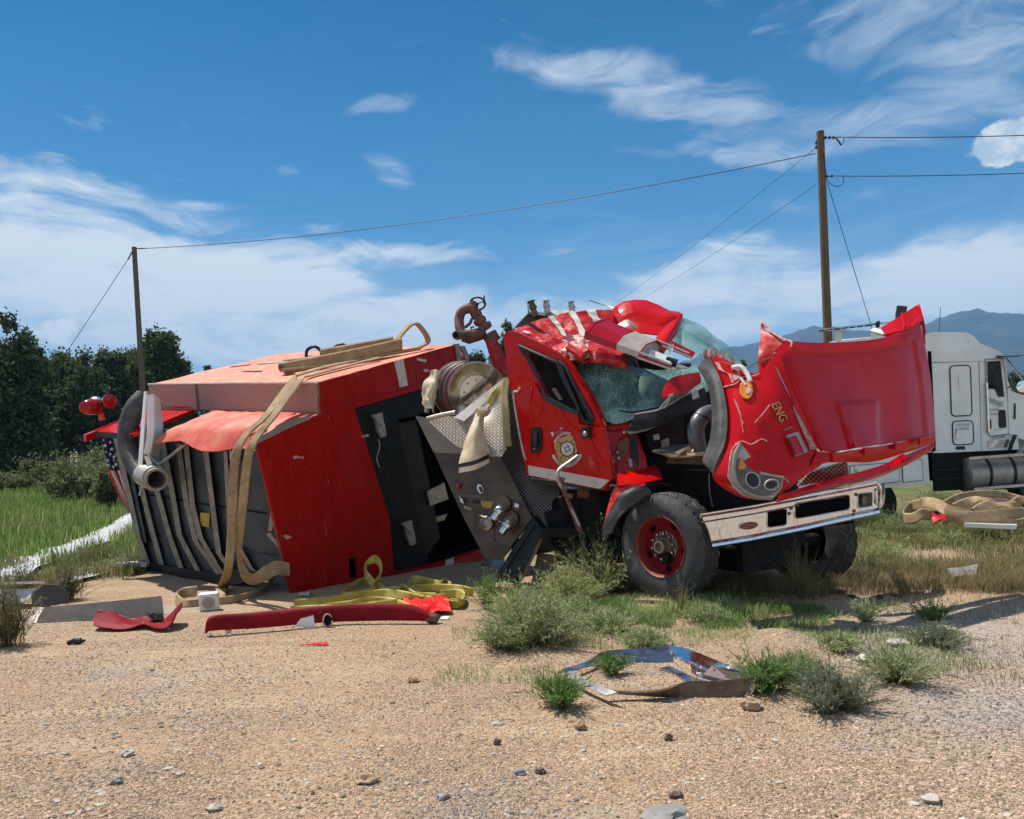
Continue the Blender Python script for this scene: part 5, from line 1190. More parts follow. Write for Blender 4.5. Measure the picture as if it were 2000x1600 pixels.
m = MB(); m.grid(patch([[(1255, 950, 7.95), (1290, 945, 8.1), (1320, 950, 8.3)], [(1260, 956, 8.2), (1290, 950, 8.3), (1322, 952, 8.4)]], 3, 3), .01); recalc(m.build('torn_liner', 'rubber', ARCH))
m = MB(); m.grid(patch([[(1335, 905, 8.0), (1350, 960, 7.9)], [(1338, 903, 8.0), (1354, 962, 7.9)]], 2, 4)); 
MB().tube(cr1([P(1385, 925, 7.6), P(1386, 960, 7.6), P(1392, 990, 7.6)], 4), .005, 4).build('loose_wire', 'engine_grey', ARCH)
# tipped hood: fender side with ENG. 1, then the broad panel
fr = [[(1383, 700, 7.75), (1412, 700, 7.62), (1447, 722, 7.5), (1482, 728, 7.42), (1508, 700, 7.35)],
      [(1405, 742, 7.55), (1432, 748, 7.42), (1468, 760, 7.33), (1500, 770, 7.28), (1528, 745, 7.25)],
      [(1418, 804, 7.35), (1445, 808, 7.22), (1480, 815, 7.15), (1520, 820, 7.14), (1556, 800, 7.18)],
      [(1415, 860, 7.22), (1445, 868, 7.08), (1485, 875, 7.03), (1540, 885, 7.05), (1590, 870, 7.12)],
      [(1392, 922, 7.15), (1430, 930, 7.0), (1480, 935, 6.95), (1530, 938, 6.98), (1606, 905, 7.1)],
      [(1412, 952, 7.15), (1442, 962, 7.02), (1482, 968, 6.96), (1520, 962, 6.98), (1572, 928, 7.08)],
      [(1436, 969, 7.2), (1460, 976, 7.12), (1490, 978, 7.05), (1514, 973, 7.05), (1545, 948, 7.1)]]
gfr = patch(fr, 6, 6, crumple=.022, fr=3, seed=6)
FEN = recalc(MB().grid(gfr, .012).build('hood_fender', 'red_hood', ENG))
def ftop(px, py, o=.012):
    """point on the fender skin seen at a pixel"""
    dd = np.linalg.norm(PIXF - V(px, py), axis=2); i, j = np.unravel_index(np.argmin(dd), dd.shape)
    i = min(max(i, 1), gfr.shape[0] - 2); j = min(max(j, 1), gfr.shape[1] - 2)
    return on(plane(gfr[i, j], gfr[i + 1, j], gfr[i, j + 1]), px, py, o)
def topix(p):
    q = p - CAM; u = q[..., 0] / q[..., 1] * FPX; v = -q[..., 2] / q[..., 1] * FPX
    return np.stack([1000 + u * CT + v * ST, 880 - u * ST + v * CT], -1)
PIXF = topix(gfr)
m = MB(); m.grid(patch([[(1362, 718, 7.8), (1372, 704, 7.78), (1386, 698, 7.7)], [(1382, 755, 7.62), (1395, 750, 7.52), (1408, 744, 7.5)], [(1390, 805, 7.45), (1404, 805, 7.33), (1420, 804, 7.3)], [(1386, 858, 7.35), (1400, 860, 7.22), (1417, 860, 7.17)], [(1372, 898, 7.3), (1386, 908, 7.2), (1403, 895, 7.12)], [(1380, 912, 7.28), (1386, 920, 7.2), (1393, 924, 7.12)]], 6, 4), .05); recalc(m.build('arch_rubber', 'rubber', FEN))
AMB = MB().plate([ftop(x, y, .02) for x, y in ellipse(1458, 761, 10, 16, 18)], DP[1], .03).build('side_marker', 'amber_lens', FEN)
MB().plate([ftop(x, y, .03) for x, y in ellipse(1461, 762, 5, 7, 12)], DP[1], .01).build('marker_centre', 'clear_dusty', AMB)
MB().tube([ftop(x, y, .015) for x, y in ellipse(1458, 761, 11, 17, 20)], .012, 6).build('marker_rim', 'amber_lens', AMB)
# ENG. 1, gold with black shadow, running down the fender
ta, tb = V(1517, 793), V(1541, 838)
def eng(u, v, o, du=0, dv=0):
    c = V(1514, 787) + (V(1540, 838) - V(1514, 787)) * (u + .5); pr = V(.93, -.40)
    p = c + pr * (v * 17); return ftop(p[0] + du, p[1] + dv, o)
letter("ENG. 1", lambda u, v: eng(u, v, .014, -1.3, 1.0), 'fender_lettering', 'ink_black', FEN)
letter("ENG. 1", lambda u, v: eng(u, v, .018, 1.0, -.6), 'fender_lettering', 'ink_black', FEN)
letter("ENG. 1", lambda u, v: eng(u, v, .024), 'fender_lettering', 'gold', FEN)
SL = MB().plate([ftop(x, y, .035) for x, y in [(1535, 851), (1556, 844), (1576, 883), (1553, 892)]], DP[1], .04).build('side_strobe', 'steel_dusty', FEN)
MB().plate([ftop(x, y, .045) for x, y in [(1539, 855), (1553, 850), (1569, 884), (1554, 888)]], DP[1], .02).build('strobe_lens', 'red_lens', SL)
m = MB(); m.plate([ftop(x, y, .014) for x, y in [(1537, 752), (1549, 786), (1566, 818), (1588, 858), (1598, 876), (1583, 879), (1568, 845), (1550, 800)]], DP[1], .003); m.build('scrape_mark', 'scraped', FEN)
for q in ([(1410, 757), (1436, 750), (1450, 738), (1470, 735), (1484, 730)], [(1436, 868), (1450, 862), (1468, 868), (1486, 858), (1498, 862)], [(1474, 826), (1490, 808), (1504, 790)], [(1440, 866), (1428, 884), (1422, 930)], [(1512, 936), (1530, 934), (1540, 942)]):
    MB().tube(cr1([ftop(x, y, .012) for x, y in q], 4), .006, 5).build('paint_crack', 'scraped', FEN)
for q in ([(1434, 780), (1446, 812), (1452, 845)], [(1438, 785), (1449, 815)], [(1442, 800), (1452, 828)]): MB().tube([ftop(x, y, .012) for x, y in q], .003, 4).build('scratch', 'scraped', FEN)
m = MB(); m.plate([ftop(x, y, .014) for x, y in [(1396, 706), (1420, 708), (1444, 722), (1446, 736), (1430, 748), (1422, 730), (1404, 722)]], DP[1], .003); m.build('scrape_mark', 'scraped', FEN)
m = MB(); m.tube(cr1([P(1430, 718, 7.5), P(1446, 716, 7.45), P(1458, 728, 7.4), P(1466, 745, 7.35)], 4), .022, 8); m.tube([P(1446, 738, 7.4), P(1456, 752, 7.35)], .012, 6); m.build('hood_hinge', 'white_plastic', FEN)
MB().tube(cr1([P(1456, 722, 7.45), P(1478, 708, 7.5), P(1505, 698, 7.5)], 4), .006, 5).build('washer_hose', 'weed_grey', FEN)
# headlight
HP = plane(ftop(1447, 870, .02), ftop(1424, 935, .02), ftop(1520, 945, .02))
HL = plate_on(HP, [(1447, 866), (1430, 882), (1424, 905), (1422, 930), (1432, 950), (1450, 966), (1480, 975), (1508, 976), (1526, 956), (1531, 930), (1505, 926), (1487, 922), (1477, 908), (1460, 884)], .03, .01).build('headlight', 'clear_dusty', FEN)
plate_on(HP, [(1438, 900), (1447, 893), (1460, 912), (1486, 926), (1528, 934), (1522, 957), (1502, 969), (1472, 964), (1450, 950), (1438, 928)], .02, .022).build('headlight_lens', 'lens_smoke', HL)
plate_on(HP, [(1446, 893), (1457, 909), (1453, 917), (1442, 916)], .02, .034).build('turn_signal', 'amber_lens', HL)
plate_on(HP, ellipse(1470, 938, 12, 15, 20, -.5), .01, .026).build('reflector', 'ink_black', HL)
MB().tube([on(HP, x, y, .028) for x, y in ellipse(1470, 938, 13, 16, 20, -.5) + [ellipse(1470, 938, 13, 16, 20, -.5)[0]]], .007, 6, False).build('reflector_rim', 'steel_dusty', HL)
MB().tube([on(HP, x, y, .026) for x, y in ellipse(1507, 947, 14, 10, 20, -.2) + [ellipse(1507, 947, 14, 10, 20, -.2)[0]]], .008, 6, False).build('low_beam', 'steel_dusty', HL)
plate_on(HP, ellipse(1507, 947, 9, 6, 16, -.2), .01, .028).build('low_beam', 'ink_black', HL)
MB().tube(cr1([on(HP, x, y, .03) for x, y in [(1446, 868), (1436, 890), (1434, 920), (1440, 944), (1458, 962), (1484, 971), (1510, 972)]], 4), .018, 6).build('headlight_rim', 'alu_dusty', HL)
# broad hood panel
hr = [[(1508, 690, 7.33), (1535, 668, 7.38), (1580, 669, 7.5), (1640, 669, 7.72), (1707, 663, 7.98), (1757, 651, 8.2), (1796, 628, 8.42)],
      [(1518, 715, 7.26), (1545, 700, 7.28), (1590, 697, 7.40), (1648, 696, 7.62), (1712, 690, 7.88), (1765, 680, 8.1), (1806, 672, 8.4)],
      [(1535, 752, 7.2), (1560, 745, 7.2), (1602, 742, 7.33), (1657, 740, 7.55), (1718, 736, 7.82), (1774, 732, 8.04), (1816, 728, 8.36)],
      [(1556, 800, 7.16), (1580, 796, 7.15), (1618, 794, 7.28), (1668, 792, 7.5), (1724, 788, 7.78), (1780, 785, 8.0), (1822, 782, 8.33)],
      [(1578, 842, 7.13), (1600, 842, 7.1), (1634, 842, 7.22), (1678, 840, 7.45), (1728, 835, 7.74), (1784, 830, 7.97), (1826, 822, 8.3)],
      [(1598, 878, 7.1), (1616, 880, 7.05), (1648, 878, 7.17), (1688, 873, 7.4), (1734, 866, 7.7), (1786, 856, 7.94), (1827, 845, 8.28)]]
gh_ = patch(hr, 12, 12)
# raised centre and border of the pressing
n0, n1 = gh_.shape[:2]
for i in range(n0):
    for j in range(n1):
        u, v = j / (n1 - 1), i / (n0 - 1)
        bx = min(1, max(0, (min(u - .07, .93 - u)) / .022)) * min(1, max(0, (v - .12) / .03))
        sc_ = 0
        if v > .55 and abs(u - .52) < .13 - .05 * (v - .55): sc_ = min(1, (v - .55) / .05) * min(1, (.13 - .05 * (v - .55) - abs(u - .52)) / .02)
        gh_[i, j] += V(-.25, -.95, .15) * (-.034 * bx + .045 * sc_ * (.4 + v)) + V(0, 0, 0)
gh_[:, :, 1] += .012 * np.array([[noise.noise(Vector((j * .07, i * .07, 3))) for j in range(n1)] for i in range(n0)])
HOOD = recalc(MB().grid(gh_, .02).build('hood_panel', 'red_hood', ENG))
# front edge of the hood: band with notches, chin strip below it
m = MB(); bl = [(1596, 882, 7.08), (1640, 884, 7.15), (1690, 876, 7.4), (1740, 868, 7.68), (1790, 856, 7.93), (1827, 846, 8.26)]; bb = [(1576, 928, 7.12), (1606, 906, 7.15), (1650, 903, 7.3), (1706, 902, 7.6), (1770, 884, 7.95), (1825, 866, 8.3)]
gbnd = patch([bl, [((a[0] + b_[0]) / 2, (a[1] + b_[1]) / 2 , (a[2] + b_[2]) / 2 - .05) for a, b_ in zip(bl, bb)], bb], 4, 6); m.grid(gbnd, .02); BND = recalc(m.build('hood_nose', 'red_hood', HOOD))
for x, y, D_ in ((1635, 892, 7.12), (1697, 881, 7.38), (1756, 871, 7.68), (1803, 862, 7.9)):
    m = MB(); m.box(P(x, y, D_), A_ * .07, H_ * .012, Z_ * .035); m.build('nose_notch', 'red_paint', HOOD)
m = MB(); m.grid(patch([[(1520, 968, 6.98), (1580, 948, 7.1), (1645, 930, 7.4), (1712, 912, 7.7), (1772, 888, 8.0), (1824, 866, 8.3)], [(1520, 978, 7.0), (1582, 960, 7.05), (1646, 944, 7.35), (1715, 928, 7.65), (1778, 902, 7.98), (1826, 872, 8.3)], [(1516, 982, 7.15), (1585, 964, 7.2), (1646, 950, 7.5), (1712, 934, 7.8), (1772, 908, 8.1), (1820, 880, 8.4)]], 3, 6), .02); recalc(m.build('hood_chin', 'red_paint', HOOD))
m = MB(); m.grid(patch([[(1735, 902, 7.85), (1765, 886, 7.95)], [(1738, 915, 7.75), (1785, 893, 7.95)]], 3, 4, crumple=.03, fr=8, seed=4)); recalc(m.build('torn_flap', 'red_hood', HOOD))
m = MB(); m.grid(patch([[(1580, 925, 7.5), (1640, 905, 7.6), (1655, 903, 7.7)], [(1560, 950, 7.5), (1640, 935, 7.6), (1658, 930, 7.7)]], 2, 4), .04); recalc(m.build('grille_mesh', 'chequer_dark', HOOD))
# curled flange at the far top corner
m = MB(); m.grid(patch([[(1720, 640, 8.5), (1750, 622, 8.6), (1778, 604, 8.7), (1792, 595, 8.75)], [(1728, 652, 8.3), (1756, 646, 8.35), (1782, 632, 8.5), (1799, 612, 8.62)], [(1730, 660, 8.1), (1757, 653, 8.18), (1785, 643, 8.32), (1802, 632, 8.44)]], 5, 5), .015); CURL = recalc(m.build('hood_flange', 'red_hood', HOOD))
m = MB(); m.tube([P(1726, 655, 8.2), P(1756, 648, 8.22), P(1784, 638, 8.36), P(1799, 618, 8.5)], .014, 6); m.tube([P(1762, 612, 8.5), P(1768, 640, 8.3)], .014, 6); m.build('flange_rib', 'red_hood', CURL)
m = MB(); m.grid(patch([[(1793, 595, 8.75), (1797, 612, 8.66), (1803, 634, 8.45)], [(1796, 604, 8.6), (1803, 632, 8.5), (1808, 672, 8.4)]], 3, 4), .015); recalc(m.build('hood_side', 'red_hood', HOOD))
# torn spike between fender and hood
m = MB(); m.grid(patch([[(1488, 627, 7.9), (1492, 640, 7.85), (1498, 650, 7.8)], [(1483, 668, 7.75), (1503, 655, 7.7), (1530, 666, 7.55)], [(1480, 714, 7.6), (1508, 690, 7.6), (1544, 672, 7.45)], [(1486, 735, 7.5), (1508, 735, 7.55), (1516, 700, 7.4)], [(1500, 760, 7.45), (1508, 765, 7.42), (1514, 745, 7.35)]], 5, 5, crumple=.03, fr=5, seed=12), .012); SPK = recalc(m.build('torn_spike', 'red_rubbed', FEN))
MB().tube(cr1([P(1488, 627, 7.88), P(1503, 646, 7.7), P(1530, 662, 7.52), P(1546, 668, 7.38), P(1544, 680, 7.36), P(1536, 692, 7.36), P(1522, 688, 7.35), P(1510, 692, 7.33)], 4), .010, 5).build('torn_edge', 'scraped', SPK)
# ---- bumper
BPp = plane(P(1380, 1030, 7.02), P(1700, 950, 8.2), P(1395, 1060, 7.04))
BP = plane(P(1368, 1004, 7.08), P(1712, 940, 8.2), P(1393, 1060, 7.15))
def bp(x, y, o=0): return on(BP, x, y, o)
h1 = rrect(1498, 998, 1537, 1031, 6, -.14); h2 = rrect(1552, 984, 1660, 1014, 7, -.17); h3 = rrect(1675, 965, 1704, 993, 5, -.14)
BUM = plate_on(BP, [(1368, 1004), (1470, 988), (1575, 968), (1650, 954), (1712, 942), (1722, 950), (1724, 985), (1718, 994), (1680, 1002), (1574, 1026), (1470, 1047), (1391, 1060), (1384, 1036)], .012, 0, [h1, h2, h3]).build('front_bumper', 'chrome_dirty', ENG)
m = MB(); t_ = [(1368, 1004), (1470, 988), (1575, 968), (1650, 954), (1712, 942)]
m.grid([[bp(x, y, 0) for x, y in t_], [bp(x, y - 1, -.03) for x, y in t_], [bp(x, y - 2, -.16) for x, y in t_]]); recalc(m.build('bumper_top', 'chrome_dirty', BUM))
m = MB(); l_ = [(1391, 1060), (1470, 1047), (1574, 1026), (1680, 1002), (1718, 994)]
m.grid(np.array([[bp(x, y - 3, .002) for x, y in l_], [bp(x, y + 3, .05) for x, y in l_], [bp(x + .5, y + 8, .055) for x, y in l_], [bp(x + .5, y + 11, .03) for x, y in l_], [bp(x + .5, y + 11, -.10) for x, y in l_]])); recalc(m.build('bumper_lip', 'chrome_clean', BUM))
MB().tube([bp(x, y + 5, .004) for x, y in t_], .012, 6).build('bumper_rib', 'chrome_dirty', BUM)
MB().tube([bp(x, y + 16, .004) for x, y in [(1372, 1004), (1470, 988), (1560, 971)]], .008, 6).build('bumper_rib', 'chrome_dirty', BUM)
m = MB(); m.grid(patch([[tuple(x) for x in ((1712, 942, 8.2), (1722, 944, 8.35), (1727, 945, 8.6))], [(1722, 965, 8.2), (1727, 966, 8.35), (1729, 962, 8.6)], [(1718, 994, 8.2), (1724, 990, 8.35), (1727, 984, 8.6)]], 4, 4), .012); recalc(m.build('bumper_end', 'chrome', BUM))
m = MB(); m.tube([bp(x, y, .008) for x, y in rrect(1711, 955, 1721, 985, 4) + rrect(1711, 955, 1721, 985, 4)[:1]], .008, 6); m.build('marker_rim', 'chrome', BUM)
for hh in (h1, h2, h3): MB().tube([bp(x, y, .003) for x, y in hh + hh[:1]], .006, 6, False).build('opening_rim', 'chrome', BUM)
plate_on(BP, [(1490, 990), (1668, 970), (1668, 1022), (1495, 1040)], .02, -.14).build('bumper_backing', 'black_hollow', BUM)
FOG = MB().lathe(bp(1690, 978, -.08), BP[1], [(0, -.03), (.06, -.02), (.085, .02), (.09, .03)], 18).build('fog_lamp', 'steel_dusty', BUM)
MB().lathe(bp(1690, 978, -.07), BP[1], [(0, -.01), (.02, 0), (.05, .0)], 10).build('fog_bulb', 'clear_dusty', FOG)
for x, y in ((1672, 966), (1668, 998), (1541, 1003), (1541, 1034), (1545, 993)): MB().lathe(bp(x, y, 0), BP[1], [(0, .012), (.016, .01), (.018, 0)], 10).build('bumper_bolt', 'muddy_metal', BUM)
BDG = plate_on(BP, ellipse(1464, 1027, 20, 9, 28, -.16), .012, .006).build('bumper_badge', 'chrome_dirty', BUM)
plate_on(BP, ellipse(1464, 1027, 17, 7.2, 28, -.16), .006, .012).build('badge_face', 'red_old', BDG)
letter("KME", lambda u, v: bp(1464 + u * 25 + v * 0, 1027 - u * 4 - v * 7.5, .016), 'badge_lettering', 'alu_dusty', BDG)
m = MB(); m.tube([bp(1460, 1000, -.15), bp(1460, 1000, -.6)], .06, 8); m.tube([bp(1660, 965, -.15), bp(1660, 965, -.6)], .06, 8); m.build('bumper_mount', 'engine_black', BUM)
# ---- wheels
def front_wheel(c, nrm, lean, dup_from=None):
    """c centre of the outer face, nrm pointing outwards"""
    nrm = unit(nrm); Rt_ = .535; w = .29
    prof = [(.285, -.035), (.30, -.012), (.36, .004), (.43, .0), (.475, -.012), (.500, -.03)]
    tread = np.linspace(-.035, -w + .035, 22)
    prof += [(.512, -.033)]
    u = unit(np.cross(nrm, Z_)); ww = np.cross(nrm, u)
    n = 168; vs = []; rows = prof + [(None, h) for h in tread] + [(.512, -w + .033), (.50, -w + .03), (.43, -w), (.30, -w + .01), (.285, -w + .03)]
    for r_, h in rows:
        for k in range(n):
            a = 2 * math.pi * k / n; rr_ = r_
            if r_ is None:
                s_ = (h + w / 2) / (w / 2 - .035); rr_ = Rt_ - .012 * s_ * s_
                zig = .010 * (1 if (k // 3) % 2 else -1)
                for g0 in (-.078, -.027, .027, .078):
                    if abs(h + w / 2 - g0 - zig) < .0105: rr_ -= .030
                if abs(s_) > .72 and k % 6 < 2: rr_ -= .016
                if abs(s_) < .3 and (k + (2 if s_ > 0 else 0)) % 8 < 1: rr_ -= .014
            vs.append(c + nrm * h + rr_ * (u * math.cos(a) + ww * math.sin(a)))
    m_ = len(rows); fs = [(i * n + k, i * n + (k + 1) % n, (i + 1) * n + (k + 1) % n, (i + 1) * n + k) for i in range(m_ - 1) for k in range(n)]
    W_ = MB().add(vs, fs).build('front_wheel', 'tyre', ENG, True, 28)
    # rim: flange, barrel and disc with five hand holes
    MB().lathe(c, nrm, [(.292, -.03), (.305, -.008), (.300, .0), (.288, -.012), (.283, -.05), (.275, -.10), (.262, -.13)], 56).build('rim_flange', 'red_old', W_)
    hp = []; 
    for k in range(5):
        a = 2 * math.pi * k / 5 + .45; hc_ = c + nrm * -.10 + .222 * (u * math.cos(a) + ww * math.sin(a)); rad = u * math.cos(a) + ww * math.sin(a); tan_ = np.cross(nrm, rad)
        hp.append([hc_ + rad * .03 * math.cos(b_) + tan_ * .043 * math.sin(b_) for b_ in np.linspace(0, 2 * math.pi, 16, endpoint=False)])
    disc = [c + nrm * -.10 + .272 * (u * math.cos(a) + ww * math.sin(a)) for a in np.linspace(0, 2 * math.pi, 56, endpoint=False)]
    MB().plate(disc, nrm, .02, hp).build('rim_disc', 'red_dull', W_)
    MB().lathe(c, nrm, [(0, -.14), (.27, -.14)], 32).build('brake_drum', 'engine_black', W_)
    MB().lathe(c, nrm, [(.155, -.10), (.15, -.088), (.098, -.085), (.092, -.06), (.088, -.055), (.07, -.05), (.065, .0), (.06, .012), (.04, .014), (.036, -.01), (0, -.012)], 32).build('hub', 'muddy_metal', W_)
    MB().lathe(c, nrm, [(.064, -.02), (.064, .006), (.058, .016), (.045, .016), (.042, .0)], 24).build('hub_cap', 'steel_dusty', W_)
    for k in range(10):
        a = 2 * math.pi * k / 10 + .2; b_ = c + nrm * -.09 + .128 * (u * math.cos(a) + ww * math.sin(a))
        MB().lathe(b_, nrm, [(.024, 0), (.024, .012), (.019, .016), (.019, .042), (.012, .052), (0, .054)], 8).build('lug_nut', 'steel', W_)
    return W_
front_wheel(V(1.41, 7.78, .605), unit(V(-.76, -.64, .02)), 0)
FWc = V(3.34, 9.0, .50)
front_wheel(FWc + A_ * .1, unit(V(.80, .60, 0)), 0)
# rear axle wheels are thrown clear under the body: only the dark running gear shows
m = MB(); m.box8([P(965, 1130, 9.0), P(1010, 1142, 8.95), P(1062, 1036, 9.1), P(1040, 1011, 9.15), P(975, 1128, 9.3), P(1020, 1135, 9.3), P(1072, 1030, 9.5), P(1050, 1005, 9.5)]); RB = recalc(m.build('running_board', 'black_plastic', ENG, False))
MB().tube([P(1044, 1022, 9.08), P(974, 1130, 8.98)], .02, 6).build('board_lip', 'black_plastic', RB)
m = MB(); m.box8([P(1058, 1050, 9.0), P(1210, 1046, 8.7), P(1210, 1046, 9.4), P(1058, 1050, 9.6), P(1058, 1032, 9.0), P(1210, 1030, 8.7), P(1210, 1030, 9.4), P(1058, 1032, 9.6)]); m.build('cab_step', 'engine_black', ENG)
m = MB(); m.plate([P(1035, 1150, 9.05), P(1050, 1080, 9.25), P(1088, 1085, 9.2), P(1084, 1150, 9.0)], V(-.3, -.9, .1), .02); m.build('mud_flap', 'muddy_metal', ENG)
# canvas bag draped over the tray, khaki strap beside it (both caught on the wreck)
# ================================================================== THINGS LYING ON AND AROUND THE WRECK
def gp(px, py, lift=0.0):
    q = G(px, py); q = G(px, py, gh(q[0], q[1])); return q + V(0, 0, lift)
def solo(m, name, mat, label, cat, group=None, smooth=True, angle=35):
    """a thing that is one mesh"""
    o = recalc(m.build(name, mat, None, smooth, angle)); return tag(o, label, cat, group)
IX = V(CT, 0, ST)                                   # the photograph's level
# canvas bag
m = MB(); m.grid(patch([[(930, 803, 9.1), (938, 797, 9.0), (948, 801, 9.05)], [(916, 838, 8.98), (933, 828, 8.86), (945, 832, 8.95)], [(906, 866, 8.95), (928, 858, 8.8), (951, 862, 8.92)], [(899, 892, 8.92), (927, 884, 8.76), (954, 882, 8.9)], [(896, 906, 8.9), (928, 900, 8.74), (955, 888, 8.88)]], 6, 8, crumple=.018, fr=7, seed=4), .02)
BAG = thing('canvas_bag', P(925, 905, 8.9), 'cream canvas bag with black band hanging over the chequer plate tray', 'bag')
recalc(m.build('bag_body', 'canvas', BAG))
m = MB(); m.grid(patch([[(896, 906, 8.885), (928, 899, 8.73), (955, 887, 8.865)], [(896, 914, 8.88), (929, 907, 8.725), (956, 895, 8.86)]], 3, 8), .022); recalc(m.build('bag_band', 'ink_black', BAG))
m = MB(); m.grid(patch([[(896, 914, 8.88), (929, 907, 8.725), (956, 895, 8.86)], [(896, 924, 8.88), (929, 917, 8.725), (956, 904, 8.86)]], 3, 8), .022); recalc(m.build('bag_hem', 'canvas', BAG))
m = MB(); m.blob(P(940, 802, 8.98), (.08, .05, .05), 3, 2, .4, 3); m.build('bag_neck', 'canvas', BAG)
m = MB(); m.ribbon([P(990, 738, 9.25), P(985, 770, 9.15), P(987, 800, 9.05), P(989, 840, 8.98), P(992, 872, 8.95)], IX * .045, .008)
solo(m, 'strap', 'strap_khaki', 'flat khaki strap hanging straight down between hose reel and cab', 'strap')
m = MB(); m.ribbon([P(984, 755, 9.3), P(972, 762, 9.2), P(960, 778, 9.15), P(958, 790, 9.15), P(966, 796, 9.15)], unit(V(.7, 0, -.5)) * .04, .008)
solo(m, 'strap', 'hose_yellow', 'short yellow strap looped beside the hose reel disc', 'strap')

# tan fire hose thrown over the top of the body and hanging to the ground
hw = IX * .052
a_ = [top(.70, .10, .06), top(.48, .16, .05), top(.28, .19, .05), top(.10, .17, .05)]
sh = f(545, 838)
path1 = a_ + [Nt + EX * .12 + nF * .02 + V(0, -.06, .02), P(520, 812, 9.15), P(484, 845, 8.95), P(464, 878, 8.8), P(457, 920, 8.82), P(454, 985, 8.9), P(452, 1050, 8.95), P(446, 1110, 9.0), gp(436, 1152, .04), gp(424, 1177, .03)]
wv1 = [unit(EX) * .10, unit(EX) * .08, unit(EX) * .07, unit(EX) * .06] + [hw] * 8 + [unit(V(.9, .5, .1)) * .075, unit(V(.9, .6, 0)) * .075]
m = MB(); m.ribbon(path1, wv1, .014, 6)
solo(m, 'fire_hose', 'hose_tan', 'tan flat fire hose draped over the body top and down to the soil, outer strand', 'fire hose', 'tan hoses over the body')
path2 = [top(.55, .09, .045), top(.30, .12, .035), top(.12, .12, .035), Nt + EX * .085 + V(0, -.05, .02), P(535, 812, 9.1), P(508, 845, 8.92), P(488, 880, 8.78), P(480, 925, 8.82), P(474, 985, 8.9), P(468, 1040, 8.98), P(468, 1085, 9.05), P(476, 1118, 9.15), P(492, 1132, 9.2), P(515, 1122, 9.15), P(538, 1110, 9.1), P(565, 1112, 9.2)]
wv2 = [unit(EX) * .06] * 3 + [hw] * 7 + [hw * .6 + V(0, 0, .03), V(.03, 0, .06), V(.02, -.03, .07), V(-.01, 0, .085), V(0, 0, .085), V(0, 0, .075)]
m = MB(); m.ribbon(path2, wv2, .012, 6)
solo(m, 'fire_hose', 'hose_tan', 'tan flat fire hose draped over the body, inner strand kinked back at its foot', 'fire hose', 'tan hoses over the body')
path3 = [gp(537, 1136, .07), gp(522, 1152, .05), gp(500, 1166, .05), gp(470, 1176, .05), gp(430, 1181, .04), gp(390, 1184, .04), gp(358, 1186, .04), gp(345, 1176, .05), gp(357, 1168, .06), gp(385, 1166, .07)]
m = MB(); m.ribbon(path3, [V(.02, .02, .045)] * 7 + [V(0, .02, .06)] * 3, .012, 6)
solo(m, 'fire_hose', 'hose_tan', 'tan hose end snaking along the soil behind the white speaker', 'fire hose', 'tan hoses over the body')
FOLD = thing('folded_hose', top(.5, .12), 'stack of folded tan hose lying flat on top of the body', 'fire hose')
m = MB(); m.ribbon([top(.22, .33, .09), top(.38, .22, .11), top(.55, .14, .13), top(.72, .08, .15)], zt * .085, .02); m.build('hose_fold', 'hose_tan', FOLD)
m = MB(); m.ribbon([top(.44, .30, .16), top(.58, .20, .17), top(.72, .12, .18)], zt * .085, .02); m.build('hose_fold', 'hose_tan', FOLD)
m = MB(); m.ribbon([top(.20, .32, .07), top(.40, .20, .05), top(.60, .12, .05), top(.78, .05, .05)], unit(EX) * .07, .02); m.build('hose_fold', 'hose_tan', FOLD)
m = MB(); m.ribbon(cr1([top(.70, .10, .18), top(.78, .10, .30), top(.83, .09, .37), top(.87, .08, .35), top(.89, .06, .12), top(.84, .08, .04)], 3), unit(EX) * .06, .014); m.build('hose_loop', 'hose_tan', FOLD)
m = MB(); m.pipe([top(.24, .36, .10), top(.26, .33, .10)], .075, .062, 16); m.build('hose_coupling', 'muddy_metal', FOLD)

# yellow hose heap
YH = thing('yellow_hose', gp(740, 1180), 'tangled heap of yellow flat hose on the soil beneath the body', 'fire hose')
def ydraw(pts, w=.05, up=1.0):
    q = [gp(x, y) + V(0, 0, h) for x, y, h in pts]
    MB().ribbon(q, [V(.01, .02 * (1 if k % 2 else -1), w * up) for k in range(len(q))], .010, 6).build('hose_length', 'hose_yellow', YH)
ydraw([(567, 1202, .05), (620, 1201, .05), (680, 1199, .05), (730, 1196, .06), (790, 1188, .06), (840, 1182, .06), (880, 1178, .07)])
ydraw([(575, 1188, .05), (640, 1186, .06), (700, 1176, .07), (760, 1172, .07), (820, 1180, .06), (850, 1186, .05), (900, 1190, .05), (902, 1172, .06), (860, 1170, .06)])
ydraw([(668, 1172, .05), (690, 1158, .08), (715, 1152, .1), (738, 1162, .07), (700, 1172, .06), (668, 1174, .05)])
ydraw([(728, 1166, .10), (745, 1158, .22), (742, 1154, .34), (728, 1152, .36), (714, 1154, .26), (726, 1160, .14), (752, 1164, .06)])
ydraw([(740, 1166, .06), (790, 1163, .06), (840, 1160, .07), (890, 1163, .07), (925, 1165, .05)])
ydraw([(795, 1166, .05), (805, 1156, .13), (830, 1156, .12), (860, 1160, .10), (866, 1152, .10), (880, 1157, .06)])
ydraw([(620, 1196, .04), (680, 1192, .05), (720, 1186, .07), (770, 1190, .06), (800, 1198, .05)])
ydraw([(780, 1172, .05), (785, 1163, .09), (810, 1172, .05), (850, 1176, .05)])
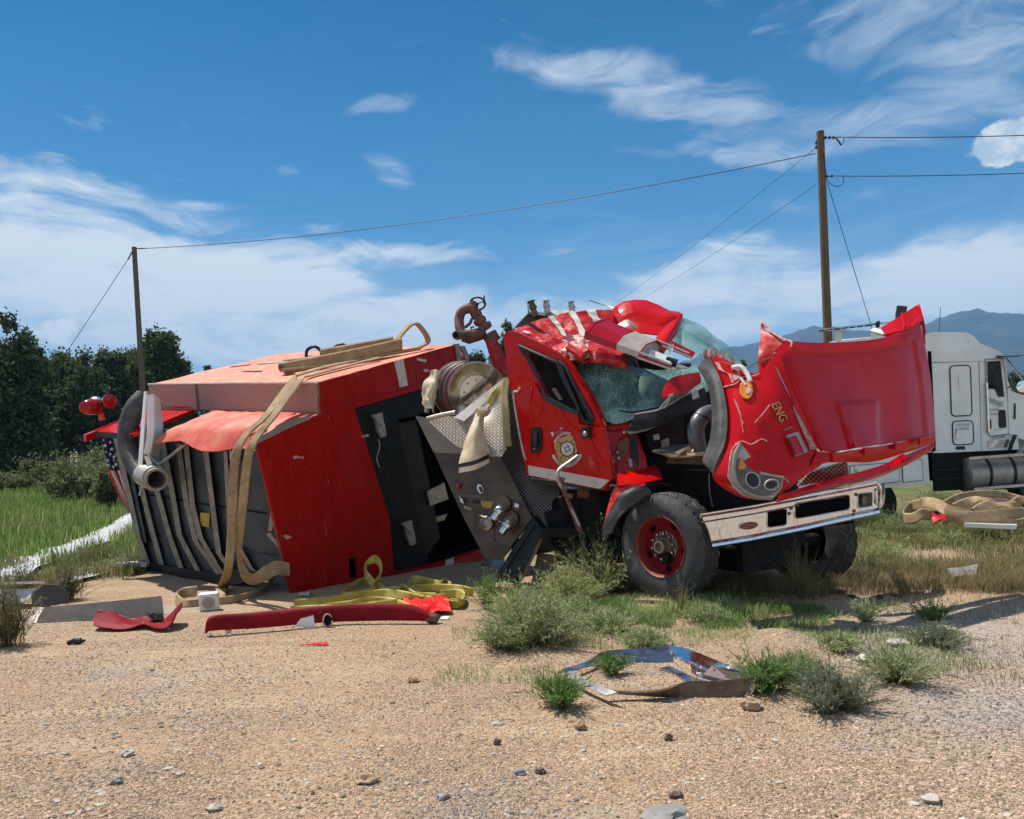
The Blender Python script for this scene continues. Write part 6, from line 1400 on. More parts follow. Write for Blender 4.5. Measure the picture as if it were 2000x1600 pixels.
m = MB(); m.grid(patch([[tuple(x) for x in ((790, 1168, 8.35), (820, 1171, 8.32), (850, 1166, 8.32), (874, 1170, 8.3))], [(788, 1182, 8.1), (818, 1180, 8.05), (848, 1184, 8.05), (878, 1182, 8.05)], [(796, 1193, 7.9), (822, 1196, 7.86), (850, 1198, 7.85), (882, 1198, 7.85)]], 5, 5, crumple=.03, fr=9, seed=4, ridge=True), .006)
solo(m, 'plastic_film', 'red_film', 'crumpled bright red plastic film lying on the yellow hose', 'plastic scrap')
# white speaker
SPk = thing('speaker', gp(406, 1196), 'small square white speaker with round grille lying on the soil', 'speaker')
c = gp(405, 1194); sx = unit(V(.97, .22, .02)); sy = unit(V(-.22, .97, .1)); sz = np.cross(sx, sy)
m = MB(); m.box(c + V(0, .06, .095), sx * .098, sy * .05, sz * .092); b_ = recalc(m.build('housing', 'white_plastic', SPk)); bv = b_.modifiers.new('edge', 'BEVEL'); bv.width = .012; bv.segments = 2
fc = c + V(0, .06, .095) - sy * .05
m = MB(); m.lathe(fc, -sy, [(.074, 0), (.072, .008), (.066, .010), (.062, .004), (0, .003)], 28); m.build('grille_rim', 'white_plastic', SPk)
m = MB()
for k in range(-5, 6):
    l = math.sqrt(max(0, .062 ** 2 - (k * .0115) ** 2)); m.box(fc - sy * .007 + sz * k * .0115, sx * l, sy * .003, sz * .0032)
m.build('grille', 'steel_dusty', SPk)
# long red trim strip
TRM = thing('trim_panel', gp(620, 1225), 'long dark red trim panel with a torn white label lying on the gravel', 'body panel')
tt = [(402, 1243, .02), (414, 1243, .05), (496, 1236, .04), (626, 1224, .035), (728, 1219, .03), (800, 1219, .03), (846, 1219, .03)]
hh_ = [.06, .13, .14, .15, .16, .145, .05]
rows = [[], [], [], []]
for (x, y, l), h in zip(tt, hh_):
    q = gp(x, y, l); rows[0].append(q + V(0, .06, h * .97)); rows[1].append(q + V(0, .02, h)); rows[2].append(q + V(0, -.012, h * .6)); rows[3].append(q)
recalc(MB().grid(patch([[np.array(x) for x in r] for r in rows], 4, 6, crumple=.006, seed=2), .02).build('strip', 'red_dull', TRM))
def trm(x, y, o=.11): q = gp(x, 1222 + (620 - x) * .055); dd = ray(x, y); return CAM + dd * ((q[1] - o) / dd[1])
MB().plate([trm(*p) for p in [(574, 1212), (612, 1202), (616, 1230), (600, 1235), (593, 1226), (576, 1222)]], V(0, -1, .1), .01).build('torn_label', 'white_plastic', TRM)
MB().plate([trm(*p) for p in [(598, 1212), (612, 1208), (614, 1222), (604, 1224)]], V(0, -1, .1), .012).build('label_mark', 'decal_white', TRM)
MB().plate([trm(*p) for p in ellipse(640, 1212, 8, 12, 12)], V(0, -1, .1), .012).build('torn_hole', 'black_hollow', TRM)
MB().tube([trm(*p) for p in ellipse(640, 1212, 9, 13, 12)], .008, 5).build('hole_edge', 'scraped', TRM)
MB().tube([trm(x, y, .05) for x, y in ellipse(831, 1213, 9, 9, 14)], .012, 5).build('end_ring', 'chrome', TRM)
MB().plate([trm(*p) for p in [(440, 1229), (452, 1228), (452, 1237), (440, 1238)]], V(0, -1, .1), .012).build('lamp_socket', 'chrome', TRM)
MB().blob(gp(846, 1218, .05), (.07, .05, .05), 3, 2, .6, 2).build('crushed_end', 'muddy_metal', TRM)
# crumpled red piece
CRP = thing('crumpled_panel', gp(265, 1225), 'crumpled red panel with black clip lying before the tan board', 'body panel')
rows = [[(190, 1190, 7.95), (225, 1198, 7.95), (262, 1210, 7.95), (290, 1205, 8.0), (320, 1212, 7.9), (356, 1178, 7.9)], [(183, 1210, 7.75), (230, 1215, 7.7), (270, 1222, 7.7), (300, 1216, 7.75), (330, 1220, 7.65), (354, 1186, 7.75)], [(184, 1224, 7.62), (235, 1230, 7.55), (280, 1222, 7.6), (305, 1230, 7.5), (328, 1226, 7.5), (346, 1200, 7.6)]]
recalc(MB().grid(patch(rows, 5, 5, crumple=.02, fr=6, seed=4, ridge=True), .012).build('sheet', 'red_dull', CRP, True, 22))
m = MB()
for k in range(7): m.tube([P(288 + 4 * k, 1198 + (k % 3) * 3, 7.8), P(294 + 4 * k, 1206 - (k % 2) * 6, 7.75), P(300 + 3 * k, 1212, 7.72)], .012, 5)
m.build('black_clip', 'black_plastic', CRP)
MB().tube([P(192, 1191, 7.93), P(225, 1199, 7.93), P(262, 1211, 7.93), P(300, 1222, 7.7), P(330, 1228, 7.5)], .006, 5).build('torn_edge', 'scraped', CRP)
# tan board (aluminium panel) and grey trough end
m = MB(); bq = [(62, 1188), (190, 1176), (316, 1164), (320, 1200), (216, 1216), (95, 1222), (52, 1230)]
g_ = patch([[(88, 1186, 8.20), (200, 1176, 8.20), (315, 1164, 8.36)], [(75, 1205, 8.17), (205, 1196, 8.17), (318, 1182, 8.33)], [(70, 1222, 8.15), (215, 1213, 8.15), (320, 1201, 8.3)]], 4, 6, crumple=.008, seed=3); m.grid(g_, .02)
BRD = thing('aluminium_panel', gp(190, 1220), 'dusty grey aluminium panel with bent rim lying on edge in the weeds', 'metal panel')
recalc(m.build('panel_sheet', 'alu_dusty', BRD))
m = MB(); m.grid(patch([[(70, 1222, 8.14), (140, 1218, 8.14), (215, 1213, 8.14)], [(50, 1231, 7.9), (140, 1225, 7.95), (205, 1218, 8.0)]], 3, 4), .015); recalc(m.build('panel_rim', 'alu_dusty', BRD))
m = MB(); m.grid(patch([[(62, 1186, 8.6), (75, 1186, 8.5), (90, 1187, 8.44)], [(52, 1228, 7.95), (64, 1220, 8.12), (72, 1221, 8.14)]], 3, 3), .015); recalc(m.build('panel_rim', 'alu_dusty', BRD))
m = MB(); oc = [(61, 1160), (86, 1142), (116, 1142), (132, 1160), (132, 1178), (100, 1183), (62, 1180)]
TRG = thing('metal_trough', gp(95, 1180), 'grey trough end with cut corners standing behind the aluminium panel', 'metal panel')
m.plate([P(x, y, 8.95) for x, y in oc], V(.1, -1, .05), .04); recalc(m.build('end_plate', 'floor_grey', TRG))
m = MB(); m.box8([P(0, 1142, 9.2), P(86, 1140, 9.0), P(86, 1140, 9.3), P(0, 1142, 9.5), P(0, 1137, 9.2), P(88, 1135, 9.0), P(88, 1135, 9.3), P(0, 1137, 9.5)]); recalc(m.build('trough_rail', 'alu_pale', TRG))
m = MB(); m.grid(patch([[(0, 1150, 9.3), (60, 1150, 9.1), (86, 1143, 9.0)], [(0, 1180, 9.1), (45, 1178, 9.0), (62, 1164, 8.95)]], 3, 3), .01); recalc(m.build('trough_side', 'alu_pale', TRG))
# small scraps
m = MB(); c = gp(147, 1259); m.tube([c + V(-.07, 0, .015), c + V(-.02, .01, .03), c + V(.04, 0, .02), c + V(.08, .02, .03)], [.02, .025, .022, .012], 6); m.tube([c + V(.03, .03, .02), c + V(.05, .0, .05)], .012, 5); solo(m, 'plastic_scrap', 'black_plastic', 'small black plastic scrap on the gravel by itself', 'plastic scrap')
m = MB(); c = gp(614, 1262); m.plate([c + V(-.13, 0, .015), c + V(.05, -.02, .02), c + V(.12, -.02, .02), c + V(.11, .02, .03), c + V(.03, .02, .03)], V(0, -.4, 1), .008); solo(m, 'red_splinter', 'red_film', 'thin red splinter lying on gravel below the long red trim', 'plastic scrap')
m = MB(); c = gp(865, 1211); m.plate([c + V(-.03, 0, .012), c + V(.05, -.02, .012), c + V(.06, .03, .03), c + V(.0, .04, .03)], V(0, -.4, 1), .008); solo(m, 'white_fragment', 'white_plastic', 'tiny white fragment beside the end of the long red trim', 'plastic scrap')
m = MB(); c = gp(1878, 1128); m.grid(patch([[tuple(x) for x in ((1850, 1112, 8.9), (1880, 1106, 8.95), (1910, 1100, 9.0))], [(1858, 1124, 8.6), (1884, 1122, 8.6), (1906, 1124, 8.6)]], 3, 3, crumple=.04, seed=2), .008); solo(m, 'bent_sheet', 'steel_dusty', 'small bent metal sheet lying in the dry grass beside the bumper', 'metal scrap')
m = MB(); c = gp(700, 1160); m.lathe(gp(596, 1166, .03), V(1, -.3, 0), [(0, -.06), (.03, -.06), (.03, .05), (.05, .05), (.05, .08), (0, .08)], 10); solo(m, 'pipe_fitting', 'steel_dusty', 'small steel pipe fitting at the foot of the red body corner', 'fitting')

# chrome wheel-arch trim upside down on the gravel
CH = thing('bumper_shell', gp(1280, 1350), 'upturned chrome bumper end shell lying on the gravel among weeds', 'bumper shell')
def cz(x, y, h): return G(x, y, h)
front = [cz(1180, 1352, .07), cz(1240, 1353, .06), cz(1290, 1350, .075), cz(1320, 1340, .09), cz(1345, 1331, .10), cz(1400, 1330, .105), cz(1474, 1322, .13)]
frontb = [cz(1182, 1354, .055), cz(1240, 1359, .03), cz(1290, 1362, .01), cz(1320, 1363, .0), cz(1345, 1364, .0), cz(1400, 1364, .0), cz(1452, 1364, .0)]
m = MB(); m.grid(patch([[np.array(x) for x in front], [np.array(x) for x in frontb]], 4, 5, lin_u=True), .012); recalc(m.build('front_wall', 'muddy_metal', CH))
far_t = [cz(1098, 1307, .07), cz(1150, 1290, .065), cz(1180, 1272, .06), cz(1240, 1267, .06), cz(1290, 1261, .07), cz(1305, 1260, .075)]
far_b = [cz(1104, 1314, .05), cz(1152, 1300, .045), cz(1190, 1296, .02), cz(1240, 1298, .0), cz(1292, 1298, .0), cz(1318, 1298, .0)]
m = MB(); m.grid(patch([[np.array(x) for x in far_t], [np.array(x) for x in far_b]], 5, 5, crumple=.004, seed=1), .01); recalc(m.build('back_wall', 'chrome_clean', CH))
rt = [cz(1305, 1260, .075), cz(1345, 1268, .085), cz(1400, 1290, .10), cz(1450, 1308, .115), cz(1474, 1322, .13)]
rb = [cz(1318, 1298, .0), cz(1330, 1306, .0), cz(1370, 1326, .0), cz(1430, 1340, .0), cz(1452, 1364, .0)]
m = MB(); m.grid(patch([[np.array(x) for x in rt], [np.array((a + b) / 2 + V(.02, .02, -.03)) for a, b in zip(rt, rb)], [np.array(x) for x in rb]], 5, 5, crumple=.004, seed=1), .01); recalc(m.build('end_wall', 'chrome_clean', CH))
MB().plate([seg(a, b, .25) + V(-.01, -.01, .0) for a, b in ((rt[2], rb[2]), (rt[3], rb[3]))] + [seg(a, b, .8) + V(-.01, -.015, .01) for a, b in ((rt[3], rb[3]), (rt[2], rb[2]))], V(-.7, -.7, .3), .004).build('paint_stain', 'hose_maroon', CH)
for t in (.3, .62, .85):
    c = seg(seg(rt[1], rt[3], t), seg(rb[1], rb[3], t), .7); m = MB(); m.plate([c + V(-.02, -.012, 0), c + V(.012, -.016, -.005), c + V(.016, -.02, .022), c + V(.0, -.016, .034), c + V(-.016, -.016, .022)], V(-.4, -.8, .4), .005); m.tube([c + V(0, -.012, 0), c + V(-.008, -.016, .045)], .004, 5); m.build('mounting_tab', 'steel', CH)
m = MB(); m.grid(patch([[np.array(x) for x in (rb[0], rb[1], rb[2], rb[3])], [np.array(x) for x in (cz(1286, 1306, .015), cz(1310, 1312, .015), cz(1335, 1328, .02), cz(1345, 1338, .06))]], 3, 4), .006); recalc(m.build('inner_flange', 'chrome_clean', CH))
m = MB(); m.grid(patch([[np.array(x) for x in (cz(1112, 1310, .09), cz(1150, 1330, .10), cz(1205, 1352, .10))], [np.array(x) for x in (cz(1104, 1318, .05), cz(1140, 1340, .06), cz(1184, 1358, .07))]], 3, 5), .012); recalc(m.build('corner_rail', 'alu_pale', CH))

# tan hose pile on a white board by the white truck
HPILE = thing('hose_pile', G(1890, 1030), 'loose pile of flat tan hose on the grass before the white truck', 'fire hose')
def hp_(pts, w=.085, mode='v', mat='hose_tan', name='hose_length'):
    q = [P(x, y, D_) for x, y, D_ in pts]; wv = {'v': V(0, .02, w), 'h': V(0, w, .03), 'd': unit(V(.5, .3, .6)) * w, 'e': unit(V(-.5, .3, .6)) * w}
    if len(mode) == 1: ws = [wv[mode]] * len(q)
    else: ws = [wv[k] for k in mode]
    MB().ribbon(q, ws, .016, 6).build(name, mat, HPILE)
hp_([(1800, 985, 12.7), (1780, 990, 12.9), (1767, 1002, 12.7), (1768, 1012, 12.4), (1785, 1012, 12.2), (1800, 1004, 12.1), (1816, 1006, 12.1)])
hp_([(1800, 984, 12.6), (1815, 981, 12.5), (1832, 986, 12.3), (1848, 996, 12.1), (1865, 1003, 12.0)], .10, 'vdddv')
hp_([(1845, 1003, 12.0), (1875, 1010, 11.9), (1910, 1011, 11.9), (1950, 1007, 11.9), (1990, 1004, 12.0), (2003, 1008, 12.1), (1995, 1014, 12.2)], .10)
hp_([(1842, 986, 12.7), (1870, 972, 12.9), (1900, 966, 13.0), (1940, 964, 13.0), (1975, 970, 13.0), (2005, 978, 12.8)], .06)
hp_([(1868, 992, 12.3), (1890, 982, 12.3), (1910, 974, 12.4), (1930, 982, 12.3), (1945, 990, 12.3)], .09, 'eehdd')
hp_([(1907, 1000, 12.1), (1918, 993, 12.1), (1940, 985, 12.2), (1955, 986, 12.3), (1985, 990, 12.3)], .09, 'eeehv')
hp_([(1980, 986, 12.5), (1995, 976, 12.5), (2010, 974, 12.6)], .08, 'eeh')
hp_([(1848, 990, 12.1), (1870, 996, 12.0), (1900, 1002, 12.0)], .04)
hp_([(1890, 1018, 11.9), (1920, 1015, 11.9), (1960, 1016, 11.9), (1975, 1020, 11.9), (1995, 1022, 11.9), (2010, 1014, 12)], .07)
m = MB(); m.grid(patch([[tuple(x) for x in ((1925, 970, 12.8), (1950, 972, 12.8), (1978, 980, 12.7))], [(1935, 984, 12.6), (1955, 986, 12.6), (1970, 988, 12.6)]], 3, 3), .02); recalc(m.build('hose_lining', 'hose_maroon', HPILE))
m = MB(); m.box8([P(1883, 1030, 11.6), P(1985, 1034, 11.5), P(1985, 1028, 12.3), P(1890, 1026, 12.4), P(1883, 1022, 11.6), P(1986, 1026, 11.5), P(1986, 1021, 12.3), P(1890, 1018, 12.4)]); solo(m, 'white_board', 'white_paint', 'long white board lying in the grass under the tan hose pile', 'board', smooth=False)
m = MB(); m.grid(patch([[tuple(x) for x in ((1818, 998, 11.95), (1830, 1006, 11.9), (1840, 1004, 11.95))], [(1822, 1022, 11.8), (1836, 1016, 11.75), (1850, 1014, 11.85)]], 4, 4, crumple=.06, fr=6, seed=5), .008); solo(m, 'orange_cloth', 'red_film', 'scrap of orange-red cloth caught under the tan hose pile', 'cloth')

# trail of white sheeting in the grass
m = MB(); rows = [[], [], []]
for x, y, w in ((268, 1010, 14), (240, 1030, 18), (205, 1050, 16), (170, 1062, 14), (130, 1080, 16), (90, 1092, 14), (50, 1112, 22), (0, 1128, 26), (-60, 1150, 26)):
    for i, k in enumerate((-1, 0, 1)): rows[i].append(gp(x + k * 3, y + k * w * .9, .05))
m.grid(patch([[np.array(a) for a in r] for r in rows], 4, 5, crumple=.05, fr=2.2, seed=4), .0); solo(m, 'plastic_sheet', 'sheet_white', 'crumpled white sheeting trailing through the green grass toward the body', 'sheet')
m = MB(); rows = [[], [], []]
for x, y, w in ((272, 1090, 5), (235, 1104, 8), (195, 1118, 9), (150, 1130, 10), (120, 1140, 8)):
    for i, k in enumerate((-1, 0, 1)): rows[i].append(gp(x + k * 3, y + k * w, .04))
m.grid(patch([[np.array(a) for a in r] for r in rows], 4, 5, crumple=.04, fr=2.2, seed=7), .0); solo(m, 'plastic_sheet', 'sheet_white', 'shorter strip of white sheeting at the edge of the bare soil', 'sheet')

# ================================================================== THE WHITE TOW TRUCK
TD = 15.0
TW = thing('tow_truck', (9.0, 15.6, 0), 'white sleeper cab tow truck parked behind the hood', 'truck')
def sd(x, y, o=0.0): return P(x, y, TD - o)
NY = V(0, -1, 0)
def tplate(pts, name, mat, parent, o=0.0, th=.03): return MB().plate([sd(x, y, o) for x, y in pts], NY, th).build(name, mat, parent)
prof_ = [(1806, 652), (1825, 649), (1860, 648.5), (1890, 650), (1902, 657), (1915, 671), (1935, 679), (1952, 686), (1960, 692), (1964, 705), (1968, 742), (1978, 768), (1985, 800), (1990, 878), (1830, 885), (1815, 884), (1810, 760)]
dep = V(.0, 2.3, 0)
m = MB(); pp_ = [sd(x, y) for x, y in prof_]; n = len(pp_)
m.plate(pp_, NY, .04)
m.add(pp_ + [q + dep for q in pp_], [(i, n + i, n + (i + 1) % n, (i + 1) % n) for i in range(n)] + [tuple(range(n, 2 * n))])
TCAB = recalc(m.build('sleeper_cab', 'white_paint', TW, True, 30))
def frame(pts, r, name, mat, parent, o=.01): return MB().tube([sd(x, y, o) for x, y in pts + pts[:1]], r, 6, False).build(name, mat, parent)
sk = lambda x0, y0, x1, y1, r: [(x + (y - y0) * .035, y) for x, y in rrect(x0, y0, x1, y1, r, -.035)]
up_ = sk(1855, 715, 1895, 813, 7); lo_ = sk(1860, 823, 1900, 869, 7)
tplate(up_, 'side_hatch', 'white_paint', TCAB, .012, .02); frame(up_, .012, 'hatch_seal', 'rubber_seal', TCAB)
LOH = tplate(lo_, 'side_hatch', 'white_paint', TCAB, .012, .02); frame(lo_, .012, 'hatch_seal', 'rubber_seal', TCAB)
tplate([(1872, 731), (1880, 730), (1881, 761), (1874, 762)], 'hatch_recess', 'white_paint', TCAB, .03, .02)
tplate([(1866, 843), (1873, 843), (1874, 857), (1867, 857)], 'hatch_latch', 'steel', TCAB, .03, .02); tplate([(1866, 841), (1868, 837.5), (1870, 841)], 'hatch_mark', 'ink_black', TCAB, .025, .004)
frame([(1821, 708), (1922, 706)], .008, 'cab_seam', 'steel_dusty', TCAB, .004); frame([(1912, 708), (1917, 882)], .006, 'cab_seam', 'steel_dusty', TCAB, .004)
m = MB()
for k in range(14):
    for x, y in ((1846 + k * .9, 665 + k * 15.2), (1830 + k * .2, 880)): m.lathe(sd(x, y, .0), NY, [(.008, 0), (.006, .005), (0, .006)], 6)
m.build('rivets', 'steel_dusty', TCAB).__setitem__('kind', 'stuff')
drp = [(1925, 702), (1957, 701), (1962, 720), (1967, 766), (1971, 790), (1973, 843), (1968, 848), (1934, 852), (1929, 845), (1927, 770)]
TDR = tplate(drp, 'cab_door', 'white_paint', TW, .015, .03); frame(drp, .012, 'door_seal', 'steel_dusty', TDR, .018)
tplate([(1929, 706), (1954, 705), (1961, 770), (1962, 775), (1950, 775), (1944, 760), (1930, 759)], 'door_window', 'glass_dark', TDR, .03, .01)
tplate([(1951, 801), (1961, 800), (1964, 803), (1966, 833), (1962, 836), (1953, 836), (1951, 830)], 'peep_window', 'glass_dark', TDR, .03, .01)
tplate([(1932, 820), (1936, 819), (1937, 836), (1934, 838)], 'door_handle', 'ink_black', TDR, .03, .01)
MB().tube([sd(1927, 748, .06), sd(1929, 790, .07), sd(1931, 843, .06)], .022, 8).build('grab_bar', 'chrome', TDR)
tplate([(1930, 861), (1971, 858), (1972, 873), (1931, 876)], 'step_plate', 'steel', TW, .02, .02)
tplate([(1868, 872), (1885, 871.5), (1885, 878), (1868, 878.5)], 'maker_badge', 'ink_black', TCAB, .015, .01)
def tl(t, x0, y0, x1, y1, h, parent, mat='ink_green', wav=0.0, o=.04):
    letter(t, lambda u, v: sd(x0 + (x1 - x0) * (u + .5), y0 + (y1 - y0) * (u + .5) - v * h + wav * math.sin((u + .5) * 6.28), o), 'lettering', mat, parent)
tl("TAVENNER'S", 1930, 783, 1961, 789, 11, TDR, wav=-1.8); tl("Towing &", 1931, 801, 1950, 800, 6, TDR, 'ink_black'); tl("Recovery", 1932, 809.5, 1950, 808, 6, TDR, 'ink_black')
tl("Moriarty, NM", 1942, 840, 1957, 839.5, 3.2, TDR, 'ink_black'); tl("505-832-6488", 1937, 855, 1963, 852, 8, TW)
tl("HEAVY EQUIPMENT", 1867, 830.5, 1896, 829.5, 5.5, TCAB); tl("TRANSPORTED", 1872, 838, 1893, 837, 4.5, TCAB)
tplate([(1813, 686), (1819, 686), (1828, 880), (1820, 884)], 'cab_gap', 'black_hollow', TW, .02, .05)
# sun visor, mirror, hood
MB().box8([sd(1948, 699, .0), sd(1990, 697, .7), sd(1990, 697, -2), sd(1948, 699, -2), sd(1945, 695, .0), sd(2010, 692, .7), sd(2010, 692, -2), sd(1945, 695, -2)]).build('sun_visor', 'glass_dark', TW)
m = MB(); m.tube([sd(1966, 757, .1), sd(1985, 754, .5), sd(1996, 752, .5)], .014, 6); m.tube([sd(1966, 700, .0), sd(1985, 725, .4), sd(1997, 742, .5)], .012, 6); m.build('mirror_stay', 'chrome', TW)
m = MB(); m.lathe(sd(1999, 755, .5), V(-.5, -.8, 0), [(0, -.04), (.09, -.03), (.12, .01), (.12, .03)], 18); MIR = m.build('mirror_shell', 'ink_black', TW)
MB().lathe(sd(1999, 755, .53), V(-.5, -.8, 0), [(.11, 0), (0, .005)], 18).build('mirror_glass', 'mirror', MIR)
hx0 = [(1966, 757), (1990, 768), (2040, 776), (2120, 785), (2180, 800)]
gg = []
for i, (dy, dz) in enumerate(((2.3, 0), (1.15, .05), (.1, 0), (-.02, -.05), (-.03, -.4), (-.03, -.85))):
    gg.append([sd(x, y) + V(0, dy, dz - .02 * (i > 2)) for x, y in hx0])
m = MB(); m.grid(patch([[np.array(a) for a in r] for r in gg], 4, 4)); recalc(m.build('engine_hood', 'white_paint', TW))
m = MB(); c = sd(2040, 930, -.2); arc = [(math.cos(a), math.sin(a)) for a in np.linspace(math.pi * 1.02, 0, 15)]
m.grid(np.array([[c + V(x * .72, dy, z * .82) for x, z in arc] for dy in (-.28, -.2, .4)])); recalc(m.build('wheel_arch', 'white_paint', TW))
m = MB(); m.lathe(c + V(0, .35, -.12), V(0, -1, 0), [(0, 0), (.3, .02), (.3, .3), (.48, .34), (.53, .25), (.53, 0)], 32); m.build('wheel', 'tyre', TW)
tplate([(1982, 788), (1984, 788), (1984, 819), (1981, 819)], 'hood_vent', 'ink_black', TW, .06, .02)
MB().tube([sd(1983, 850, .1), sd(1975, 868, .1), sd(1972, 880, .1)], .035, 8).build('mud_guard_stay', 'black_plastic', TW)
# under the cab: tank, steps, battery box
m = MB(); a_t, b_t = sd(1878, 928, -.1), sd(1996, 920, -.1)
m.lathe(a_t, unit(b_t - a_t), [(0, 0), (.28, .0), (.325, .03), (.325, np.linalg.norm(b_t - a_t)), (0, np.linalg.norm(b_t - a_t))], 28); TNK = m.build('fuel_tank', 'steel_dusty', TW)
for t in (.33, .72): MB().lathe(seg(a_t, b_t, t), unit(b_t - a_t), [(.325, -.03), (.335, -.025), (.335, .025), (.325, .03)], 28).build('tank_strap', 'ink_black', TNK)
for y0, y1, x0 in ((893, 884, 1893), (953, 944, 1903)): MB().box8([sd(x0, y0 + 5, .5), sd(2060, y1 + 2, .5), sd(2060, y1 + 2, .2), sd(x0, y0 + 5, .2), sd(x0, y0, .5), sd(2060, y1 - 4, .5), sd(2060, y1 - 4, .2), sd(x0, y0, .2)]).build('tank_step', 'alu_pale', TW)
m = MB(); m.box8([sd(1822, 960, .0), sd(1880, 957, .0), sd(1880, 957, -1), sd(1822, 960, -1), sd(1820, 886, .0), sd(1880, 884, .0), sd(1880, 884, -1), sd(1820, 886, -1)]); m.box8([sd(1790, 940, -.3), sd(1840, 938, -.3), sd(1840, 938, -2), sd(1790, 940, -2), sd(1790, 884, -.3), sd(1840, 882, -.3), sd(1840, 882, -2), sd(1790, 884, -2)]); m.box8([sd(1815, 905, -.1), sd(2100, 890, -.1), sd(2100, 890, -2), sd(1815, 905, -2), sd(1815, 884, -.1), sd(2100, 874, -.1), sd(2100, 874, -2), sd(1815, 884, -2)]); m.build('battery_box', 'engine_black', TW)
for y in (920, 938): MB().tube([sd(1826, y, .02), sd(1876, y - 3, .02)], .02, 6).build('box_rib', 'black_plastic', TW)
# service body and light gantry
m = MB(); q = [(1560, 905), (1812, 888), (1816, 945), (1640, 962), (1560, 968)]; pq = [sd(x, y, .1) for x, y in q]; n = len(pq)
m.plate(pq, NY, .04); m.add(pq + [a + V(0, 2.3, 0) for a in pq], [(i, n + i, n + (i + 1) % n, (i + 1) % n) for i in range(n)]); SB = recalc(m.build('service_body', 'white_paint', TW, True, 30))
for q in ([(1660, 910), (1755, 903), (1757, 940), (1662, 952)], [(1762, 900), (1800, 897), (1803, 938), (1764, 942)], [(1600, 915), (1655, 911), (1657, 952), (1602, 957)]):
    tplate(q, 'locker_door', 'white_paint', SB, .125, .02); frame(q, .008, 'locker_gap', 'rubber_seal', SB, .12)
tplate([(1670, 911), (1676, 911), (1676, 922), (1670, 922)], 'locker_latch', 'steel', SB, .15, .02)
m = MB(); m.box8([sd(1616, 672, -.2), sd(1735, 662, -.2), sd(1735, 662, -2), sd(1616, 672, -2), sd(1620, 668, -.2), sd(1735, 655, -.2), sd(1735, 655, -2), sd(1640, 664, -2)]); m.box8([sd(1640, 900, -.4), sd(1800, 890, -.4), sd(1800, 890, -2), sd(1640, 900, -2), sd(1640, 670, -.4), sd(1800, 664, -.4), sd(1800, 664, -2), sd(1640, 670, -2)]); m.build('headboard', 'white_paint', TW)
m = MB(); m.box8([sd(1631, 668, .0), sd(1644, 668, .0), sd(1644, 668, -.2), sd(1631, 668, -.2), sd(1631, 646, .0), sd(1644, 645, .0), sd(1644, 645, -.2), sd(1631, 646, -.2)]); m.build('gantry_post', 'white_paint', TW); m = MB(); m.box8([sd(1701, 664, .0), sd(1714, 663, .0), sd(1714, 663, -.2), sd(1701, 664, -.2), sd(1700, 648, .0), sd(1713, 646, .0), sd(1713, 646, -.2), sd(1700, 648, -.2)]); m.build('gantry_post', 'white_paint', TW)
m = MB(); m.box8([sd(1596, 647, .1), sd(1740, 632, .1), sd(1740, 632, -.15), sd(1596, 647, -.15), sd(1596, 643, .1), sd(1740, 628, .1), sd(1740, 628, -.15), sd(1596, 643, -.15)]); GR = m.build('light_gantry', 'alu_pale', TW)
for k in range(7): MB().box(sd(1605 + k * 15, 646.3 - k * 1.55, .14), V(.045, 0, .005), V(0, .03, 0), V(0, 0, .012)).build('gantry_lamp', 'glass_dark', GR)
m = MB(); m.box8([sd(1710, 640, .3), sd(1718, 640, .3), sd(1718, 640, 0), sd(1710, 640, 0), sd(1711, 628, .3), sd(1719, 627, .3), sd(1719, 627, 0), sd(1711, 628, 0)]); m.build('work_lamp', 'black_plastic', GR)
m = MB(); m.box8([sd(1700, 650, .4), sd(1728, 659, .9), sd(1730, 654, .9), sd(1706, 643, .4), sd(1700, 646, .4), sd(1728, 653, .9), sd(1732, 648, .9), sd(1706, 640, .4)]); recalc(m.build('light_panel', 'steel_dusty', GR))
m = MB(); e0 = sd(1757, 900, -.9); m.tube([e0, sd(1760, 640, -.9), sd(1759, 615, -.9), sd(1762, 598, -.85)], .10, 14); EXH = m.build('exhaust_stack', 'ink_black', TW)
MB().tube([sd(1834, 655, -.5), sd(1837, 600, -.5)], .006, 5).build('antenna', 'ink_black', TW)
MB().lathe(sd(1700, 985, -.8), V(0, -1, 0), [(0, -.1), (.3, 0), (.48, .1), (.53, 0), (.53, -.6)], 28).build('wheel', 'tyre', TW)

# ================================================================== TREES
def leaf_cloud(clumps, n, size, rnd, lean=.35):
    """n small triangles-pairs spread through ellipsoidal clumps (center, radius, weight)"""
    w = np.array([c[2] for c in clumps]); w = w / w.sum(); idx = rnd.choice(len(clumps), n, p=w)
    C = np.array([c[0] for c in clumps])[idx]; Rr = np.array([c[1] for c in clumps])[idx]
    dvec = rnd.normal(size=(n, 3)); dvec /= np.linalg.norm(dvec, axis=1, keepdims=True)
    rad = np.abs(rnd.normal(0, .62, (n, 1))) + .12
    c = C + dvec * Rr * rad
    ax = rnd.normal(size=(n, 3)) * .8 + dvec * .8 + np.array([0, 0, lean]); ax /= np.linalg.norm(ax, axis=1, keepdims=True)
    sdv = np.cross(ax, rnd.normal(size=(n, 3))); sdv /= np.linalg.norm(sdv, axis=1, keepdims=True) + 1e-9
    L_ = size * rnd.uniform(.6, 1.5, (n, 1)); Wd = L_ * .34
    v = np.stack([c - ax * L_ * .5, c + sdv * Wd, c + ax * L_ * .6, c - sdv * Wd], 1).reshape(-1, 3)
    fcs = np.arange(n * 4).reshape(n, 4)
    return v, fcs
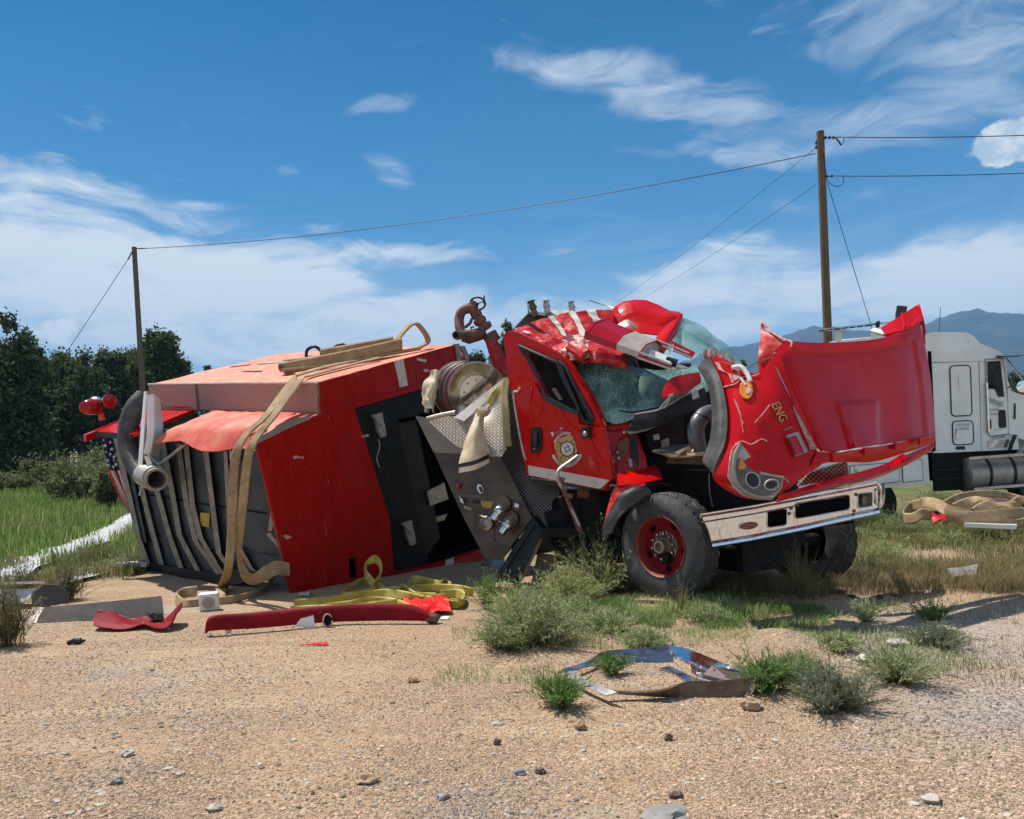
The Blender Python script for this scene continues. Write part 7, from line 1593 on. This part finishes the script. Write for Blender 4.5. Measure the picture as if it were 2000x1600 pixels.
def make_tree(kind_, seed, H, Wd, loc, label, group=None, n=9000, name='tree'):
    rnd = np.random.default_rng(seed); t = thing(name, loc, label, 'tree', group)
    loc = np.array(loc, float); tr = MB(); clumps = []
    if kind_ == 'juniper':       # upright flame of several leaders
        leads = [(rnd.uniform(-.22, .22) * Wd, rnd.uniform(-.2, .2) * Wd, rnd.uniform(.82, 1.0)) for _ in range(4)] + [(0, 0, 1)]
        for (x, y, hh) in leads:
            pts = [loc + V(x * .2 * k, y * .2 * k, H * hh * k / 6) for k in range(6)]; tr.tube(pts, [.14 * H / 8 * (1 - k / 6.5) + .01 for k in range(6)], 7)
            for k in range(9):
                z = H * hh * (.16 + .84 * k / 8); ww = Wd * .34 * (1 - (k / 8.6)) ** .6 + .10 * Wd
                for _ in range(3):
                    a = rnd.uniform(0, 6.28); q = rnd.uniform(.1, .75) * ww
                    clumps.append((loc + V(x * min(1, k / 5) + q * math.cos(a), y + q * math.sin(a), z + rnd.normal() * .03 * H), np.array([ww * .42, ww * .42, H * rnd.uniform(.05, .10)]), ww ** 1.5))
        mat = 'juniper'
    else:                        # rounded pinon, open at the foot
        tr.tube([loc + V(0, 0, -.2), loc + V(.1, 0, H * .25), loc + V(.05, .1, H * .5), loc + V(0, 0, H * .85)], [.17 * H / 6, .13 * H / 6, .09 * H / 6, .03], 8)
        lobes = [(rnd.uniform(0, 6.28), rnd.uniform(.35, 1.0), rnd.uniform(.5, 1.0)) for _ in range(9)]
        for k in range(95):
            a0, z0, q0 = lobes[k % 9]
            z = min(1.02, max(.16, z0 + rnd.normal() * .16)); a = a0 + rnd.normal() * .55
            prof = max(.12, math.sin(min(1, z + .05) * math.pi * .9) ** .6)
            q = Wd * .5 * prof * (q0 * .75 + rnd.normal() * .16 + .12); c = loc + V(q * math.cos(a), q * math.sin(a), z * H + rnd.normal() * .03 * H)
            if k % 3 == 0: tr.tube([loc + V(0, 0, max(.10, z - .25) * H), seg(loc + V(0, 0, max(.12, z - .12) * H), c, .6), c], [.05 * H / 6, .03 * H / 6, .012], 5)
            r_ = Wd * rnd.uniform(.07, .15); clumps.append((c, np.array([r_, r_, r_ * rnd.uniform(.7, 1.5)]), r_ ** 1.7))
        mat = 'pine'
    tr.build('trunk', 'bark', t)
    v, fc = leaf_cloud(clumps, int(n * 2.3), .14 * H / 6, rnd)
    mesh_np('crown', v, fc, mat, t)
    return t
def tloc(px, D, back=0.0):
    q = P(px, 880, D); return (q[0], D, gh(q[0], D) - .1)
def tree_px(kind_, seed, px, ytop, D, wpx, label, group=None, n=9000):
    b = tloc(px, D); tp = P(px, ytop, D); return make_tree(kind_, seed, (tp[2] - b[2]) * .93, wpx / FPX * D, b, label, group, n)
tree_px('juniper', 1, 28, 622, 38, 150, 'tall dark juniper with pointed tops at the edge of the meadow', None, 16000)
tree_px('juniper', 2, 88, 672, 42, 80, 'shorter narrow dark juniper just beside the tallest pointed one', None, 9000)
tree_px('pine', 3, 165, 688, 50, 120, 'dark rounded pinon next in line past the pointed junipers', None, 11000)
tree_px('pine', 4, 225, 690, 52, 110, 'dark rounded pinon directly behind the weathered pole foot', None, 11000)
tree_px('pine', 5, 322, 655, 47, 120, 'tallest rounded pinon, standing over the body top beside the pole', None, 14000)
tree_px('pine', 6, 262, 700, 58, 100, 'low dark pinon filling the gap behind the weathered pole', None, 9000)
tree_px('pine', 7, 130, 715, 62, 110, 'small dim pinon set back behind the junipers', None, 7000)
tree_px('pine', 8, -60, 660, 46, 170, 'wide dark pinon half cut off by the picture edge', None, 9000)
tree_px('pine', 30, 195, 705, 64, 130, 'broad pinon filling the gap behind the two pinons by the pole', None, 9000)
tree_px('pine', 31, 290, 690, 66, 120, 'broad pinon behind the tallest one beside the pole', None, 9000)
tree_px('pine', 32, 355, 705, 60, 90, 'low pinon sloping down to the salmon body top', None, 8000)
tree_px('juniper', 33, 60, 650, 48, 120, 'broad dark juniper between the two pointed ones, set back', None, 11000)
tree_px('pine', 34, 118, 700, 55, 110, 'rounded pinon squeezed between junipers and the next pinon', None, 9000)
tree_px('pine', 9, 410, 713, 95, 30, 'tiny lone distant pinon peeping above the salmon body top', None, 3000)
tree_px('pine', 10, 930, 690, 60, 70, 'bushy pinon seen between body and red monitor riser', None, 8000)
tree_px('pine', 11, 1000, 632, 52, 80, 'taller pinon seen behind the crushed cab beside the monitor', None, 9000)
tree_px('pine', 12, 1450, 702, 80, 40, 'small green treetop seen above the torn fender edge', None, 4000)
for k, (x, y, D_, w) in enumerate(((1850, 730, 70, 110), (1930, 742, 66, 90), (1985, 735, 60, 80), (2050, 728, 62, 110))):
    tree_px('pine', 20 + k, x, y, D_, w, ['pinon hidden mostly behind the sleeper cab', 'pinon behind the tow truck door window', 'bushy pinon visible between tow truck mirror and windscreen', 'pinon beyond the tow truck hood'][k], None, 6000)
# ================================================================== SHRUBS, WEEDS AND GRASS
def weed_mesh(seed, H, Wd, n_st, style):
    """a plant of many thin stems, each feathered with narrow leaves; returns stems and leaves as arrays"""
    rnd = np.random.default_rng(seed); sv, sf, lv, lf = [], [], [], []
    core = {'up': .10, 'bush': .22, 'flat': .30, 'grey': .2, 'dry': .06}[style]
    for s_ in range(n_st):
        a = rnd.uniform(0, 6.28); sp = rnd.uniform(0, 1) ** .6
        lob = 1 + .42 * math.sin(a * 3 + seed) + .25 * math.sin(a * 5 + seed * 2)
        h = H * rnd.uniform(.35, 1.0) ** .8 * (1 - .45 * sp * sp if style != 'up' else 1 - .2 * sp)
        if rnd.uniform() < .12: h *= 1.3; sp = min(1.15, sp * 1.2)
        u = V(math.cos(a), math.sin(a), 0)
        r0 = u * Wd * core * rnd.uniform(0, 1) * lob; r1 = u * Wd * .5 * sp * lob + V(rnd.normal(), rnd.normal(), 0) * Wd * .05
        k = 7; bw = rnd.normal(size=2) * .04 * H
        pts = [r0 + (r1 - r0) * (t ** 1.15) + V(bw[0] * math.sin(t * 3), bw[1] * math.sin(t * 3), h * (t ** (.85 if style != 'flat' else .7)) - (.25 * h * sp * t ** 3 if style in ('bush', 'flat') else 0)) for t in np.linspace(0, 1, k)]
        wdt = .0022 if style != 'dry' else .002
        sdir = unit(np.cross(pts[-1] - pts[0] + 1e-6, rnd.normal(size=3)))
        o = len(sv)
        for i, p in enumerate(pts): ww = wdt * (1.3 - i / k); sv += [p - sdir * ww, p + sdir * ww]
        sf += [(o + 2 * i, o + 2 * i + 1, o + 2 * i + 3, o + 2 * i + 2) for i in range(k - 1)]
        nl = {'up': 22, 'bush': 30, 'flat': 26, 'grey': 28, 'dry': 3}[style]
        for _ in range(nl):
            t = rnd.uniform(.12, 1.0) * (k - 1); i = min(int(t), k - 2); p = seg(pts[i], pts[i + 1], t - i)
            out = unit(rnd.normal(size=3) * .62 + unit(pts[i + 1] - pts[i]) * 1.15 + V(0, 0, .1)); l = rnd.uniform(.018, .046) * {'up': 1.15, 'bush': 1.0, 'flat': 1.0, 'grey': .65, 'dry': .8}[style]
            sd_ = unit(np.cross(out, rnd.normal(size=3))) * l * {'up': .085, 'bush': .09, 'flat': .09, 'grey': .12, 'dry': .08}[style]; q = len(lv)
            lv += [p - sd_ * .4, p + out * l * .5 + sd_, p + out * l, p + out * l * .5 - sd_]; lf.append((q, q + 1, q + 2, q + 3))
    return np.array(sv), np.array(sf), np.array(lv), np.array(lf)
def weed(px, py, hpx, wpx, n_st, style, mat, label, seed, cat='weed', name='weed', group=None):
    q = gp(px, py); D_ = q[1]; H = hpx / FPX * D_; Wd = wpx / FPX * D_
    n_st = int(n_st * (1.15 if style != 'dry' else 1))
    t = thing(name, q, label, cat, group); sv, sf, lv, lf = weed_mesh(seed, H, Wd, n_st, style)
    mesh_np('stems', sv + q, sf, 'weed_stem' if style != 'dry' else 'grass_dry', t); mesh_np('foliage', lv + q, lf, mat, t)
    return t
weed(1172, 1160, 135, 215, 420, 'bush', 'weed_yellow', 'big feathery pale green weed growing against the front wheel', 1)
weed(1105, 1185, 95, 140, 240, 'bush', 'weed_yellow', 'feathery green weed under the pump panel beside the big pale one', 2)
weed(1045, 1258, 125, 230, 420, 'bush', 'weed_green', 'widest green weed mound, on bare soil in front of the pump panel', 3)
weed(985, 1268, 60, 100, 130, 'flat', 'weed_deep', 'low deep green weed at the outer foot of the wide mound', 4)
weed(1125, 1222, 70, 150, 200, 'bush', 'weed_green', 'pale green weed between the wide mound and the concrete chunk', 41)
weed(1010, 1205, 80, 110, 150, 'bush', 'weed_yellow', 'yellowish feathery weed behind the wide mound', 42)
weed(1190, 1235, 46, 120, 130, 'flat', 'weed_green', 'flat green weed spreading on soil below the concrete chunk', 43)
weed(955, 1190, 78, 80, 120, 'up', 'weed_deep', 'upright grassy green tuft beside the red skirt stripe', 5)
weed(1098, 1382, 64, 100, 150, 'up', 'weed_deep', 'green weed poking out under the chrome shell corner', 6)
weed(1195, 1318, 40, 66, 70, 'up', 'weed_deep', 'green weed growing up inside the chrome shell', 7)
weed(1500, 1348, 70, 130, 170, 'up', 'weed_deep', 'bright green weed behind the end of the chrome shell', 8)
weed(1622, 1384, 92, 165, 420, 'grey', 'weed_grey', 'grey-green rounded bush at the gravel edge', 9)
weed(1560, 1330, 60, 100, 120, 'up', 'weed_green', 'slender green weed between chrome shell and grey bush', 10)
weed(1755, 1334, 72, 165, 170, 'up', 'weed_green', 'loose upright green weed on the pale gravel beyond the grey bush', 11)
weed(1832, 1262, 50, 120, 190, 'grey', 'weed_grey', 'low grey-green tuft on the gravel in sunlight near the shade edge', 12)
weed(1640, 1272, 46, 90, 90, 'flat', 'weed_green', 'small green weed on tan soil below the bumper shadow', 13)
weed(1825, 1212, 46, 80, 90, 'grey', 'weed_deep', 'dark small weed inside the shade strip', 14)
weed(1690, 1215, 45, 90, 70, 'up', 'weed_green', 'thin green sprigs on the soil in front of the far wheel', 15)
weed(1260, 1262, 40, 110, 110, 'flat', 'weed_green', 'little grey-green weed just behind the chrome shell', 16)
weed(1380, 1215, 40, 90, 90, 'flat', 'weed_green', 'low green sprigs at the foot of the front tyre', 17)
weed(15, 1262, 165, 90, 170, 'bush', 'weed_brown', 'tall brownish weed at the very edge of the picture', 18)
weed(130, 1172, 90, 85, 150, 'bush', 'weed_brown', 'brown-green weed standing behind the grey trough end', 19)
weed(40, 1165, 80, 100, 120, 'bush', 'weed_brown', 'brownish weed in front of the white sheeting', 20)
weed(205, 1105, 60, 110, 120, 'bush', 'weed_brown', 'sparse weed overlapping the white sheeting near the wreck', 21)
weed(235, 1118, 40, 70, 70, 'up', 'weed_green', 'short green weed by the corner of the ribbed floor', 22)
weed(1760, 1040, 55, 100, 150, 'bush', 'weed_green', 'green shrub between bumper end and hose pile', 23)
weed(1830, 985, 46, 120, 200, 'bush', 'weed_green', 'green shrub behind the hose pile under the tow truck', 24)
weed(1700, 1030, 70, 70, 120, 'bush', 'weed_deep', 'dark green shrub right beside the bumper end', 25)
weed(1720, 1090, 50, 110, 130, 'bush', 'weed_yellow', 'yellow-green weed in front of the hose pile', 26)
weed(1850, 1062, 40, 100, 110, 'flat', 'weed_yellow', 'yellowish low weed below the white board', 27)
weed(1700, 1130, 60, 130, 110, 'bush', 'weed_brown', 'dim brown-green weed in the shade beside the far tyre', 28)
weed(1570, 1165, 120, 120, 150, 'dry', 'grass_dry', 'tuft of long dry straw stalks under the bumper', 29, 'dry grass', 'grass_tuft')
weed(1500, 1160, 60, 90, 80, 'dry', 'grass_dry', 'short dry straw tuft beside the tyre tread', 30, 'dry grass', 'grass_tuft')
weed(1330, 1190, 80, 80, 30, 'dry', 'grass_dry', 'few reddish dry stalks leaning across the red wheel', 31, 'dry grass', 'grass_tuft')
weed(1160, 1035, 70, 40, 14, 'dry', 'grass_dry', 'dry stalks hanging by the broken mirror arm', 32, 'dry grass', 'grass_tuft')
def shrub(px, D_, ytop, wpx, seed, label, mat='scrub', n=3500):
    b = tloc(px, D_); H = max(.5, P(px, ytop, D_)[2] - b[2]); rnd = np.random.default_rng(seed); Wd = wpx / FPX * D_; t = thing('shrub', b, label, 'shrub'); b = np.array(b)
    cl = [(b + V(rnd.uniform(-.4, .4) * Wd, rnd.uniform(-.4, .4) * Wd, rnd.uniform(.3, .75) * H), np.array([Wd * .22, Wd * .22, H * .26]), 1) for _ in range(12)]
    tr = MB()
    for c in cl: tr.tube([b, seg(b, c[0], .6) + V(0, 0, .05), c[0]], [.03, .02, .008], 5)
    tr.build('branches', 'bark', t); v, fc = leaf_cloud(cl, n, .10, rnd, .6); mesh_np('foliage', v, fc, mat, t)
for k, (x, D_, yt, w, lab) in enumerate(((160, 27, 880, 110, 'olive green shrub at the far side of the meadow under the trees'), (105, 31, 885, 90, 'dull olive shrub farther along the meadow edge'), (215, 24, 900, 70, 'olive shrub just behind the flag'), (20, 33, 915, 90, 'low olive shrub below the tall pointed juniper'), (190, 36, 868, 80, 'pale olive shrub against the dry field'))):
    shrub(x, D_, yt, w, 60 + k, lab)
# grass: blades as one mass each
def blades(name, pts, hgt, wid, mat, seed, bend=.5):
    rnd = np.random.default_rng(seed); n = len(pts); pts = np.asarray(pts)
    a = rnd.uniform(0, 6.28, n); dirv = np.stack([np.cos(a), np.sin(a), np.zeros(n)], 1); side = np.stack([-np.sin(a), np.cos(a), np.zeros(n)], 1)
    h = hgt * rnd.uniform(.45, 1.25, n)[:, None]; w = wid * rnd.uniform(.7, 1.3, n)[:, None]; bn = bend * rnd.uniform(.1, 1, n)[:, None] * h
    p0 = pts; p1 = pts + dirv * bn * .3 + np.array([0, 0, 1]) * h * .6; p2 = pts + dirv * bn + np.array([0, 0, 1]) * h
    v = np.stack([p0 - side * w, p0 + side * w, p1 + side * w * .7, p1 - side * w * .7, p2], 1).reshape(-1, 3)
    b = np.arange(n)[:, None] * 5; f4 = np.concatenate([b + [0, 1, 2, 3], b + [3, 2, 4, 4]], 0)
    # triangles keep it simple
    f3 = np.concatenate([b + [0, 1, 2], b + [0, 2, 3], b + [3, 2, 4]], 0)
    return kind(mesh_np(name, v, f3, mat), 'stuff')
def scatter_world(n, x0, x1, y0, y1, seed, keep, clump=1.0, thr=.0):
    shell = lambda x, y: .25 < x < 1.85 and 4.7 < y < 6.2
    rnd = np.random.default_rng(seed); out = []
    while len(out) < n:
        x = rnd.uniform(x0, x1); y = rnd.uniform(y0, y1)
        if not keep(x, y) or shell(x, y): continue
        if noise.noise(Vector((x * clump, y * clump, seed))) < thr + rnd.normal() * .12: continue
        out.append((x, y, gh(x, y) - .01))
    return out
sheet_line = [gp(x, y)[:2] for x, y in ((268, 1010), (205, 1050), (130, 1080), (50, 1112), (-60, 1150))]
def dist_line(x, y):
    best = 9
    for a, b in zip(sheet_line[:-1], sheet_line[1:]):
        ab = b - a; t = max(0, min(1, np.dot(V(x, y) - a, ab) / np.dot(ab, ab))); best = min(best, np.linalg.norm(V(x, y) - a - ab * t))
    return best
left_ok = lambda x, y: (x < -5.0 - .18 * (y - 11)) and dist_line(x, y) > .24 and not (y < 11.5 and x > -6.0)
blades('meadow_grass', scatter_world(52000, -26, -5, 12.2, 34, 1, left_ok, .35, -.55), .30, .012, 'grass_field', 1)
blades('meadow_grass', scatter_world(9000, -11, -4.6, 10.2, 13.5, 2, lambda x, y: x < -5.3 - .1 * (y - 10) and dist_line(x, y) > .08, .9, .0), .20, .006, 'grass_mixed', 2)
blades('dry_grass', scatter_world(16000, -34, 2, 34, 60, 3, lambda x, y: True, .3, -.3), .45, .022, 'grass_dry', 3)
blades('seed_heads', scatter_world(3000, -24, -6, 14, 32, 9, left_ok, .5, -.2), .42, .006, 'weed_yellow', 9)
right_ok = lambda x, y: x > 3.9 + .0 * y and (y > 8.3 or False)
blades('mixed_grass', scatter_world(30000, 3.7, 13, 8.6, 16, 4, lambda x, y: x > 3.9 - .05 * (y - 8) and not (abs(x - 9.5) < 3 and y > 14.3), .8, -.25), .17, .0045, 'grass_mixed', 4, .9)
blades('dry_grass', scatter_world(14000, 2.0, 7.2, 7.9, 9.6, 5, lambda x, y: True, 1.1, -.05), .17, .003, 'grass_dry', 5, .9)
blades('low_grass', scatter_world(8000, .4, 2.9, 6.6, 8.0, 6, lambda x, y: abs(y - 7.4 + .25 * (x - 1.6)) < .5 + .25 * noise.noise(Vector((x * 3, y * 3, 2))), 2.6, .06), .075, .003, 'weed_deep', 6, 1.1)
blades('low_grass', scatter_world(5000, .4, 3.0, 6.4, 8.1, 16, lambda x, y: True, 2.2, .05), .05, .0025, 'weed_yellow', 16, 1.3)
blades('low_grass', scatter_world(5000, -.6, 3.6, 5.4, 7.6, 7, lambda x, y: True, 1.2, .16), .07, .003, 'weed_green', 7)
blades('dry_grass', scatter_world(3500, -.5, 5.5, 5.0, 9, 8, lambda x, y: x > 0, 1.5, .1), .09, .002, 'grass_dry', 8, 1.2)
blades('wheel_grass', scatter_world(2500, 1.0, 2.3, 7.2, 7.75, 12, lambda x, y: True, 2, -.1), .12, .003, 'weed_yellow', 12)
# ================================================================== STONES
def stones(name, pts, r, seed, mat):
    rnd = np.random.default_rng(seed); n = len(pts)
    bm = bmesh.new(); bmesh.ops.create_icosphere(bm, subdivisions=1, radius=1); bm.verts.index_update()
    base = np.array([q.co[:] for q in bm.verts]); tri = np.array([[q.index for q in f_.verts] for f_ in bm.faces]); bm.free()
    if n > 6000:        # the smallest need only eight faces
        base = np.array([[1, .2, 0], [-1, -.1, .1], [.1, 1, .1], [0, -1, -.1], [.3, .2, .9], [0, 0, -.6], [-.4, -.3, .8]], float)
        tri = np.array([[0, 2, 4], [2, 1, 6], [2, 6, 4], [1, 3, 6], [3, 0, 4], [3, 4, 6], [2, 0, 5], [1, 2, 5], [3, 1, 5], [0, 3, 5]])
    sc = r * np.exp(rnd.normal(0, .32, (n, 1, 1))) * rnd.uniform(.65, 1.35, (n, 1, 3)) * np.array([1, 1, .6])
    a = rnd.uniform(0, 6.28, n); ca, sa = np.cos(a), np.sin(a); k_ = len(base)
    v = base[None] * (1 + rnd.normal(0, .13, (n, k_, 1))) * sc + rnd.normal(0, .09, (n, k_, 3)) * sc
    x = v[..., 0] * ca[:, None] - v[..., 1] * sa[:, None]; y = v[..., 0] * sa[:, None] + v[..., 1] * ca[:, None]
    v = np.stack([x, y, v[..., 2]], -1) + np.array(pts)[:, None, :]
    fcs = (tri[None] + (np.arange(n) * k_)[:, None, None]).reshape(-1, 3)
    return kind(mesh_np(name, v.reshape(-1, 3), fcs, mat), 'stuff')
def scatter_px(n, y0, y1, seed, thr, clump):
    rnd = np.random.default_rng(seed); out = []
    while len(out) < n:
        v = rnd.uniform(y0, y1); q = G(rnd.uniform(-60, 2060), v)
        if noise.noise(Vector((q[0] * clump, q[1] * clump, seed))) + rnd.normal() * .25 < thr: continue
        out.append((q[0], q[1], gh(q[0], q[1]) + .001))
    return out
stones('gravel', scatter_px(60000, 1215, 1640, 1, -.1, 1.2), .0050, 1, 'gravel_stone')
stones('gravel', [p for p in scatter_px(40000, 1190, 1640, 2, -.6, 1.2) if p[0] > 1.2 + .23 * p[1] - .5][:22000], .0075, 2, 'gravel_stone')
stones('gravel', scatter_px(5500, 1200, 1640, 3, .0, .8), .0078, 3, 'gravel_stone')
stones('gravel', scatter_px(420, 1190, 1640, 4, .0, .8), .0115, 4, 'rock_pale')
stones('gravel', scatter_px(110, 1190, 1640, 5, .0, .8), .0085, 5, 'rock_dark')
def rock(px, py, w, h, mat, label, seed):
    q = gp(px, py); r_ = w / FPX * q[1] / 2; hh = h / FPX * q[1] / 2
    m = MB(); m.blob(q + V(0, 0, hh * .7), (r_, r_ * .8, hh), seed, 3, .55, 1.6); o = m.build('rock', mat, None, True, 25); tag(o, label, 'rock')
rock(1467, 1385, 36, 26, 'rock_tan', 'tan clod of rock touching the end of the chrome shell', 1)
rock(1133, 1424, 24, 18, 'rock_tan', 'pale tan pebble on open gravel below the chrome shell', 2)
rock(1306, 1446, 16, 14, 'rock_dark', 'small dark reddish stone on gravel below the chrome shell', 3)
rock(1195, 1152, 64, 34, 'concrete', 'pale grey concrete chunk in front of the red wheel', 4)
rock(1300, 1606, 90, 30, 'rock_grey', 'large grey stone cut off by the bottom picture edge', 5)
rock(248, 1476, 26, 14, 'rock_pale', 'flat pale stone on the gravel far from the others', 6)
rock(718, 1528, 40, 20, 'rock_tan', 'broad flat tan stone at the bottom of the gravel', 7)
rock(808, 1332, 22, 12, 'rock_tan', 'small tan stone in the middle of the gravel track', 8)
rock(865, 1560, 24, 12, 'rock_grey', 'small slate-grey stone close to the bottom edge', 9)
rock(228, 1530, 24, 14, 'rock_grey', 'small grey stone on the darker gravel band', 10)
rock(1015, 1512, 22, 12, 'rock_grey', 'grey flat pebble next to a dark one, mid bottom', 11)
rock(1055, 1510, 22, 12, 'rock_dark', 'dark pebble next to the grey flat one, mid bottom', 12)
rock(420, 1582, 30, 14, 'rock_pale', 'pale stone at the bottom edge of the gravel', 13)
rock(1755, 1262, 40, 18, 'rock_pale', 'pale flat rock between the weeds at the gravel edge', 14)
rock(1845, 1232, 40, 12, 'rock_pale', 'pale flat rock behind the low grey-green tuft', 15)
rock(1690, 1292, 36, 14, 'rock_pale', 'pale flat rock above the loose upright weed', 16)
rock(1820, 1566, 36, 18, 'rock_pale', 'pale lump of stone in the coarse grey gravel', 17)
rock(972, 1454, 14, 12, 'rock_dark', 'tiny dark red stone alone on tan soil', 18)
rock(1320, 1558, 26, 14, 'rock_dark', 'dark flat stone on the gravel near the big grey stone', 19)
# dry twigs and plant litter about the weeds
m = MB(); rnd = random.Random(8)
for k in range(320):
    px_, py_ = rnd.choice([(1045, 1258), (1100, 1380), (1500, 1345), (1620, 1380), (1755, 1330), (1250, 1250), (1380, 1215), (1690, 1200), (1180, 1200), (1830, 1255)])
    q = gp(px_ + rnd.gauss(0, 75), py_ + rnd.gauss(0, 14), .006); a_ = rnd.uniform(0, 6.28); l = rnd.uniform(.02, .11)
    m.tube([q, q + V(math.cos(a_) * l * .5, math.sin(a_) * l * .5, rnd.uniform(0, .012)), q + V(math.cos(a_ + .3) * l, math.sin(a_ + .3) * l, rnd.uniform(0, .01))], .0018, 4, False)
kind(m.build('plant_litter', 'weed_stem'), 'stuff')
# clods of dark soil in front of the wheels
m = MB(); rnd = random.Random(3)
for k in range(70):
    x, y = rnd.gauss(2.6, .55), rnd.gauss(8.0, .2); r_ = rnd.uniform(.012, .038); m.blob((x, y, gh(x, y) + r_ * .3), (r_, r_, r_ * .7), k, 1, .5, 1.5)
kind(m.build('dirt', 'soil_dark', None, True, 30), 'stuff')

# ================================================================== THE AIR
hz = MB(); zlo, zhi = -25, max(float(P(1890, 560, 3000)[2]), 620)
hz.box8([(-4500, -300, zlo), (4500, -300, zlo), (4500, 4200, zlo), (-4500, 4200, zlo), (-4500, -300, zhi), (4500, -300, zhi), (4500, 4200, zhi), (-4500, 4200, zhi)])
hm = bpy.data.materials.new('haze'); hm.use_nodes = True; nt = hm.node_tree; nt.nodes.clear()
ou = nt.nodes.new('ShaderNodeOutputMaterial'); pv = nt.nodes.new('ShaderNodeVolumePrincipled')
pv.inputs['Color'].default_value = (.24, .56, 1.0, 1); pv.inputs['Density'].default_value = HAZE
pv.inputs['Anisotropy'].default_value = 0.0
nt.links.new(pv.outputs[0], ou.inputs['Volume']); MATS['haze'] = hm
hz = recalc(hz.build('haze', 'haze', None, False)); kind(hz, 'stuff')
